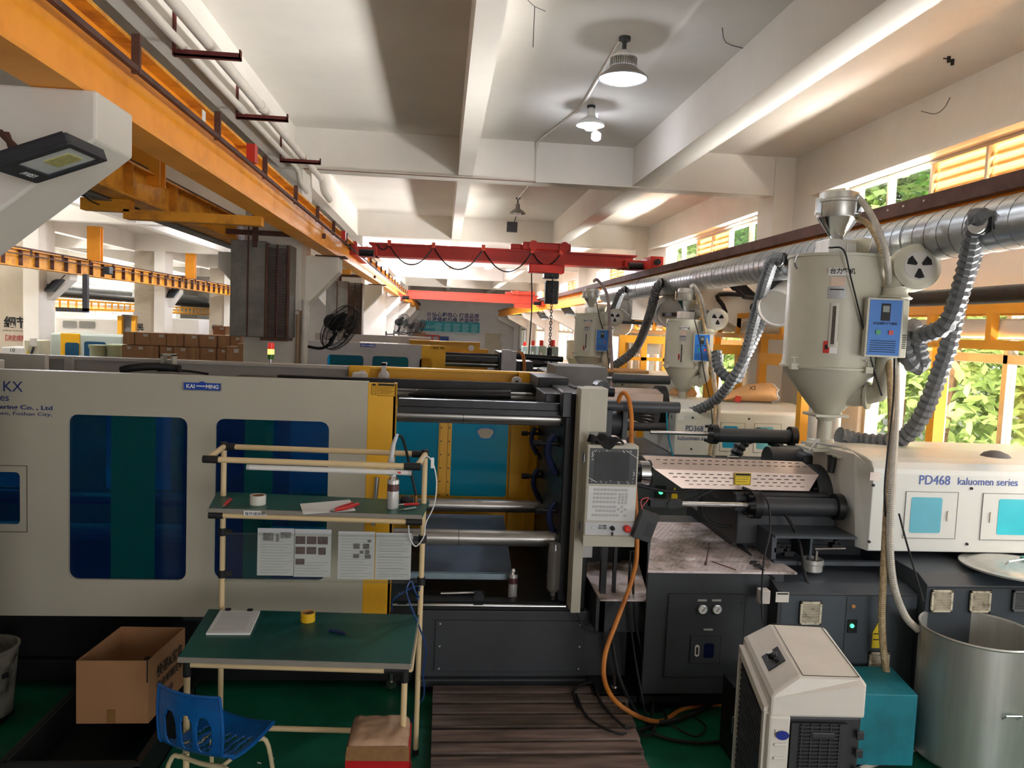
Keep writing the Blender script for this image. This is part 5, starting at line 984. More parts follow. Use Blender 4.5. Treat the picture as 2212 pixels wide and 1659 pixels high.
# ---------------------------------------------------------------- hopper dryers
bluep = mat('blue_control_face', (28, 108, 190), .4, var=.04)
def arcquad(t, nm, cx, cy, r, a0, a1, z0, z1, mt, e=.003, label=None, n=5):
    m = M(); vs = []
    for i in range(n+1):
        a = a0+(a1-a0)*i/n; vs += [(cx+(r+e)*math.sin(a), cy-(r+e)*math.cos(a), z0), (cx+(r+e)*math.sin(a), cy-(r+e)*math.cos(a), z1)]
    m.add(vs, [(2*i, 2*i+2, 2*i+3, 2*i+1) for i in range(n)]); return ob(nm, m, mt, t, smooth=True, label=label)
def hopper(cx, cy, R, zf, zt, zc, label, s=1, mt=None, full=True, cw=.13, loader=True):
    """zc cone foot, zf flange, zt top of body"""
    mt = mt or hopm; t = thing('hopper_dryer', label, 'hopper dryer', (cx, cy, zc))
    ob('cone', M().lathe((cx, cy, 0), [(.085*s, zc-.02), (.1*s, zc), (.11*s, zc+.01), (R*.97, zf-.04*s), (R*.99, zf-.01)], 44, cap=False), mt, t, smooth=True)
    ob('body', M().lathe((cx, cy, 0), [(R*.99, zf-.01), (R*1.06, zf-.008), (R*1.06, zf+.006), (R*1.02, zf+.01), (R*1.0, zf+.06*s), (R, zt-.02), (R*1.03, zt-.018), (R*1.03, zt), (R*.3, zt+.01)], 48), mt, t, smooth=True)
    for a in (-1.2, .25, 1.3, 2.8):
        x, y = cx+R*1.08*math.sin(a), cy-R*1.08*math.cos(a); c = ob('flange_clamp', M().box(x-.025*s, y-.02*s, zf-.02*s, x+.025*s, y+.02*s, zf+.02*s).cyl((x, y, zf+.02*s), (x, y, zf+.06*s), .006*s, 8).cyl((x-.025*s, y, zf+.06*s), (x+.025*s, y, zf+.06*s), .005*s, 6), hopm, t)
    for a in (-1.35, 1.25): x, y = cx+R*1.02*math.sin(a), cy-R*1.02*math.cos(a); ob('lid_latch', M().tube([(x, y, zt-.1*s), (x*1.0+.02*math.sin(a), y, zt-.06*s), (x, y, zt)], .008*s, 6), chrome, t)
    # labels on the body
    a0 = -.42; g = arcquad(t, 'name_label', cx, cy, R, a0-.22, a0+.22, zt-.15*s, zt-.1*s, paper, label='white name label')
    am = a0; text('lettering', '台力塑机', (cx+(R+.006)*math.sin(am)-.075*s, cy-(R+.006)*math.cos(am)-.012, zt-.14*s), .04*s, inkm, t, R=Matrix.Rotation(am, 3, 'Z') @ FRONT, width=.15*s, bold=.001)
    if full:
        arcquad(t, 'orange_label', cx, cy, R, a0-.16, a0+.12, zt-.22*s, zt-.16*s, mat('peach_label', (216, 190, 172), .6, var=.05)); arcquad(t, 'data_plate', cx, cy, R, a0-.2, a0+.13, zt-.3*s, zt-.225*s, mat('grey_data_plate', (170, 172, 176), .4, .3, var=.1, sc=60))
        arcquad(t, 'data_print', cx, cy, R, a0-.17, a0+.1, zt-.245*s, zt-.238*s, inkm, .005)
    sgl = ob('sight_glass_frame', M(), hopm, t) if 0 else arcquad(t, 'sight_glass_frame', cx, cy, R, a0-.13, a0+.03, zt-.62*s if full else zt-.45*s, zt-.33*s, mat('bright_frame', (206, 204, 196), .3, .5, var=0), .006)
    arcquad(t, 'sight_glass', cx, cy, R, a0-.085, a0-.02, zt-.6*s if full else zt-.43*s, zt-.35*s, mat('sight_glass_dark', (90, 84, 78), .15, var=.3, sc=30), .009)
    arcquad(t, 'red_label', cx, cy, R, a0-.22, a0-.1, zf+.1*s, zf+.18*s, mat('red_label', (190, 46, 34), .6, var=0)); arcquad(t, 'white_label', cx, cy, R, a0-.1, a0+.05, zf+.1*s, zf+.18*s, paper)
    arcquad(t, 'red_label_symbol', cx, cy, R, a0-.19, a0-.13, zf+.125*s, zf+.155*s, inkm, .005)
    # outlet pipe and inspection disc on the cone
    zz = zc+.13*s; p0 = Vector((cx+.12*s, cy-.13*s, zz)); p1 = Vector((cx+.17*s, cy-.19*s, zz+.0)); p2 = Vector((cx+.2*s, cy-.26*s, zz+.02*s))
    ob('air_inlet', M().rings([Vector((cx+.05*s, cy-.06*s, zz)), p0, p1], [.085*s, .085*s, .075*s], 24), mt, t, smooth=True)
    ob('inlet_flange', M().cyl(p1, p1+Vector((.014*s, -.014*s, 0)), .095*s, 24), mt, t, smooth=True)
    kk = R/.32; bx = Vector((cx+.2*kk, cy-.3*kk, zf))
    ob('air_duct', M().rings(smooth([p1, (p1+p2)/2, p2+Vector((.02*s, -.01, .02)), Vector((bx.x+.02*s, bx.y, zz+.14*s)), Vector((bx.x+.03*s, bx.y, zf+.1*s))], 6), .062*s, 24), mt, t, smooth=True)
    ob('inspection_disc', M().cyl(p0+Vector((.03*s, -.09*s, 0)), p0+Vector((.03*s, -.082*s, 0)), .03*s, 20), chrome, t)
    # heater and control box
    z0, z1 = zf+.09*s, zf+.47*s; hb_ = ob('heater_box', M().box(bx.x-.04*s, bx.y-.1*s, z0, bx.x+.1*s, bx.y+.07*s, z1), mt, t, bev=.01)
    cbx = cx+.135*kk; Rz = Matrix.Rotation(math.radians(-10), 3, 'Z'); cc = Vector((cbx, cy-.385*kk, (z0+z1)/2))
    cb_ = ob('control_box', M().obox(cc, .115*s, .03*s, .19*s, Rz), mt, t, bev=.004)
    ob('control_face', M().obox(cc+Rz @ Vector((0, -.031*s, 0)), .1*s, .002, .178*s, Rz), bluep, cb_, label='blue control face')
    ob('display', M().obox(cc+Rz @ Vector((0, -.035*s, .1*s)), .028*s, .002, .055*s, Rz), blk, cb_); ob('display_window', M().obox(cc+Rz @ Vector((0, -.038*s, .12*s)), .02*s, .001, .02*s, Rz), mat('lcd_grey', (110, 120, 110), .3, var=0), cb_)
    ob('start_button', M().obox(cc+Rz @ Vector((-.04*s, -.036*s, -.03*s)), .014*s, .004, .014*s, Rz), mat('green_switch', (40, 140, 80), .4, var=0), cb_); ob('stop_button', M().obox(cc+Rz @ Vector((.04*s, -.036*s, -.03*s)), .014*s, .004, .014*s, Rz), mat('red_switch', (180, 44, 50), .4, var=0), cb_)
    if full:
        text('lettering', '全自动料斗干燥机', cc+Rz @ Vector((-.075*s, -.0345*s, .02*s)), .02*s, inkm, t, R=Rz @ FRONT, width=.15*s)
        m = M()
        for i in range(6): m.obox(cc+Rz @ Vector((-.005*s, -.0345*s, -.085*s-i*.014*s)), .08*s, .0005, .002*s, Rz)
        ob('face_print', m, inkm, cb_, kind='stuff')
        m = M()
        for i in range(8): m.box(bx.x+.04*s, bx.y-.102*s, z0+.06*s+i*.012*s, bx.x+.09*s, bx.y-.1*s, z0+.066*s+i*.012*s)
        ob('heater_vents', m, gp, hb_, kind='stuff')
    ob('heater_neck', M().lathe((bx.x+.05*s, bx.y, z1), [(.1*s, 0), (.11*s, .01*s), (.08*s, .03*s), (.075*s, .075*s), (.09*s, .08*s)], 24), mt, t, smooth=True)
    # blower
    bc_ = Vector((bx.x+.14*s, bx.y-.07*s, z1+.21*s)); ax = Vector((-.15, -1, .12)).normalized()
    bl = ob('blower', M().rings([bc_-ax*.1*s, bc_-ax*.09*s, bc_+ax*.02*s, bc_+ax*.03*s, bc_+ax*.045*s], [.1*s, .15*s, .15*s, .13*s, .105*s], 32).rings([bc_+Vector((-.08*s, .03*s, -.05*s)), Vector((bx.x+.03*s, bx.y, z1+.07*s))], [.06*s, .055*s], 16), mt, t, smooth=True)
    u = ax.orthogonal().normalized(); v = ax.cross(u); up = Vector((0, 0, 1)); up = (up-ax*up.dot(ax)).normalized(); rt_ = up.cross(ax).normalized()
    f0 = bc_+ax*.047*s
    ob('intake_plate', M().rings([f0-ax*.002, f0+ax*.001], [.095*s, .095*s], 28), greym, bl)
    for a in (PI/6, 5*PI/6, 3*PI/2):
        q = [f0+ax*.003+(rt_*math.cos(a+da)+up*math.sin(a+da))*rr*s for rr, da in ((.02, -.4), (.08, -.42), (.083, 0), (.08, .42), (.02, .4))]
        ob('intake_slot', M().add(q, [(0, 1, 2, 3, 4)]), inkm, bl)
    # loader on top
    if loader:
        lz = zt+.01; ox = cx-.02*s
        ob('loader_base', M().box(ox-.1*s, cy-.1*s, lz, ox+.1*s, cy+.1*s, lz+.1*s).box(ox+.02*s, cy-.11*s, lz-.0, ox+.09*s, cy-.1*s, lz+.08*s), stain, t, bev=.008)
        ob('loader_cone', M().lathe((ox, cy, lz+.1*s), [(.04*s, 0), (.045*s, .02*s), (.135*s, .15*s)], 32), chrome, t, smooth=True)
        ob('loader_drum', M().lathe((ox, cy, lz+.25*s), [(.135*s, 0), (.14*s, .01*s), (.14*s, .1*s), (.15*s, .105*s), (.15*s, .12*s), (.13*s, .13*s), (.128*s, .17*s), (.1*s, .18*s)], 32), stain, t, smooth=True)
        for a in (-1.5, .45): x, y = ox+.15*s*math.sin(a), cy-.15*s*math.cos(a); ob('loader_latch', M().box(x-.018*s, y-.018*s, lz+.27*s, x+.018*s, y+.012*s, lz+.38*s).cyl((x-.03*s, y-.02*s, lz+.27*s), (x+.01*s, y-.02*s, lz+.27*s), .01*s, 8), chrome, t)
        arcquad(t, 'loader_label', ox, cy, .14*s, .35, .9, lz+.27*s, lz+.34*s, paper)
        text('lettering', '台力', (ox+.15*s*math.sin(.45), cy-.15*s*math.cos(.45)-.004, lz+.29*s), .045*s, inkm, t, R=Matrix.Rotation(.55, 3, 'Z') @ FRONT, width=.055*s)
    ob('exhaust_elbow', M().rings(smooth([(cx+.16*s, cy+.1*s, zt), (cx+.16*s, cy+.1*s, zt+.08*s), (cx+.19*s, cy+.05*s, zt+.1*s), (cx+.24*s, cy+.02*s, zt+.09*s)], 5), .05*s, 18), mt, t, smooth=True)
    return t, bx, cc
hopper(2.7, 5.2, .32, 2.165, 2.925, 1.86, 'big cream hopper dryer nearest at right with blue control box', 1.0)
hopper(2.965, 9.3, .245, 1.96, 2.53, 1.69, 'middle cream hopper dryer, second nearest, left of the big one', .86)
hopper(2.235, 11.6, .255, 1.97, 2.60, 1.70, 'third cream hopper dryer behind the middle one', .86)
one('hopper_stand', M().box(2.75, 16.35, 0, 3.05, 16.65, 1.38), blkm, 'dark stand under the beige hopper farthest back', 'stand')
t, _, _ = hopper(2.9, 16.5, .235, 1.75, 2.12, 1.4, 'plain beige hopper farthest back without a loader on top', .7, mat('beige_hopper', (196, 186, 162), .5, var=.05), False, loader=False)
# wires and suction hoses of the hoppers
tan_h = mat('tan_wire_hose', (190, 170, 134), .45, var=.12, sc=30, c2=(150, 126, 90)); clr_h = mat('milky_wire_hose', (188, 182, 170), .4, var=.08, sc=20)
def P5(px, py, Y=4.4): return PY(px, py, Y)
one('suction_hose', M().hose([P5(1822, 428, 5.2), P5(1850, 424, 5.1), P5(1885, 470, 4.9), P5(1912, 540, 4.8), P5(1924, 640, 4.9), P5(1935, 780, 4.9), P5(1935, 900, 4.6), P5(1928, 1040, 4.3), P5(1922, 1160, 4.22), P5(1930, 1260, 4.18), P5(1955, 1330, 4.15), P5(1985, 1362, 4.12)], .022, 10, .012, .1), clr_h, 'milky ribbed suction hose from the big loader down to the steel drum', 'hose')
one('suction_hose', M().hose([P5(1848, 470, 5.15), P5(1880, 490, 5.0), P5(1908, 560, 4.95), P5(1916, 700, 5.0), P5(1925, 900, 4.6), P5(1915, 1100, 4.3), P5(1908, 1250, 4.22), P5(1905, 1350, 4.2), P5(1915, 1450, 4.2), PZ(1935, 1478, .25)], .021, 10, .012, .1), tan_h, 'tan ribbed suction hose hanging left of the milky one', 'hose')
one('suction_hose', M().hose([PY(1490, 620, 9.2), PY(1500, 618, 9.2), PY(1520, 660, 9.1), PY(1533, 740, 9.0), PY(1545, 830, 8.8), PY(1552, 900, 8.3), PY(1540, 990, 8.2)], .022, 8, .02, .1), clr_h, 'cream suction hose hanging from the middle hopper loader', 'hose')
one('suction_hose', M().hose([PY(1487, 624, 9.3), PY(1507, 640, 9.15), PY(1524, 720, 9.0), PY(1540, 820, 8.85), PY(1545, 880, 8.25), PY(1532, 985, 8.15)], .02, 8, .02, .1), tan_h, 'tan suction hose beside the cream one at the middle hopper', 'hose')
one('suction_hose', M().hose([PY(1282, 608, 11.5), PY(1292, 606, 11.5), PY(1312, 640, 11.3), PY(1318, 720, 11.2), PY(1322, 800, 11.0), PY(1320, 850, 10.8)], .025, 8, .02, .1), mat('mauve_hose', (160, 140, 140), .5, var=.1), 'pale mauve suction hose hanging at the third hopper', 'hose')
for pts, lb in (([(1790, 535, 4.9), (1822, 540, 4.85), (1838, 600, 4.85), (1868, 720, 4.85), (1888, 800, 4.85), (1905, 855, 4.85)], 'black wire slung across the front of the big hopper'),
                ([(1932, 775, 4.7), (1930, 860, 4.5), (1920, 960, 4.3), (1911, 1060, 4.25), (1916, 1160, 4.3)], 'black cable hanging beside the ribbed suction hoses'),
                ([(1500, 690, 9.0), (1512, 740, 8.9), (1520, 800, 8.8), (1536, 880, 8.2), (1540, 950, 8.1)], 'thin black cable at the middle hopper'),
                ([(1288, 650, 11.3), (1296, 690, 11.3), (1310, 740, 11.3), (1318, 830, 11)], 'thin black cable at the third hopper'),
                ([(1942, 1110, 4.3), (1955, 1160, 4.2), (1975, 1230, 4.2), (1995, 1300, 4.1)], 'thin black cord behind the steel drum rim'),
                ([(1640, 1060, 4.5), (1660, 1090, 4.4), (1663, 1150, 4.35), (1650, 1210, 4.3), (1645, 1290, 4.28), (1648, 1340, 4.25)], 'black cable with blue tape hanging over the wrench')):
    one('cable', M().tube([PY(*p) for p in pts], .006, 6, 5), blk, lb, 'cable', smooth=True)
# ---------------------------------------------------------------- second machine (PD368)
pale = MATS['pale_housing_paint']
M2 = thing('moulding_machine', 'second moulding machine, white housing seen behind the perforated cover', 'machine', (2.8, 8.4, 0))
Y2 = 8.4
a = PY(1460, 905, Y2).x; zt2, zb2 = PY(1600, 882, Y2).z, PY(1500, 984, Y2).z
hh = ob('housing', M().prism([(9.7, zb2), (9.7, zt2), (Y2+.5, zt2+.03), (Y2+.03, zt2-.03), (Y2, zt2-.06), (Y2, zb2)], 'x', a, 4.2), pale, M2, bev=.01, label='white housing with navy lettering')
tx = MATS['navy_lettering']
text('lettering', 'PD368', PY(1480, 931, Y2-.002), .09, tx, hh, width=.2); text('lettering', 'kaluomen series', PY(1463, 950, Y2-.002), .07, tx, hh, width=.42)
small_door(1555, 913, 1608, 975, Y2, mat('blue_pane', (30, 150, 196), .25, var=.05), 1, hh, 1.4); small_door(1628, 915, 1686, 978, Y2, bluew, 1, hh, 1.4)
for px, py in ((1496, 902), (1493, 970), (1618, 905), (1720, 909)): c = PY(px, py, Y2); ob('plug', M().cyl((c.x, Y2-.008, c.z), (c.x, Y2, c.z), .011, 12), blk, hh)
c = PY(1471, 903, Y2); ob('print_label', M().box(c.x-.035, Y2-.004, c.z-.03, c.x+.035, Y2, c.z+.03), paper, hh)
ob('cabinet', M().box(1.9, 8.3, .1, 4.2, 9.8, 1.0), darkb, M2, bev=.01); ob('bed', M().box(1.9, 8.45, 1.0, 4.1, 9.6, zb2), blkm, M2)
c = PY(1427, 1063, 8.28); ob('switch_recess', M().box(c.x-.06, 8.28, c.z-.07, c.x+.06, 8.3, c.z+.07), blkm, M2); ob('green_indicator', M().cyl((c.x, 8.26, c.z), (c.x, 8.28, c.z), .022, 14), MATS['green_led'], M2)
a_, b_, c__, d_ = pxr(1450, 1070, 1463, 1088, 8.29, 0); ob('warning_label', M().box(a_, 8.285, b_, c__, 8.295, d_).prism([(a_, d_), (c__, d_), ((a_+c__)/2, d_+.09)], 'y', 8.285, 8.295), lbl, M2, label='yellow electric warning label')
ob('end_ring', M().cyl((a-.1, 8.9, 1.5), (a, 8.9, 1.5), .24, 28), blkm, M2, smooth=True)
ob('barrel_cover', M().box(1.5, 8.6, 1.52, a-.1, 9.0, 1.66).add([(1.5, 8.6, 1.66), (a-.1, 8.6, 1.66), (a-.1, 8.9, 1.7), (1.5, 8.9, 1.7)], [(0, 1, 2, 3)]), pink, M2)
[ob('hydraulic_cylinder', M().cyl((1.9, 8.5, z), (2.55, 8.5, z), .05, 18), dark, M2, smooth=True) for z in (1.83, 1.3)]
ob('piston_rod', M().cyl((1.5, 8.5, 1.83), (1.95, 8.5, 1.83), .02, 12).cyl((1.5, 8.5, 1.3), (1.95, 8.5, 1.3), .02, 12), chrome, M2, smooth=True)
for i in range(5): ob('hydraulic_hose', M().tube([(1.6, 8.55, 1.45+i*.03), (1.85+.06*i, 8.5, 1.35+.05*i), (2.1, 8.5, 1.4+.02*i), (2.4, 8.5, 1.3+.05*i)], .018, 6), blk, M2, smooth=True)
ob('fixed_platen', M().box(1.2, 8.4, .9, 1.45, 9.7, 1.86), blkm, M2, bev=.01); ob('front_guard', M().box(-2.6, 8.3, .5, .9, 8.34, 1.82), cream, M2); ob('base_frame', M().box(-2.6, 8.4, .1, 1.9, 9.7, .9), blkm, M2)
ob('feed_throat', M().lathe((2.965, 9.3, 1.5), [(.1, 0), (.05, .03), (.05, .15), (.1, .19)], 16), hopm, M2, smooth=True)
# kraft bag on its housing
kraft = mat('kraft_paper', (214, 166, 112), .85, var=.1, sc=3, bump=.2, bsc=6)
b0 = PY(1560, 872, 8.9); b1 = PY(1668, 872, 8.9); L_ = b1.x-b0.x; bz = zt2+.03
t = thing('paper_sack', 'open brown kraft paper sack lying on the white housing behind the middle hopper hoses', 'sack', (b0.x, 8.9, bz))
m = M(); k = 22; n = 10; random.seed(11)
for i in range(n):
    u = i/(n-1); h = .05+.17*math.sin(min(1, u*1.15)*PI/2)*(1 if u < .9 else .95); dpt = .12+.08*u
    for j in range(k):
        a = 2*PI*j/k; x = b0.x+L_*u+.02*random.uniform(-1, 1)*(.3+u); zz = max(0, .5*h+.5*h*math.sin(a))*(1+.08*random.uniform(-1, 1)); m.v.append((x, 8.95+dpt*math.cos(a), bz+.005+zz))
for i in range(n-1):
    for j in range(k): j2 = (j+1) % k; m.f.append((i*k+j, i*k+j2, (i+1)*k+j2, (i+1)*k+j))
m.f.append(tuple(range(k))); sk = ob('sack_body', m, kraft, t, smooth=True); sk.modifiers.new('s', 'SOLIDIFY').thickness = .004
rim = [m.v[(n-1)*k+j] for j in range(k)]; ob('white_rim', M().rings(rim, .008, 5, closed=True), paper, t)
c = PY(1594, 862, 8.78); ob('red_print', M().obox(c, .035, .004, .035, Matrix.Rotation(.15, 3, 'Y')), MATS['red_label'], t, label='red square print')
text('lettering', 'X5', PY(1618, 842, 8.8), .07, inkm, t)
# ---------------------------------------------------------------- third machine (grey and yellow, PD268)
M3 = thing('moulding_machine', 'grey and yellow moulding machine farther back with a blue badge', 'machine', (0, 12, 0)); Y3 = 12.0
lg = mat('cool_grey_guard', (176, 172, 172), .5, var=.04)
zt3 = PY(850, 743, Y3).z
def px3(x0, y0, x1, y1): return pxr(x0, y0, x1, y1, Y3, 0)
g3 = plate('front_guard', [(PY(650, 750, Y3).x, .6), (PY(911, 750, Y3).x, .6), (PY(911, 750, Y3).x, zt3), (PY(650, 750, Y3).x, zt3)], [rrect(*px3(706, 767, 784, 860), .05), rrect(*px3(803, 770, 881, 860), .05)], Y3, Y3+.03, lg, M3)
for w in ((706, 767, 784, 860), (803, 770, 881, 860)): r = px3(*w); ob('pane', M().box(r[0], Y3+.03, r[1], r[2], Y3+.04, r[3]), teal_glass, g3, label='blue tinted window pane')
badge(795, 746, Y3-.002, 1.15, g3)
y3 = plate('yellow_door', [(PY(911, 750, Y3).x, .6), (PY(963, 750, Y3).x, .6), (PY(963, 750, Y3).x, zt3+.0), (PY(911, 750, Y3).x, zt3)], [rrect(*px3(905, 774, 933, 860), .05)], Y3, Y3+.03, yel, M3)
r = px3(928, 748, 962, 755); ob('warning_label', M().box(r[0], Y3-.003, r[1], r[2], Y3, r[3]), mat('aged_yellow_label', (214, 160, 20)), y3); 
ob('label_print', M().box(r[0]+.05, Y3-.005, r[1]+.01, r[0]+.14, Y3-.003, r[3]-.01).box(r[0]+.16, Y3-.005, r[1]+.01, r[2]-.01, Y3-.003, r[3]-.01), mat('faded_print', (150, 110, 20), .8, var=0), y3)
ob('rear_rail', M().box(PY(680, 740, 13.4).x, 13.4, 2.0, -.2, 13.5, 2.12), mat('taupe_guard_paint', (150, 142, 134)), M3); ob('yellow_rail', M().box(-.55, 13.3, 1.93, .65, 13.36, 2.07).box(-.55, 13.2, 2.05, .65, 13.3, 2.07), yel, M3)
ob('rear_guard', M().box(-1.9, 13.5, .6, .8, 13.55, 1.95), yel, M3); ob('roller', M().cyl((.49, 13.1, 1.97), (.49, 13.15, 1.97), .05, 20), white_w, M3)
for z, r in ((1.86, .055), (1.74, .05)): ob('tie_bar', M().cyl((.05, 12.4, z), (.95, 12.4, z), r, 18), tb if z < 1.8 else blkm, M3, smooth=True)
ob('top_cover_rail', M().box(.05, 12.2, 1.8, .95, 12.9, 1.87), blkm, M3); ob('fixed_platen', M().box(.9, 12.1, .8, 1.1, 13.3, 1.95), blkm, M3); ob('post', M().box(.93, 11.9, .8, 1.07, 12.1, 2.0).box(1.07, 11.95, 1.6, 1.15, 12.1, 1.98), lg, M3, bev=.006, label='grey post beside the platen')
ob('thick_pipe', M().cyl((1.1, 12.3, 1.9), (1.93, 12.3, 1.87), .045, 18), blkm, M3, smooth=True); ob('cylinder_block', M().box(1.2, 12.2, 1.55, 1.45, 12.8, 1.82), blkm, M3, bev=.01)
for i in range(2): ob('orange_hose', M().tube([(1.15+.03*i, 12.1, 1.97), (1.23+.03*i, 12.05, 1.95), (1.27+.03*i, 12.05, 1.8), (1.28+.03*i, 12.05, 1.55)], .014, 6), og, M3, smooth=True)
ob('base_frame', M().box(-2.2, 12.1, .1, 2.4, 13.4, .9), blkm, M3)
a = PY(1290, 830, 11.4).x; z1_, z0_ = PY(1380, 812, 11.4).z, PY(1380, 862, 11.4).z
h3 = ob('housing', M().prism([(12.6, .9), (12.6, z1_+.03), (11.7, z1_+.04), (11.45, z1_), (11.4, z1_-.05), (11.4, .9)], 'x', a, PY(1497, 830, 11.4).x), pale, M3, bev=.01, label='pale housing with grey lettering')
text('lettering', 'PD268', PY(1302, 829, 11.398), .1, tx, h3, width=.2); text('lettering', 'kaluomen series', PY(1334, 829, 11.398), .075, mat('grey_lettering', (96, 98, 108), .6, var=0), h3, width=.37)
small_door(1357, 836, 1396, 870, 11.4, bluew, -1, h3, 1.6); small_door(1300, 834, 1334, 868, 11.4, bluew, 1, h3, 1.6)
for px, py in ((1344, 831), (1424, 834)): c = PY(px, py, 11.4); ob('plug', M().cyl((c.x, 11.39, c.z), (c.x, 11.4, c.z), .012, 10), blk, h3)
ob('feed_throat', M().lathe((2.235, 11.6, 1.66), [(.1, 0), (.05, .03), (.05, .1), (.1, .14)], 16), hopm, M3, smooth=True)
pb_ = PZ(1430, 845, 1.6)
one('paper_sack', M().lathe(Vector((PY(1475, 870, 9.45).x, 9.45, zt2+.035)), [(.16, 0), (.18, .03), (.14, .09), (.09, .11), (0, .09)], 9), kraft, 'crumpled brown paper sack left of the middle hopper foot', 'sack', smooth=False)
# clutter of dark fittings above the near platen
one('flat_bag', M().obox(PY(1330, 800, 11.2)+Vector((0, 0, .0)), .42, .3, .02), kraft, 'flat brown sack lying on top of the third machine housing', 'sack', bev=.01)
# ---------------------------------------------------------------- far small machines with red beacons
tealg = mat('pale_teal_machine_paint', (150, 172, 170), .5, var=.06)
for i, (px, py, w, Y) in enumerate(((1192, 800, 30, 13.8), (1168, 790, 24, 16.5), (1150, 784, 20, 19), (1132, 780, 16, 22))):
    c = PY(px, py, Y); u = w*Y/1680
    t = thing('small_machine', 'pale teal upright machine with a red beacon, %s in the row beyond the yellow rail' % ('nearest', 'second', 'third', 'farthest')[i], 'machine', (c.x, Y, 0))
    ob('base', M().box(c.x-u*.7, Y, 0, c.x+u*1.3, Y+1.2, c.z+.05), tealg, t, bev=.02); ob('column', M().box(c.x-u*.2, Y+.1, c.z+.05, c.x+u*.5, Y+.6, c.z+.42), tealg, t, bev=.02)
    ob('gauge_panel', M().box(c.x-u*.05, Y+.09, c.z+.15, c.x+u*.12, Y+.1, c.z+.28), paper, t); ob('beacon', M().cyl((c.x+u*.15, Y+.3, c.z+.42), (c.x+u*.15, Y+.3, c.z+.54), .045, 14), mat('red_beacon', (214, 50, 40), .4, var=0), t, smooth=True)
    ob('dark_arm', M().cyl((c.x-u*1.6, Y+.3, c.z+.1), (c.x-u*.2, Y+.3, c.z+.1), .07, 12).box(c.x-u*1.5, Y+.2, c.z-.3, c.x-u*.6, Y+.8, c.z), blkm, t)
# ---------------------------------------------------------------- things at the back wall
bwp = lambda x0, y0, x1, y1: pxr(x0, y0, x1, y1, YB-.05, 0)
r = bwp(906, 696.5, 1036, 721)
t = thing('notice_board', 'long teal notice board under the blue slogan on the back wall', 'notice board', (r[0], YB-.05, r[1]))
ob('board', M().box(r[0], YB-.08, r[1]+.12, r[2], YB-.01, r[3]+.05), mat('teal_board', (24, 156, 166), .5, var=.05, sc=.4), t)
for i in range(5):
    m = M()
    for j in range(9): x0 = r[0]+(r[2]-r[0])*(.26+.15*i); m.box(x0, YB-.085, r[3]-.12-j*.08, x0+(r[2]-r[0])*(.11-.02*(j % 3 == 2)), YB-.08, r[3]-.09-j*.08)
    ob('text_lines', m, mat('pale_teal_print', (170, 226, 226), .6, var=0), t, kind='stuff')
m = M()
for i in range(6): m.box(r[0]+.3+i*.12, YB-.085, r[1]+.3, r[0]+.34+i*.12, YB-.08, r[1]+.45+.04*(i % 3))
ob('chart_bars', m, MATS['pale_teal_print'], t, kind='stuff')
r = bwp(1047, 720, 1084, 760)
t = bpy.data.objects.new('door_1', None); COL.objects.link(t); t['kind'] = 'structure'; BASE['door_1'] = Vector((0, 0, 0))
for k in range(2): w = (r[2]-r[0])/2; ob('door_leaf', M().box(r[0]+w*k+.01, YB-.04, 0, r[0]+w*(k+1)-.01, YB, r[3]), mat('cream_door', (206, 192, 164), .6, var=.04), t)
ob('door_notice', M().box(r[0]+1.0, YB-.05, r[3]-.5, r[0]+1.25, YB-.04, r[3]-.2), paper, t)
r = bwp(970, 726, 1030, 745); one('whiteboard', M().box(r[0], YB-.06, .9, r[2], YB-.01, r[3]), paper, 'white board on the back wall right of the orange shelf', 'whiteboard')
r = bwp(920, 724, 948, 745); t = thing('shelf_unit', 'orange shelf unit with small white boxes at the back wall', 'shelf', (r[0], YB-.5, 0))
for x in (r[0], (r[0]+r[2])/2, r[2]): ob('post', M().box(x-.04, YB-.5, 0, x+.04, YB-.1, r[3]), redo, t)
for z in (1.25, r[3]): ob('shelf_board', M().box(r[0], YB-.5, z-.03, r[2], YB-.1, z+.03), redo, t)
r = bwp(948, 725, 969, 745); one('blue_rack', M().box(r[0], YB-.4, 0, r[2], YB-.1, r[3]-.05), mat('blue_rack', (36, 70, 130), .5, var=.1), 'blue cabinet with posters between orange shelf and white board', 'cabinet')
for i, px in enumerate((886, 900, 913)): r = bwp(px-6, 730, px+6, 750); one('carton', M().box(r[0], YB-1, 0, r[2], YB-.5, 1.9-.05*i), cardm, 'brown cartons stacked far back, %s column left of the orange shelf' % ('first', 'second', 'third')[i], 'carton')
# ---------------------------------------------------------------- left bay: cartons
tapem = mat('white_carton_label', (200, 196, 188), .7, var=0)
def carton(x, y, z, w, d, h, label, k, lab=True, side=False):
    t = thing('carton', label, 'carton', (x, y, z), 0, None)
    R = Matrix.Rotation(random.uniform(-.03, .03), 3, 'Z'); c = Vector((x+w/2, y+d/2, z+h/2))
    ob('box', M().obox(c, w/2-.004, d/2-.004, h/2-.002, R), cardm, t, bev=.004)
    if lab: ob('paper_label', M().obox(c+R @ Vector((w*.2, -d/2-.001, h*.28)), w*.16, .002, h*.1, R), tapem, t)
    else: ob('packing_tape', M().obox(c+R @ Vector((0, -d/2+.0, 0)), .025, .003, h/2-.003, R).obox(c+R @ Vector((0, 0, h/2)), .025, d/2-.004, .002, R), mat('packing_tape', (170, 130, 86), .4, var=0), t)
    return t
YCT = 12.0; sx = 12.0/1680
rows = [[(265, 24), (291, 32), (324, 34), (360, 36), (398, 30), (430, 38), (470, 26), (497, 22)], [(262, 22), (284, 28), (312, 30), (344, 28), (374, 30), (404, 26), (432, 34), (468, 20), (490, 24)], [(270, 30), (302, 30), (334, 32), (368, 30), (400, 32), (434, 32), (468, 30)]]
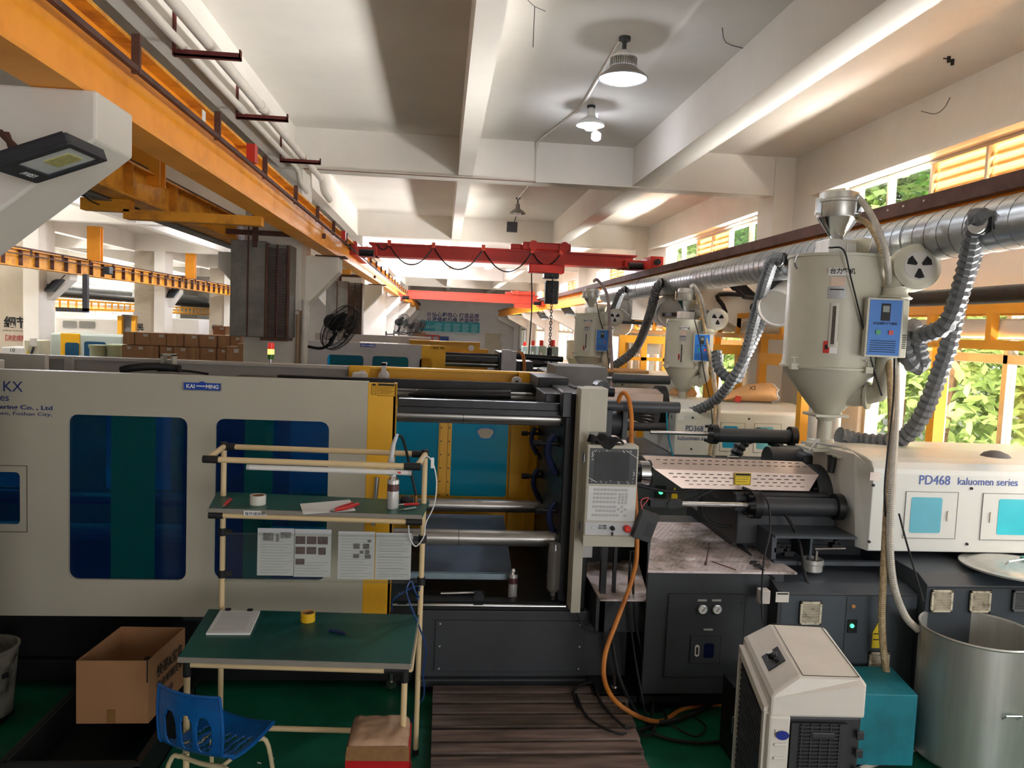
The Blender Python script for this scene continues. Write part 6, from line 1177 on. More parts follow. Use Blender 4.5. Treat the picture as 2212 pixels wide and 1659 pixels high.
tops = (722, 750, 775); words = ('far left', 'second', 'third', 'fourth', 'fifth', 'sixth', 'seventh', 'eighth', 'ninth')
for r_, row in enumerate(rows):
    for i, (px, w) in enumerate(row):
        p = PY(px, tops[r_], YCT); p2 = PY(px, tops[r_]+26, YCT)
        carton(p.x, YCT+.03*r_*0, PY(400, tops[r_]+27, YCT).z+(tops[r_]-722)*0, w*sx*.97, .36, .19, 'brown carton, %s from the left in the %s row of the big stack' % (words[i], ('top', 'middle', 'lower')[r_]), i, (i+r_) % 3 != 0)
zl = PY(400, 775+27, YCT).z
one('pallet_stack', M().box(-4.9, 12.0, 0, -3.0, 12.6, zl), cardm, 'lower cartons of the big stack hidden behind the guard', 'carton')
for i, (px, w, py, h) in enumerate(((488, 30, 748, 40), (512, 28, 742, 50), (460, 30, 704, 24))):
    p = PY(px, py, 11.4 if i < 2 else 13); carton(p.x, p.y, p.z-h*.0068, w*.0068, .3, h*.0068, ('brown and white carton right of the big stack in front', 'tall pale carton beside the near column', 'single carton raised on the back of the big stack')[i], i); one('carton', M().box(p.x+.01, p.y+.01, 0, p.x+w*.0068-.01, p.y+.29, p.z-h*.0068-.002), cardm, 'lower carton column supporting ' + ('the brown and white carton', 'the tall pale carton', 'the single raised carton')[i], 'carton')
# bowls (vibratory feeders)
for i, px in enumerate((213, 228, 250)):
    c = PY(px, 772, 13); t = thing('bowl_feeder', 'round cream bowl feeder, %s of three left of the cartons' % ('left', 'middle', 'right')[i], 'bowl feeder', (c.x, 13+.3*(i == 1), 0)); yy = 13+.5*(i == 1)
    ob('bowl', M().lathe((c.x, yy, c.z), [(.11, 0), (.13, .04), (.13, .14), (.15, .17), (.15, .2), (.12, .19), (.1, .1)], 24), mat('cream_green_enamel', (176, 186, 150), .4, var=.05), t, smooth=True); ob('stand', M().box(c.x-.12, yy-.12, 0, c.x+.12, yy+.12, c.z), blkm, t)
# yellow grey machine, far machines and posts in the left bays
def guard_machine(x0, x1, Y, z0, z1, mt, label, doors=(), wins_=(), depth=1.3):
    t = thing('moulding_machine', label, 'machine', ((x0+x1)/2, Y, 0)); ob('body', M().box(x0, Y, z0, x1, Y+depth, z1), mt, t, bev=.03); ob('base', M().box(x0+.1, Y+.1, 0, x1-.1, Y+depth, z0), blkm, t)
    for a, b, c, d, m_ in doors: ob('door', M().box(a, Y-.03, c, b, Y, d), m_, t, bev=.01)
    for a, b, c, d, m_ in wins_: ob('pane', M().prism(rrect(a, c, b, d, .04), 'y', Y-.045, Y-.03), m_, t)
    return t
dkb = mat('deep_blue_window', (34, 78, 104), .25, var=.1)
def q(px0, py0, px1, py1, Y): r = pxr(px0, py0, px1, py1, Y, 0); return r[0], r[2], r[1], r[3]
Y = 15.0; a = q(108, 722, 265, 800, Y)
guard_machine(a[0], a[1], Y, .5, a[3], mat('pale_sage_paint', (178, 186, 172), .5, var=.04), 'pale sage machine with a yellow door left of the cartons', [(*q(132, 720, 174, 800, Y), yel)], [(*q(143, 740, 173, 800, Y), dkb), (*q(184, 738, 230, 800, Y), dkb)])
Y = 27.5; a = q(120, 688, 270, 722, Y); guard_machine(a[0], a[1], Y, 1.0, a[3], pvcw, 'white machine with two grey windows under the yellow rack far left', (), [(*q(137, 693, 167, 708, Y), mat('grey_window', (140, 140, 136), .4, var=.1)), (*q(172, 694, 206, 709, Y), mat('grey_window', (140, 140, 136)))])
Y = 30; a = q(352, 688, 430, 712, Y); guard_machine(a[0], a[1], Y, 1.0, a[3], pvcw, 'white machine seen between the second and third slogan walls', (), [])
for i, (px, w) in enumerate(((258, 7), (288, 7))): a = PY(px, 740, 15.9); one('yellow_post', M().box(a.x-.04, 15.9, 0, a.x+.04, 16, PY(px, 682, 15.9).z), yrk, 'yellow post %s of the silver panel behind the cartons' % ('left', 'right')[i], 'post')
a = q(262, 680, 286, 722, 16); one('foil_panel', M().box(a[0], 16.02, a[2]-.3, a[1], 16.05, a[3]), mat('silver_foil', (160, 162, 164), .35, .6, var=.15), 'silver sheet hanging between two yellow posts', 'panel')
a = q(250, 674, 296, 680, 16); one('white_tray', M().box(a[0], 15.8, a[2], a[1], 16.2, a[3]), pvcw, 'white tray on top of the two yellow posts', 'tray')
# racks and pipes of the far left bay
for k, (y0, y1) in enumerate(((19.2, 34.8), (36.2, 46))):
    t = thing('pipe_rack', 'yellow pipe rack in the far left bay, %s' % ('in front of the bright windows', 'farther section past the second slogan wall'), 'pipe rack', (-13.6, y0, 0)) if 0 else thing('pipe_rack', ('yellow pipe rack under the far left duct', 'farther yellow pipe rack past the second slogan wall')[k], 'pipe rack', (-13, y0, 0))
    for z in (2.33, 2.62): ob('rail', M().box(-13, y0, z, -12.94, y1, z+.07), yrk, t)
    y = y0+.2
    while y < y1: ob('rung', M().box(-13, y, 2.4, -12.95, y+.05, 2.62), yrk, t); y += .6
    ob('post', M().box(-13.1, y0+.2, 0, -13.0, y0+.3, 2.33), yrk, t); ob('brace', M().tube([(-13.0, y0+.4, 2.3), (-12.6, y0+1.2, 1.5)], .04, 6, 1), yrk, t)
    one('insulated_pipe', M().cyl((-13.1, y0, 2.86), (-13.1, y1, 2.86), .13, 14), blk, ('thick black pipe above the far left rack', 'thick black pipe past the second slogan wall')[k], 'pipe', smooth=True)
    one('rack_pipe', M().cyl((-13.15, y0, 2.47), (-13.15, y1, 2.47), .1, 12), pvcw, ('white pipe inside the far left rack', 'white pipe inside the farther rack')[k], 'pipe', smooth=True)
t = thing('dark_post', 'dark steel drop post hanging in front of the far left rack', 'post', PY(183, 590, 17.5)); p = PY(183, 592, 17.5); p2 = PY(183, 672, 17.5); ob('post', M().box(p.x-.05, 17.5, p2.z, p.x+.05, 17.6, p.z), mat('dark_slate_steel', (54, 52, 56), .6, var=.1), t); ob('foot', M().box(PY(120, 668, 17.5).x, 17.5, p2.z-.03, p.x+.05, 17.6, p2.z+.06), MATS['dark_slate_steel'], t)
one('hanging_cable', M().tube([PY(160, 385, 6.5), PY(190, 430, 6.8), PY(240, 448, 7.2), PY(300, 450, 7.6)], .006, 5), blk, 'thin cable sagging under the ribbed orange girder', 'cable')
one('hoist_block', M().box(PY(222, 590, 17).x, 17, PY(222, 592, 17).z, PY(236, 590, 17).x, 17.2, PY(222, 580, 17).z+.05), blkm, 'small dark hoist block under the far yellow girder', 'hoist', bev=.02)
# white control column and boxes left edge
Y = 14.5; a = q(52, 745, 85, 800, Y); t = thing('control_cabinet', 'cream control cabinet at the foot of the far left column', 'cabinet', (a[0], Y, 0)); ob('cabinet', M().box(a[0], Y, 0, a[1], Y+.4, a[3]+.08), mat('cream_cabinet', (206, 200, 172), .5, var=.05), t, bev=.01)
ob('socket_box', M().box(a[0]+.12, Y-.05, a[3]-.02, a[1]-.04, Y, a[3]+.12), pvc, t); ob('cable', M().tube([(a[0]+.18, Y-.04, a[3]-.04), (a[0]+.14, Y-.08, a[3]-.2), (a[0]+.05, Y-.05, a[3]-.25), (a[0]+.08, Y-.03, a[3]-.4)], .02, 6), blk, t); ob('warning_triangle', M().prism([(a[0]+.03, a[3]-.18), (a[0]+.11, a[3]-.18), (a[0]+.07, a[3]-.1)], 'y', Y-.01, Y), lbl, t)
a = q(2, 750, 50, 800, 15); t = thing('number_box', 'grey white box marked 10 at the far left edge', 'box', (a[0], 15, 0)); ob('box', M().box(a[0], 15, 0, a[1], 15.6, a[3]), greym, t, bev=.02); text('lettering', '10', PY(20, 760, 14.99), .1, inkm, t)
Y = 9.5; a = q(-60, 765, 136, 860, Y); t = thing('guard_frame', 'white machine guard frame standing behind at the far left edge', 'guard', (a[0], Y, 0))
ob('top_rail', M().box(a[0], Y, a[3]-.08, a[1], Y+.08, a[3]), pvcw, t, bev=.005); ob('panel', M().box(a[0], Y+.05, 0, a[1], Y+.07, a[3]-.08), greym, t); ob('upright', M().box(a[1]-.08, Y, 0, a[1], Y+.08, a[3]-.08), pvcw, t)
# warning light
c = PY(585, 772, 6.28); t = thing('signal_light', 'glowing red amber and green signal tower on the rear guard rail', 'signal light', (c.x, 6.28, 1.99))
zz = 1.99; ob('stem', M().cyl((c.x, 6.28, zz), (c.x, 6.28, zz+.03), .012, 12), chrome, t)
for i, (nm, col, e) in enumerate((('green_lens', (60, 120, 50), 0), ('amber_lens', (255, 190, 70), 1.5), ('red_lens', (214, 50, 40), .15))): ob(nm, M().cyl((c.x, 6.28, zz+.03+i*.04), (c.x, 6.28, zz+.068+i*.04), .025, 18), mat(nm, col, .3, var=0, emit=e), t, smooth=True)
ob('cap', M().cyl((c.x, 6.28, zz+.15), (c.x, 6.28, zz+.16), .024, 18), mat('red_lens', (214, 50, 40)), t)
# large leaves of the potted plant outside the right window
t = thing('potted_plant', 'potted plant with large green leaves outside the right window', 'plant', (7.7, 11.4, -.1))
ob('pot', M().lathe((7.7, 11.4, .1), [(.28, 0), (.38, .5), (.42, .5), (.42, .58)], 22), mat('terracotta', (176, 110, 80), .8, var=.1), t, smooth=True); ob('trunk', M().tube([(7.7, 11.4, .3), (7.75, 11.3, 1.3), (7.9, 11.4, 2.4), (7.9, 11.3, 3.2)], .11, 8), bark, t, smooth=True)
ob('stand', M().box(7.3, 11.0, -.1, 8.1, 11.8, .1), conc, t)
lm = M(); lm.add([(0, 0, 0), (.05, .035, .01), (.12, .045, .0), (.19, 0, -.03), (.12, -.045, 0), (.05, -.035, .01)], [(0, 1, 2, 3, 4, 5)])
lf = ob('leaf', lm, leafm2, t, local=True); random.seed(5)
for i in range(170):
    o = lf if i == 0 else lf.copy()
    if i: COL.objects.link(o)
    o.location = (random.uniform(-.7, .7), random.uniform(-1.3, .9), random.uniform(.7, 2.6)); o.rotation_euler = (random.uniform(-.8, .8), random.uniform(-.5, .9), random.uniform(0, 6.3)); o.scale = (1.5,)*3 if i % 3 else (1.1,)*3
for i, (x, y) in enumerate(((9.2, 11.2), (9.0, 7.6), (8.9, 14.5))): tree('shrub', x, y, 3.2, 1.3, ('green shrub outside the dusty right window', 'green shrub outside the window at the right frame edge', 'green shrub outside behind the yellow frame')[i], 'shrub', 1500, leafm2, ls=.12)
# ---------------------------------------------------------------- work table
tub = mat('cream_coated_tube', (224, 198, 152), .4, var=.05, sc=6); topg = mat('green_bench_laminate', (12, 92, 80), .42, var=.14, sc=1.6, c2=(8, 62, 54)); edge = mat('bench_edge_grey', (140, 134, 124), .6, var=.06)
TB = thing('workbench', 'cream tube workbench with green tops and an upper shelf in front of the machine', 'table', (-.6, 3.8, 0))
FY, BY = 3.57, 4.14; XL_, XR_ = -1.15, -.095
ob('worktop', M().prism([(XL_, FY), (XR_, FY-.07), (-.075, BY-.03), (-1.19, BY+.03)], 'z', .765, .787), topg, TB, bev=.002)
ob('worktop_edge', M().prism([(XL_-.002, FY-.006), (XR_, FY-.076), (XR_, FY-.07), (XL_, FY)], 'z', .762, .786).prism([(XR_, FY-.076), (XR_+.006, FY-.07), (-.07, BY-.03), (-.075, BY-.03)], 'z', .762, .786), edge, TB)
r = .0145
def tubep(nm, a, b, parent=TB, rr=r, m_=None): return ob(nm, M().cyl(a, b, rr, 14), m_ or tub, parent, smooth=True)
tubep('front_rail', (XL_+.05, FY+.02, .742), (XR_-.12, FY-.04, .742)); tubep('side_rail', (XR_-.0, FY-.03, .742), (-.085, BY-.06, .742))
for nm, x, y, z0, z1 in (('leg', XL_+.03, FY+.03, .02, .742), ('leg', XR_-.025, FY-.03, .02, .742)):
    l = tubep(nm, (x, y, z0), (x, y, z1)); ob('joint', M().cyl((x, y, z1-.06), (x, y, z1+.015), .019, 12).cyl((x, y, z1), (x+(.0 if x < -.5 else -.12), y, z1), .019, 12), blk, l, smooth=True); ob('foot', M().cyl((x, y, 0), (x, y, .03), .018, 12), blk, l)
pL, pR = (-1.13, 4.2), (-.068, 4.12)
for x, y in (pL, pR):
    l = tubep('upright', (x, y, .03), (x, y, 1.668)); ob('joint', M().cyl((x, y, 1.64), (x, y, 1.682), .019, 12), blk, l, smooth=True); ob('foot', M().cyl((x, y, 0), (x, y, .03), .018, 12), blk, l)
def pjoint(a, b, parent=TB): ob('joint', M().cyl(a, b, .019, 12), blk, parent, smooth=True)
AX = Vector((pR[0]-pL[0], pR[1]-pL[1], 0)).normalized()
# top rails and forward arms
zt = 1.658
tubep('top_rail', (pL[0], pL[1], zt), (pR[0], pR[1], zt-.0)); pjoint((pL[0], pL[1], zt), (pL[0]+.06, pL[1], zt)); pjoint((pR[0]-.07, pR[1], zt), (pR[0], pR[1], zt))
fl_, fr_ = PY(448, 992, 3.85), PY(900, 1008, 3.78)
tubep('lamp_rail', fl_, fr_); tubep('forward_arm', (pL[0], pL[1], zt), fl_); tubep('forward_arm', (pR[0], pR[1], zt), fr_); pjoint(fl_-AX*.02, fl_+AX*.055); pjoint(fr_-AX*.06, fr_+AX*.02)
# upper shelf
s0, s1, s2, s3 = PZ(450, 1103, 1.28), PZ(912, 1118, 1.28), Vector((pR[0]+.02, pR[1]+.0, 1.28)), Vector((pL[0]-.0, pL[1]+.02, 1.28))
s0 = PY(450, 1103, 3.92); s1 = PY(912, 1117, 3.86); zs = (s0.z+s1.z)/2
ob('shelf_top', M().prism([(s0.x, s0.y), (s1.x, s1.y), (pR[0]+.03, pR[1]+.06), (pL[0]-.06, pL[1]+.1)], 'z', zs-.006, zs+.012), topg, TB, bev=.002)
ob('shelf_edge', M().prism([(s0.x-.004, s0.y-.007), (s1.x, s1.y-.007), (s1.x, s1.y), (s0.x, s0.y)], 'z', zs-.008, zs+.0118), edge, TB)
tubep('shelf_rail', (s0.x+.06, s0.y+.01, zs-.025), (s1.x-.04, s1.y+.01, zs-.025)); pjoint((s0.x, s0.y+.01, zs-.025), (s0.x+.07, s0.y+.01, zs-.025)); pjoint((s1.x-.08, s1.y+.01, zs-.025), (s1.x+.0, s1.y+.01, zs-.025))
c = PY(551, 1109, 3.9); tg = ob('paper_tag', M().box(c.x-.055, s0.y-.022, c.z-.012, c.x+.055, s0.y-.018, c.z+.012), paper, TB); text('lettering', '首件摆放区', (c.x-.05, s0.y-.0225, c.z-.008), .018, inkm, TB, width=.1)
# lower rail
a = PY(580, 1580, 4.05); tubep('lower_rail', (-1.1, 4.1, a.z), (-.1, 4.05, a.z-.01))
# brackets holding the document pocket
for (x, y), s in ((pL, 1), (pR, -1)):
    for z in (1.2, .97): ob('pocket_clamp', M().cyl((x, y, z-.02), (x, y, z+.02), .022, 12).box(x, y-.008, z-.012, x+s*.05, y+.008, z+.012), blk, TB)
film = glassy('clear_plastic_film', (246, 248, 244), .06, .12, tr=.965, dc=(210, 214, 206))
zt_, zb_ = 1.215, .965
t = thing('document_pocket', 'clear plastic document pocket stretched between the workbench uprights', 'document pocket', (pL[0], 4.12, zb_))
m = M(); G = 40; yp = 4.1
for i in range(G+1):
    for j in range(9): u, w = i/G, j/8; m.v.append((pL[0]+.04+(pR[0]-pL[0]-.1)*u, yp+.004*math.sin(u*40+w*5)+.006*math.sin(u*13), zt_-(zt_-zb_)*w-.0*u))
for i in range(G):
    for j in range(8): a = i*9+j; m.f.append((a, a+9, a+10, a+1))
ob('film', m, film, t, smooth=True, kind='stuff')
ob('pocket_edge', M().box(pL[0]+.04, yp-.004, zt_-.002, pR[0]-.06, yp+.004, zt_+.008).box(pL[0]+.04, yp-.004, zb_-.004, pR[0]-.06, yp+.004, zb_+.004), film, t)
for i, (px0, px1, py0, py1) in enumerate(((556, 636, 1141, 1243), (635, 715, 1143, 1246), (730, 809, 1148, 1251), (811, 888, 1151, 1252))):
    a, b, c_, d = pxr(px0, py0, px1, py1, yp+.02, 0); lb = ('printed sheet with faint drawings, first in the pocket', 'printed sheet with two rows of brown photos, second in the pocket', 'printed sheet with scattered small photos, third in the pocket', 'plain form sheet with ruled lines, last in the pocket')[i]
    s_ = thing('printed_sheet', lb, 'paper sheet', (a, yp+.02, b)); ob('sheet', M().box(a, yp+.018, b, c_, yp+.02, d), mat('office_paper', (206, 206, 208), .8, var=.03), s_)
    W_, H_ = c_-a, d-b; m = M()
    for k in range(14):
        z = d-H_*(.16+.06*k)
        if i in (1,) and k < 9: continue
        m.box(a+W_*.08, yp+.0165, z, a+W_*(.92-.1*(k % 3)), yp+.018, z+.0012)
    ob('text_lines', m, mat('faint_grey_print', (150, 148, 150), .8, var=0), s_, kind='stuff')
    spots = {0: [(.15, .1, .28, .16), (.62, .08, .28, .12), (.5, .12, .08, .16)], 1: [(.04, .15, .26, .16), (.34, .15, .26, .16), (.63, .15, .28, .16), (.04, .37, .26, .15), (.34, .37, .26, .15), (.66, .38, .2, .15), (.05, .62, .24, .12)], 2: [(.42, .25, .17, .11), (.68, .25, .17, .11), (.6, .4, .09, .06), (.74, .38, .12, .09), (.42, .47, .16, .08), (.74, .48, .16, .08), (.8, .17, .1, .05)], 3: []}[i]
    for (x, z, w, h) in spots: ob('photo', M().box(a+W_*x, yp+.0155, d-H_*(z+h), a+W_*(x+w), yp+.0175, d-H_*z), mat('brown_photo_%d' % i, ((150, 146, 148), (112, 92, 88), (126, 122, 122), (0, 0, 0))[i], .7, var=.25, sc=60), s_)
    if i == 3:
        m = M()
        for k in range(6): m.box(a+W_*.05, yp+.0155, b+H_*(.1+.13*k), c_-W_*.05, yp+.0165, b+H_*(.1+.13*k)+.0008)
        ob('ruled_lines', m, MATS['faint_grey_print'], s_, kind='stuff')
# LED tube under the lamp rail
l0, l1 = PY(538, 1009, 3.85), PY(884, 1021, 3.79); t = thing('tube_lamp', 'white LED tube lamp tied under the front rail of the workbench', 'lamp', l0)
ob('tube_body', M().cyl(l0, l1, .0135, 16), pvcw, t, smooth=True); ob('red_switch', M().box(l1.x-.055, l1.y-.016, l1.z-.002, l1.x-.04, l1.y-.012, l1.z+.006), MATS['red_button'], t); ob('end_cap', M().cyl(l1-AX*.004, l1+AX*.01, .014, 14).cyl(l0-AX*.01, l0+AX*.004, .014, 14), greym, t)
one('white_cable', M().tube([PY(868, 1010, 3.8), PY(905, 1000, 3.85), PY(920, 985, 4.0), PY(935, 1000, 4.08), PY(943, 1040, 4.1), PY(938, 1090, 4.1), PY(920, 1130, 4.1), PY(915, 1160, 4.08), PY(898, 1180, 4.08), PY(885, 1160, 4.05), PY(882, 1125, 4.0)], .0035, 6, 6), pvcw, 'thin white cable looping around the right upright of the workbench', 'cable', smooth=True)
one('inline_switch', M().obox(PY(934, 1000, 4.07), .009, .008, .028), pvcw, 'small white inline switch on the thin cable', 'switch', bev=.003)
one('glue_nozzle', M().rings([PY(858, 938, 3.9), PY(850, 960, 3.9), PY(846, 985, 3.9), PY(845, 1005, 3.88), PY(842, 1026, 3.86)], [.008, .011, .012, .022, .018], 12), mat('translucent_wrap', (206, 208, 212), .3, var=.1, sc=30), 'white plastic wrapped plug hanging at the right of the lamp rail', 'plug', smooth=True)
one('air_gun_hose', M().tube([PY(855, 940, 3.95), PY(868, 945, 4.0), PY(878, 975, 4.05), PY(890, 1030, 4.08), PY(899, 1070, 4.08)], .007, 8), blk, 'black strap hanging down behind the shelf from the top rail', 'strap', smooth=True)
# things on the shelves
zs1 = zs+.0125
def tape_roll(c, ro, ri, h, mt, label, core=None):
    t = thing('tape_roll', label, 'tape', c); ob('tape', M().lathe(c, [(ri+.004, 0), (ro, 0), (ro, h), (ri+.004, h), (ri+.004, 0)], 32, cap=False), mt, t, smooth=True); ob('core', M().lathe(c, [(ri, .001), (ri+.004, .001), (ri+.004, h-.001), (ri, h-.001), (ri, .001)], 28, cap=False), core or cardm, t, smooth=True)
tape_roll(PZ(557, 1089, zs1), .04, .028, .048, mat('clear_white_tape', (214, 212, 200), .35, var=.03), 'white tape roll on the upper shelf'); tape_roll(PZ(665, 1341, .788), .037, .028, .046, mat('yellow_tape', (222, 176, 34), .35, var=.05), 'yellow tape roll on the lower green worktop')
sp = PZ(848, 1098, zs1); spray_can((sp.x, sp.y, zs1), .03, .185, 'white spray can on the upper shelf below the hanging plug', (210, 208, 206), (92, 56, 54))
q4 = [PZ(648, 1089, zs1), PZ(655, 1111, zs1), PZ(768, 1103, zs1), PZ(756, 1080, zs1)]; m = M().prism([(p.x, p.y) for p in q4], 'z', zs1, zs1+.002); one('note_paper', m, paper, 'white sheet of paper lying on the upper shelf under the red tool', 'paper')
def plier(a, b, label, mt, w=.008, spread=.02, tip=None):
    a, b = Vector(a), Vector(b); d = (b-a).normalized(); s_ = Vector((-d.y, d.x, 0)); t = thing('hand_tool', label, 'tool', a)
    for k in (-1, 1): ob('handle', M().tube([a+s_*spread*k, (a+b)/2+s_*spread*k*.9, b+s_*.003*k], w, 8, 4), mt, t, smooth=True)
    e = b+d*.035; ob('jaws', M().rings([b-d*.005, b+d*.012, e], [w*1.1, w*.9, w*.35], 8), steel, t)
redp = mat('red_tool_grip', (186, 36, 34), .4, var=.05)
plier(PZ(768, 1088, zs1+.014), PZ(722, 1102, zs1+.012), 'red handled crimping pliers on the white sheet', redp, .009, .016); plier(PZ(498, 1078, zs1+.01), PZ(484, 1092, zs1+.008), 'small red pliers at the left end of the upper shelf', redp, .006, .004)
plier(PZ(905, 1088, zs1+.012), PZ(872, 1090, zs1+.01), 'red handled screwdriver by the spray can', redp, .007, .0)
plier(PZ(898, 1096, zs1+.008), PZ(872, 1100, zs1+.006), 'thin grey cutting pliers lying behind the shelf edge', mat('teal_grip', (120, 140, 140), .4, var=0), .004, .004)
one('black_pouch', M().lathe(PZ(878, 1086, zs1), [(.034, 0), (.036, .02), (.025, .035), (0, .04)], 14), blk, 'small black knob shaped pouch on the upper shelf', 'pouch', smooth=True)
one('brass_fitting', M().cyl(PZ(898, 1086, zs1), PZ(898, 1086, zs1)+Vector((0, 0, .045)), .009, 12), mat('brass', (176, 120, 60), .3, .8, var=0), 'little brass fitting at the right end of the upper shelf', 'fitting', smooth=True)
# lower top: clipboard and knife
k0, k1, k2, k3 = PZ(445, 1371, .79), PZ(540, 1371, .79), PZ(562, 1322, .79), PZ(476, 1320, .79); t = thing('clipboard', 'clipboard with a stack of white forms on the lower worktop', 'clipboard', k0)
ob('papers', M().prism([(k0.x, k0.y), (k1.x, k1.y), (k2.x, k2.y), (k3.x, k3.y)], 'z', .788, .798), paper, t); 
for p in (k3.lerp(k2, .2), k3.lerp(k2, .75)): ob('clip', M().obox(p+Vector((0, -.005, .012)), .014, .01, .005), blkm, t, bev=.002)
m = M()
for i in range(14): 
    u = .12+.055*i; a_, b_ = k0.lerp(k3, u).lerp(k1.lerp(k2, u), .1), k0.lerp(k3, u).lerp(k1.lerp(k2, u), .85); m.obox((a_+b_)/2+Vector((0, 0, .0088)), (b_-a_).length/2, .0006, .0002)
ob('form_lines', m, MATS['faint_grey_print'], t, kind='stuff')
ka, kb, kc = PZ(712, 1361, .795), PZ(745, 1368, .795), PZ(762, 1375, .795); t = thing('utility_knife', 'dark blue utility knife on the lower worktop', 'knife', ka); ob('knife_handle', M().cyl(ka, kb, .008, 8), mat('dark_blue_plastic', (30, 40, 84), .4, var=0), t, smooth=True); ob('blade', M().rings([kb, kc], [.005, .002], 4), steel, t)
one('blue_cable', M().tube([PY(846, 1320, 4.2), PY(850, 1295, 4.1), PY(885, 1272, 4.1), PY(912, 1262, 4.14), PY(905, 1272, 4.1), PY(912, 1285, 4.15), PY(900, 1292, 4.1), PY(914, 1300, 4.15), PY(898, 1280, 4.08), PY(888, 1255, 4.08), PY(878, 1275, 4.06), PY(884, 1300, 4.0), PY(904, 1350, 4.02), PY(920, 1400, 4.05), PY(914, 1450, 4.1), PY(916, 1500, 4.15), PY(900, 1530, 4.2), PY(890, 1560, 4.2)], .005, 6, 5), mat('blue_air_line', (30, 66, 120), .4, var=.05), 'blue air line wound around the right upright of the workbench', 'cable', smooth=True)
# ---------------------------------------------------------------- blue chair, seen from behind
bl_ = mat('blue_moulded_plastic', (16, 96, 168), .35, var=.1, sc=5, c2=(10, 66, 126)); leg_m = mat('cream_chair_tube', (214, 198, 156), .45, var=.1, sc=10)
CH = thing('plastic_chair', 'blue moulded plastic chair with cream legs seen from behind', 'chair', (-.98, 3.48, 0), math.radians(-28))
CH.rotation_euler = (0, 0, math.radians(-24)); CH.scale = (.84, .9, .94); CH.location = (-.95, 3.5, 0)
def shell_pt(u, w):
    """u across -1..1, w: 0 top of back .. 1 front of seat; chair faces +y"""
    if w < .5: k = w/.5; y = -.2-.02*(1-k)-.05*math.sin(k*PI)*0; z = .79-.33*k; z -= .0
    else: k = (w-.5)/.5; y = -.2+.4*k; z = .46-.03*math.sin(k*PI)+.01*k
    if .4 < w < .6: k = (w-.4)/.2; y = -.204+.075*k*k+.02*k; z = .526-.075*k
    half = (.19+.015*math.sin(w*PI*2)) if w < .5 else .2
    y += .04*u*u*(1-w) if w < .5 else 0; z += .02*u*u if w >= .5 else 0
    return Vector((u*half, y - .03*(1-w)*(w < .5), z))
m = M(); NU, NW = 22, 40; keep = {}
def inhole(u, w):
    if .16 < w < .42:
        for c, hw in ((-.52, .2), (0.02, .17), (.52, .2)):
            t_ = abs((w-.29)/.13)
            if abs(u-c) < hw*(1-t_**3*.6): return True
    if .62 < w < .86:
        for a_ in range(-3, 4):
            for b_ in range(4):
                if abs(u-(a_*.24+.05*(b_ % 2)))*1.0+abs(w-(.65+b_*.06))*2.0 < .085: return True
    return False
NU, NW = 56, 90
for i in range(NU+1):
    for j in range(NW+1): m.v.append(tuple(shell_pt(-1+2*i/NU, j/NW)))
for i in range(NU):
    for j in range(NW):
        if inhole(-1+2*(i+.5)/NU, (j+.5)/NW): continue
        a = i*(NW+1)+j; m.f.append((a, a+NW+1, a+NW+2, a+1))
o = ob('seat_shell', m, bl_, CH, smooth=True, local=True); md = o.modifiers.new('s', 'SOLIDIFY'); md.thickness = .008
ob('shell_rim', M().tube([shell_pt(-1, w/20) for w in range(21)], .008, 6, 1).tube([shell_pt(1, w/20) for w in range(21)], .008, 6, 1).tube([shell_pt(u/8-1, 0) for u in range(17)], .008, 6, 1).tube([shell_pt(u/8-1, 1) for u in range(17)], .009, 6, 1), bl_, CH, smooth=True, local=True)
for s_ in (-1, 1):
    ob('leg', M().tube([(s_*.13, .14, .42), (s_*.19, .17, .38), (s_*.23, .22, 0)], .012, 10, 5), leg_m, CH, smooth=True, local=True); ob('leg', M().tube([(s_*.13, -.12, .41), (s_*.19, -.14, .37), (s_*.24, -.24, 0)], .012, 10, 5), leg_m, CH, smooth=True, local=True)
ob('seat_frame', M().tube([(-.13, -.12, .41), (0, -.12, .4), (.13, -.12, .41)], .012, 10).tube([(-.13, .14, .42), (.13, .14, .42)], .012, 8, 1).tube([(-.13, -.12, .41), (-.13, .14, .42)], .01, 8, 1).tube([(.13, -.12, .41), (.13, .14, .42)], .01, 8, 1), leg_m, CH, smooth=True, local=True)
# ---------------------------------------------------------------- red stool with cardboard seat
ST = thing('plastic_stool', 'red plastic stool topped with taped brown cardboard', 'stool', (-.225, 3.52, 0), 0); red_p = mat('red_stool_plastic', (196, 22, 28), .35, var=.08); BASE[ST.name] = Vector((-.225, 3.52, 0))
sx_, sy_ = -.225, 3.52
ob('stool_top', M().box(sx_-.13, sy_-.13, .4, sx_+.13, sy_+.13, .43), red_p, ST, bev=.02)
for dx in (-1, 1):
    for dy in (-1, 1):
        p = [Vector((sx_+dx*.11, sy_+dy*.11, .42)), Vector((sx_+dx*.16, sy_+dy*.16, 0))]; q_ = M()
        w = .028; q_.add([p[0]+Vector((dx*w*.4, -dy*w, 0)), p[0]+Vector((dx*w*.4, dy*w*.4, 0)), p[0]+Vector((-dx*w, dy*w*.4, 0)), p[1]+Vector((dx*w*.4, -dy*w, 0)), p[1]+Vector((dx*w*.4, dy*w*.4, 0)), p[1]+Vector((-dx*w, dy*w*.4, 0))], [(0, 1, 4, 3), (1, 2, 5, 4), (0, 3, 5, 2)]); ob('leg', q_, red_p, ST)
ob('apron', M().box(sx_-.14, sy_-.142, .3, sx_+.14, sy_-.132, .42).box(sx_-.14, sy_+.132, .3, sx_+.14, sy_+.142, .42).box(sx_-.142, sy_-.13, .3, sx_-.132, sy_+.13, .42).box(sx_+.132, sy_-.13, .3, sx_+.142, sy_+.13, .42).box(sx_-.15, sy_-.155, .12, sx_+.15, sy_-.147, .17), red_p, ST)
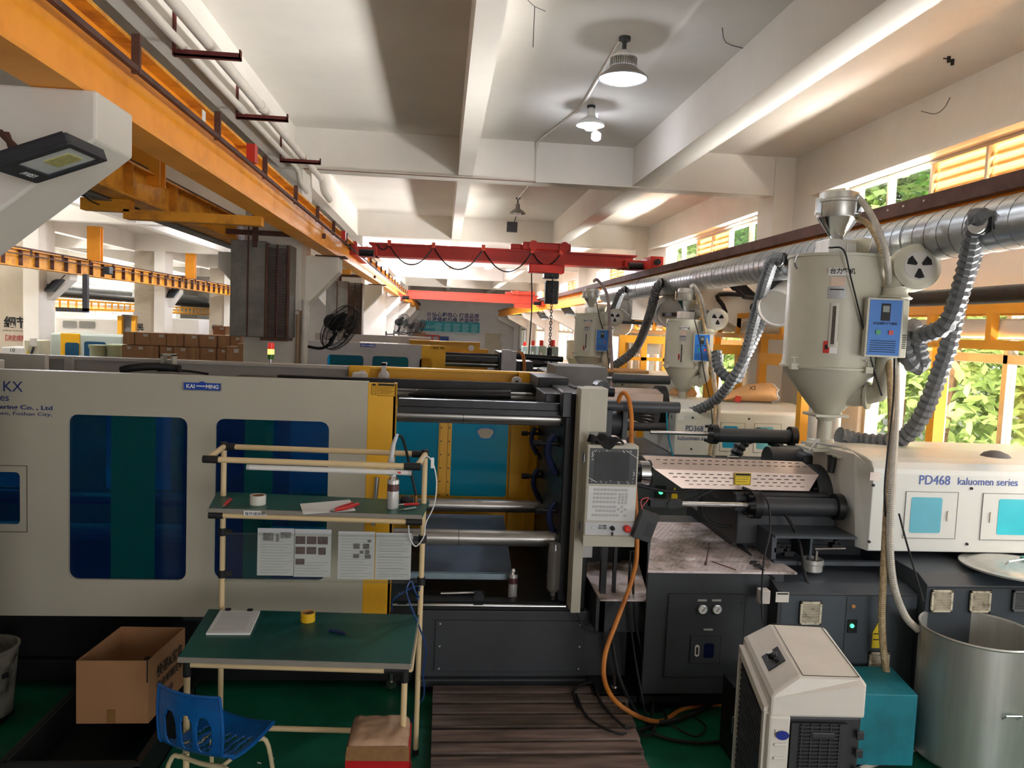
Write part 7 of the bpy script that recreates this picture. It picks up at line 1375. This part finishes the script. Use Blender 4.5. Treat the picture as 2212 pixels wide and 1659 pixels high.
m = M(); G = 14; random.seed(2)
for i in range(G+1):
    for j in range(G+1):
        u, w = -1+2*i/G, -1+2*j/G; rr = max(abs(u), abs(w)); 
        x, y = sx_+u*.145, sy_+w*.15; z = .475 if rr < .8 else .475-.05*((rr-.8)/.2)**1.0
        if rr > .8: x = sx_+u/rr*.145*.93 if abs(u) == rr else sx_+u*.14; y = sy_+(w/rr*.15*.93 if abs(w) == rr else w*.145)
        m.v.append((x+random.uniform(-.003, .003), y+random.uniform(-.003, .003), z+random.uniform(-.005, .006)))
for i in range(G):
    for j in range(G): a = i*(G+1)+j; m.f.append((a, a+G+1, a+G+2, a+1))
cs = ob('cardboard_seat', m, mat('worn_tan_cardboard', (196, 160, 130), .7, var=.15, sc=8), ST, smooth=True, sub=1, label='worn cardboard seat pad'); cs.modifiers.new('s', 'SOLIDIFY').thickness = .01
ob('brown_tape', M().add([(sx_-.14, sy_-.15, .4), (sx_+.143, sy_-.15, .395), (sx_+.14, sy_-.143, .46), (sx_-.135, sy_-.143, .46)], [(0, 1, 2, 3)]), mat('brown_parcel_tape', (146, 106, 62), .35, var=.15, sc=20), ST)
# ---------------------------------------------------------------- carton, crate, bucket
BX = thing('open_carton', 'open brown cardboard carton with printed side on the black crate', 'carton', (-1.63, 4.3, .2))
b = [(-1.82, 4.07), (-1.46, 4.07), (-1.42, 4.52), (-1.78, 4.53)]; z0, z1 = .215, .545
brd = mat('carton_board', (160, 116, 78), .8, var=.06, sc=3)
def wallp(p, q_, z0, z1, th=.006): d = Vector((q_[0]-p[0], q_[1]-p[1], 0)); n_ = Vector((-d.y, d.x, 0)).normalized()*th; return M().prism([(p[0], p[1]), (q_[0], q_[1]), (q_[0]+n_.x, q_[1]+n_.y), (p[0]+n_.x, p[1]+n_.y)], 'z', z0, z1)
for i, nm in enumerate(('front_side', 'right_side', 'back_side', 'left_side')): ob(nm, wallp(b[i], b[(i+1) % 4], z0, z1), brd, BX)
ob('bottom', M().prism(b, 'z', z0-.006, z0), brd, BX); ob('brown_tape', M().box(-1.665, 4.064, z0, -1.625, 4.069, z0+.07), mat('brown_parcel_tape', (146, 106, 62)), BX)
ob('corner_slit', M().box(-1.468, 4.064, .43, -1.463, 4.069, .545), inkm, BX)
ang = math.atan2(.45, .04); Rr = Matrix.Rotation(ang, 3, 'Z') @ FRONT
for i, (tx_, sz) in enumerate((('快递&宝盒', .075), ('专业纸箱定制', .05), ('联系电话', .035))): text('lettering', tx_, (-1.453+.01, 4.14+.0, .42-.07*i), sz, inkm, BX, R=Rr, width=.32 if i < 2 else .2)
ob('dark_contents', M().box(-1.6, 4.3, z0, -1.5, 4.42, z0+.2), blk, BX)
crm = mat('black_crate_plastic', (20, 21, 22), .5, var=.1); CR = thing('plastic_crate', 'black plastic crate under the open carton', 'crate', (-1.6, 4.1, 0))
x0, x1, y0, y1 = -2.0, -1.38, 3.72, 4.6
for a_, b_, c_, d_ in ((x0, y0, x1, y0+.02), (x0, y1-.02, x1, y1), (x0, y0, x0+.02, y1), (x1-.02, y0, x1, y1)): ob('side', M().box(a_, b_, .01, c_, d_, .2), crm, CR)
ob('rim', M().box(x0-.02, y0-.02, .19, x1+.02, y0+.0, .205).box(x0-.02, y1, .19, x1+.02, y1+.02, .205).box(x0-.02, y0, .19, x0, y1, .205).box(x1, y0, .19, x1+.02, y1, .205), crm, CR); ob('bottom', M().box(x0, y0, .0, x1, y1, .02), crm, CR)
m = M()
for i in range(7): m.box(x0+.03+i*.085, y0-.01, .02, x0+.045+i*.085, y0, .19)
ob('ribs', m, crm, CR, kind='stuff'); ob('tape_scrap', M().box(-1.66, y0-.025, .0, -1.58, y0-.02, .03), paper, CR) if 0 else None
bq = PZ(20, 1520, .0); t = thing('paint_bucket', 'dirty white bucket with dark printing at the left edge', 'bucket', (bq.x, bq.y, 0)); bm_ = mat('dirty_bucket', (150, 146, 132), .5, var=.3, sc=7, c2=(70, 66, 58)); c = Vector((-2.5, 4.5, 0))
ob('bucket_body', M().lathe(c, [(.13, .05), (.16, .42), (.168, .425), (.168, .44), (.155, .44), (.125, .06)], 32), bm_, t, smooth=True); ob('bucket_foot', M().box(-2.6, 4.4, 0, -2.4, 4.6, .05), blk, t); ob('handle', M().tube([c+Vector((.165, 0, .4)), c+Vector((.18, -.08, .34)), c+Vector((.16, -.1, .22))], .004, 6), steel, t)
for i in range(3): ob('printed_mark', M().obox(c+Vector((.16*math.sin(.4+i*.35), -.16*math.cos(.4+i*.35), .3)), .018, .002, .014, Matrix.Rotation(.4+i*.35, 3, 'Z')), inkm, t)
# ---------------------------------------------------------------- pallet
PL = thing('wooden_pallet', 'dark worn wooden pallet on the floor in front of the machine', 'pallet', (.6, 4.2, 0)); wd = mat('dark_worn_wood', (112, 94, 84), .7, var=.3, sc=3, c2=(48, 38, 33), stretch=(.6, 6, 3), bump=.1, bsc=30); wd2 = mat('pale_worn_wood', (140, 120, 112), .65, var=.3, sc=2.5, c2=(60, 48, 42), stretch=(.6, 6, 3))
ys = [3.70, 3.87, 3.995, 4.135, 4.29, 4.42, 4.54, 4.66]
for i, (ya, yb) in enumerate(zip(ys[:-1], ys[1:])): ob('plank', M().box(.015, ya+.016, .115+.002*(i % 2), 1.13+.012*i, yb-.016, .138+.002*(i % 2)), wd2 if i in (1, 2, 0) else wd, PL, bev=.003)
for x in (.03, .52, 1.02): ob('stringer', M().box(x, 3.7, .095, x+.1, 4.68, .115), wd, PL); [ob('block', M().box(x, y_, .0, x+.1, y_+.12, .095), wd, PL) for y_ in (3.71, 4.14, 4.55)]
# ---------------------------------------------------------------- air cooler
wpl = mat('white_cooler_plastic', (222, 216, 206), .4, var=.05, sc=5); cgr = mat('charcoal_cooler_plastic', (44, 46, 48), .45, var=.06)
AC = thing('air_cooler', 'white and charcoal portable air cooler in the right foreground', 'air cooler', (1.62, 3.28, 0), 0); AC.rotation_euler = (0, 0, 0)
# footprint: corners of the top, roughly turned so that its black grille end faces the camera
A, B, C_, D = Vector((1.40, 2.99, 0)), Vector((1.80, 2.97, 0)), Vector((1.93, 3.58, 0)), Vector((1.53, 3.62, 0))
def foot(f, s=1.0): c = (A+B+C_+D)/4; return [tuple((c+(p-c)*s)[:2]) for p in f]
def loft(rings_, mt, nm, bev=0, label=None):
    m = M(); k = len(rings_[0][1])
    for z, pts in rings_:
        zz = z if hasattr(z, '__len__') else [z]*k
        m.v += [(p[0], p[1], zz[i]) for i, p in enumerate(pts)]
    for r_ in range(len(rings_)-1):
        for i in range(k): j = (i+1) % k; m.f.append((r_*k+i, r_*k+j, (r_+1)*k+j, (r_+1)*k+i))
    m.f.append(tuple(range(k))[::-1]); m.f.append(tuple((len(rings_)-1)*k+i for i in range(k)))
    return ob(nm, m, mt, AC, bev=bev, label=label)
fA = [(A.x, A.y), (B.x, B.y), (C_.x, C_.y), (D.x, D.y)]
loft([(.04, foot([A, B, C_, D], .93)), (.8, foot([A, B, C_, D], .97))], cgr, 'body', .02)
# cap: control slope on the left, flat lid, tapering edge
u1 = (B-A); v1 = (D-A)
def bp(s, t): return A+(B-A)*s*(1-t)+(C_-D)*s*t+(D-A)*t
m = M(); top = []
P_ = [(0, 0, .79), (1, 0, .79), (1, 1, .79), (0, 1, .79), (0, .0, .87), (.3, .0, .93), (1, .0, .93), (1, 1, .93), (.3, 1, .93), (0, 1, .87)]
capp = [bp(s, t)+Vector((0, 0, z)) for s, t, z in P_]
T = [bp(s, t)+Vector((0, 0, z)) for s, t, z in ((.03, .02, .89), (.3, .05, .955), (.97, .06, .95), (.95, .96, .95), (.3, .96, .955), (.03, .95, .89))]
m.add(capp[:4]+[capp[4], capp[6], capp[7], capp[9]], [(0, 1, 5, 4), (1, 2, 6, 5), (2, 3, 7, 6), (3, 0, 4, 7), (3, 2, 1, 0)])
b_ = len(m.v); m.v += [tuple(p) for p in T]
m.f += [(4, 5, b_+2, b_+1), (4, b_+1, b_+0), (5, 6, b_+3, b_+2), (6, 7, b_+4, b_+3), (7, b_+5, b_+4), (7, 4, b_+0, b_+5), (b_+0, b_+1, b_+4, b_+5), (b_+1, b_+2, b_+3, b_+4)]
ob('top_cap', m, wpl, AC, bev=.014, label='white plastic top cap')
lid = [T[1].lerp(T[2], .06), T[1].lerp(T[2], .96), T[4].lerp(T[3], .96), T[4].lerp(T[3], .06)]
for i in range(4): ob('lid_gap', M().rings([lid[i]+Vector((0, 0, .0015)), lid[(i+1) % 4]+Vector((0, 0, .0015))], .0015, 4), gp, AC)
e1, e2 = (T[1]-T[0]).normalized(), (T[5]-T[0]).normalized(); nn = e1.cross(e2).normalized(); nn = nn if nn.z > 0 else -nn
cpn = T[0].lerp(T[1], .5).lerp(T[5].lerp(T[4], .5), .42); Rc = Matrix((e1, e2, nn)).transposed()
cp2 = ob('control_plate', M().obox(cpn+nn*.002, .045, .075, .003, Rc), blkm, AC, bev=.002, label='black control plate'); ob('dial', M().cyl(cpn+nn*.004+e2*.015, cpn+nn*.028+e2*.015, .017, 20), blk, cp2, smooth=True); ob('dial_top', M().cyl(cpn+nn*.0285+e2*.015, cpn+nn*.03+e2*.015, .014, 20), pvcw, cp2); ob('dial', M().cyl(cpn+nn*.004-e2*.04+e1*.01, cpn+nn*.018-e2*.04+e1*.01, .009, 14), blk, cp2, smooth=True)
m = M()
for i in range(7): a = 2*PI*i/8+.5; m.obox(cpn+nn*.0055+e2*(.015+.026*math.cos(a))+e1*.026*math.sin(a), .003, .0012, .0004, Rc)
ob('dial_marks', m, pvcw, cp2, kind='stuff')
# white front frame around the outlet on the left side, louvres, corner column
fr = [bp(0, 0), bp(0, 1)]
def sp_(t, z, o=0): p = A.lerp(D, t); n_ = Vector((-(D-A).y, (D-A).x, 0)).normalized(); return p+n_*o+Vector((0, 0, z))
m = M(); n_ = Vector((-(D-A).y, (D-A).x, 0)).normalized()
def bar(p, q_, w, th): 
    d = (q_-p).normalized(); s_ = d.cross(n_).normalized(); return M().add([p-s_*w, p+s_*w, q_+s_*w, q_-s_*w, p-s_*w+n_*th, p+s_*w+n_*th, q_+s_*w+n_*th, q_-s_*w+n_*th], [(0, 1, 2, 3), (4, 7, 6, 5), (0, 4, 5, 1), (1, 5, 6, 2), (2, 6, 7, 3), (3, 7, 4, 0)])
for p, q_ in ((sp_(.06, .12), sp_(.06, .8)), (sp_(.95, .12), sp_(.95, .82)), (sp_(.04, .8), sp_(.97, .82)), (sp_(.04, .12), sp_(.97, .12))): ob('outlet_frame', bar(p, q_, .02, .02), wpl, AC)
for i in range(24): z = .15+i*.027; ob('louvre_blade', bar(sp_(.1, z, .004), sp_(.92, z+.012, .004), .006, .008), cgr, AC)
# corner column with steps
cpt = A.lerp(B, .1); d1 = (B-A).normalized(); nf = Vector((d1.y, -d1.x, 0))
m = M().add([A-d1*.005+nf*.01, A+d1*.085+nf*.012, A+d1*.085-nf*.03, A-d1*.005-nf*.03]+[p+Vector((0, 0, .8)) for p in (A-d1*.005+nf*.01, A+d1*.085+nf*.012, A+d1*.085-nf*.03, A-d1*.005-nf*.03)], [(0, 1, 5, 4), (1, 2, 6, 5), (2, 3, 7, 6), (3, 0, 4, 7), (4, 5, 6, 7), (0, 3, 2, 1)])
ob('corner_column', m, wpl, AC, bev=.01)
RF = Matrix((d1, -nf, Vector((0, 0, 1)))).transposed()
for i in range(12): ob('grip_step', M().obox(A+d1*.045+nf*.014+Vector((0, 0, .1+i*.058)), .026, .004, .006, RF), wpl, AC, bev=.003)
ob('blue_badge', M().lathe((0, 0, 0), [(0, -.004), (.028, -.002), (.03, .004)], 20).move(Matrix.Diagonal((1, 1, 1)), (0, 0, 0)).move(RF @ Matrix.Rotation(PI/2, 3, 'X') @ Matrix.Diagonal((.9, .65, 1)).to_3x3(), A+d1*.048+nf*.022+Vector((0, 0, .725))), mat('blue_cooler_badge', (28, 50, 140), .25, var=0), AC, smooth=True)
# grille end
gq0 = A+d1*.11; wG = (B-A).length-.2
ob('grille_frame', M().obox(gq0+d1*wG/2+nf*.006+Vector((0, 0, .41)), wG/2+.02, .004, .36, RF), cgr, AC)
for i in range(44):
    z = .08+i*.0158
    ob('grille_bar', M().obox(gq0+d1*wG/2+nf*.013+Vector((0, 0, z)), wG/2-.012, .004, .0035, RF), cgr, AC)
for i in range(5): ob('grille_rib', M().obox(gq0+d1*(.02+(wG-.04)*i/4)+nf*.015+Vector((0, 0, .42)), .0025, .004, .35, RF), cgr, AC)
ob('grille_handle', M().obox(gq0+d1*wG*.55+nf*.017+Vector((0, 0, .725)), .05, .006, .014, RF), cgr, AC, bev=.006); ob('grille_back', M().obox(gq0+d1*wG/2+nf*.0105+Vector((0, 0, .42)), wG/2-.012, .001, .345, RF), blk, AC)
for s_ in (.94,): 
    for i in range(9): ob('side_notch', M().obox(B-d1*.02+nf*.01+Vector((0, 0, .1+i*.078)), .016, .006, .018, RF), cgr, AC, bev=.004)
for p in (A, B, C_, D): c = p.lerp((A+B+C_+D)/4, .15); ob('castor', M().cyl((c.x-.012, c.y, .022), (c.x+.012, c.y, .022), .022, 14), blk, AC)
# dark cabinet door behind the cooler
a = PY(1578, 1440, 4.1); b__ = PY(1606, 1440, 3.9); t = thing('dark_box', 'narrow black metal box with a wire handle behind the air cooler', 'box', (a.x, 4.0, 0)); ob('box', M().box(a.x, 3.85, 0, b__.x+.25, 4.2, .42), blkm, t, bev=.004); ob('handle', M().tube([(a.x-.002, 3.95, .3), (a.x-.03, 3.95, .29), (a.x-.03, 3.95, .2), (a.x-.002, 3.95, .19)], .004, 6, 1), chrome, t)
# ---------------------------------------------------------------- teal box and steel drum
tl = mat('teal_painted_box', (24, 134, 150), .5, var=.12, sc=5, c2=(22, 104, 118)); t = thing('teal_box', 'teal painted metal box on the floor beside the steel drum', 'box', (2.5, 4, 0))
pg = [PZ(1800, 1512, .45), PZ(1990, 1500, .45), PZ(1925, 1446, .45), PZ(1820, 1430, .45)]; bp0 = [(2.05, 3.93), (2.66, 3.9), (2.72, 4.26), (2.2, 4.28)]
ob('box_body', M().prism(bp0, 'z', .03, .435), tl, t, bev=.006); ob('box_foot', M().box(2.15, 3.95, 0, 2.6, 4.2, .03), blk, t)
DC = Vector((3.06, 4.0, 0)); DRR = .30; hD = .765
t = thing('steel_drum', 'tall round stainless steel drum at the right edge', 'drum', DC)
ob('drum_body', M().lathe(DC, [(0, .03), (DRR-.02, .03), (DRR, .05), (DRR, hD-.01), (DRR+.008, hD), (DRR+.004, hD+.008), (DRR-.006, hD), (DRR-.008, .06), (0, .05)], 64), stain, t, smooth=True)
am = .05; hp = [DC+Vector((DRR*math.sin(a), -DRR*math.cos(a), 0)) for a in (-.18, .08)]
ob('drum_handle', M().tube([hp[0]+Vector((0, 0, .4)), hp[0]+Vector((-.005, -.03, .43)), hp[1]+Vector((0, -.03, .43)), hp[1]+Vector((0, 0, .4))], .005, 8, 1), chrome, t, smooth=True)
for a in (-.9, .2, 2.2): c = DC+Vector((DRR*.8*math.sin(a), -DRR*.8*math.cos(a), 0)); ob('castor', M().cyl((c.x-.012, c.y, .018), (c.x+.012, c.y, .018), .018, 12).box(c.x-.01, c.y-.01, .02, c.x+.01, c.y+.01, .04), pvcw, t)
one('floor_hose', M().tube([PZ(1990, 1612, .02), PZ(1960, 1622, .02), PZ(1900, 1645, .02), PZ(1850, 1665, .02)], .016, 8), clr_h, 'cream hose on the green floor beside the drum', 'hose', smooth=True)
# ---------------------------------------------------------------- cables on the floor and hanging
def cab(pts, r_, label, mt=None): return one('cable', M().tube(pts, r_, 7, 6), mt or blk, label, 'cable', smooth=True)
cab([PY(1318, 1330, 4.65), PY(1325, 1400, 4.55), PY(1340, 1470, 4.5), PZ(1380, 1545, .03), PZ(1430, 1560, .03), PZ(1500, 1540, .03), PZ(1580, 1495, .03)], .014, 'thick black cable from the terminal post to the floor')
cab([PY(1362, 1190, 4.55), PY(1358, 1300, 4.55), PY(1372, 1420, 4.5), PY(1388, 1510, 4.4), PZ(1400, 1560, .03), PZ(1420, 1590, .02)], .007, 'black cable hanging left of the pump cabinet, front one')
cab([PY(1368, 1190, 4.6), PY(1370, 1320, 4.6), PY(1395, 1450, 4.5), PZ(1410, 1530, .05), PZ(1390, 1580, .02), PZ(1350, 1600, .02)], .008, 'black cable hanging beside the name plate')
cab([PZ(1250, 1530, .14), PZ(1240, 1490, .15), PZ(1280, 1475, .15), PZ(1300, 1520, .15), PZ(1350, 1570, .15), PZ(1400, 1590, .03), PZ(1420, 1560, .03)], .009, 'black cable coiled on the right end of the pallet')
cab([PZ(1245, 1500, .15), PZ(1270, 1550, .15), PZ(1340, 1585, .15), PZ(1400, 1570, .03), PZ(1440, 1550, .03), PZ(1410, 1515, .03), PZ(1360, 1500, .03), PZ(1345, 1530, .16)], .008, 'second black cable looping over the pallet corner')
cab([PZ(1410, 1585, .02), PZ(1450, 1598, .02), PZ(1520, 1605, .02), PZ(1590, 1598, .02)], .011, 'thick black cable running right across the green floor')
cab([PZ(1440, 1560, .02), PZ(1500, 1590, .02), PZ(1525, 1570, .02), PZ(1490, 1545, .02), PZ(1455, 1555, .02)], .006, 'thin black cable loop on the green floor')
cab([PY(1247, 1325, 4.6), PY(1262, 1355, 4.6), PY(1290, 1366, 4.6), PY(1296, 1355, 4.65)], .008, 'short black cable hooking under the cream post')
one('blue_tube', M().tube([PY(1440, 880, 8.2), PY(1442, 930, 8.2), PY(1455, 990, 8.2), PY(1464, 1000, 8.2)], .01, 6), mat('cyan_tube', (40, 140, 170), .4, var=0), 'thin blue tube hanging in front of the second machine', 'tube', smooth=True)
random.seed(9); m = M()
for px, py in ((1030, 1626), (1048, 1630), (1760, 1632), (1465, 1575), (1500, 1590), (590, 1640), (560, 1648)): p = PZ(px, py, .004); m.obox(p, .012, .002, .002, Matrix.Rotation(random.uniform(0, 3), 3, 'Z'))
one('floor_scraps', m, pvcw, 'tiny pale plastic scraps scattered on the green floor', 'scraps', kind='stuff')
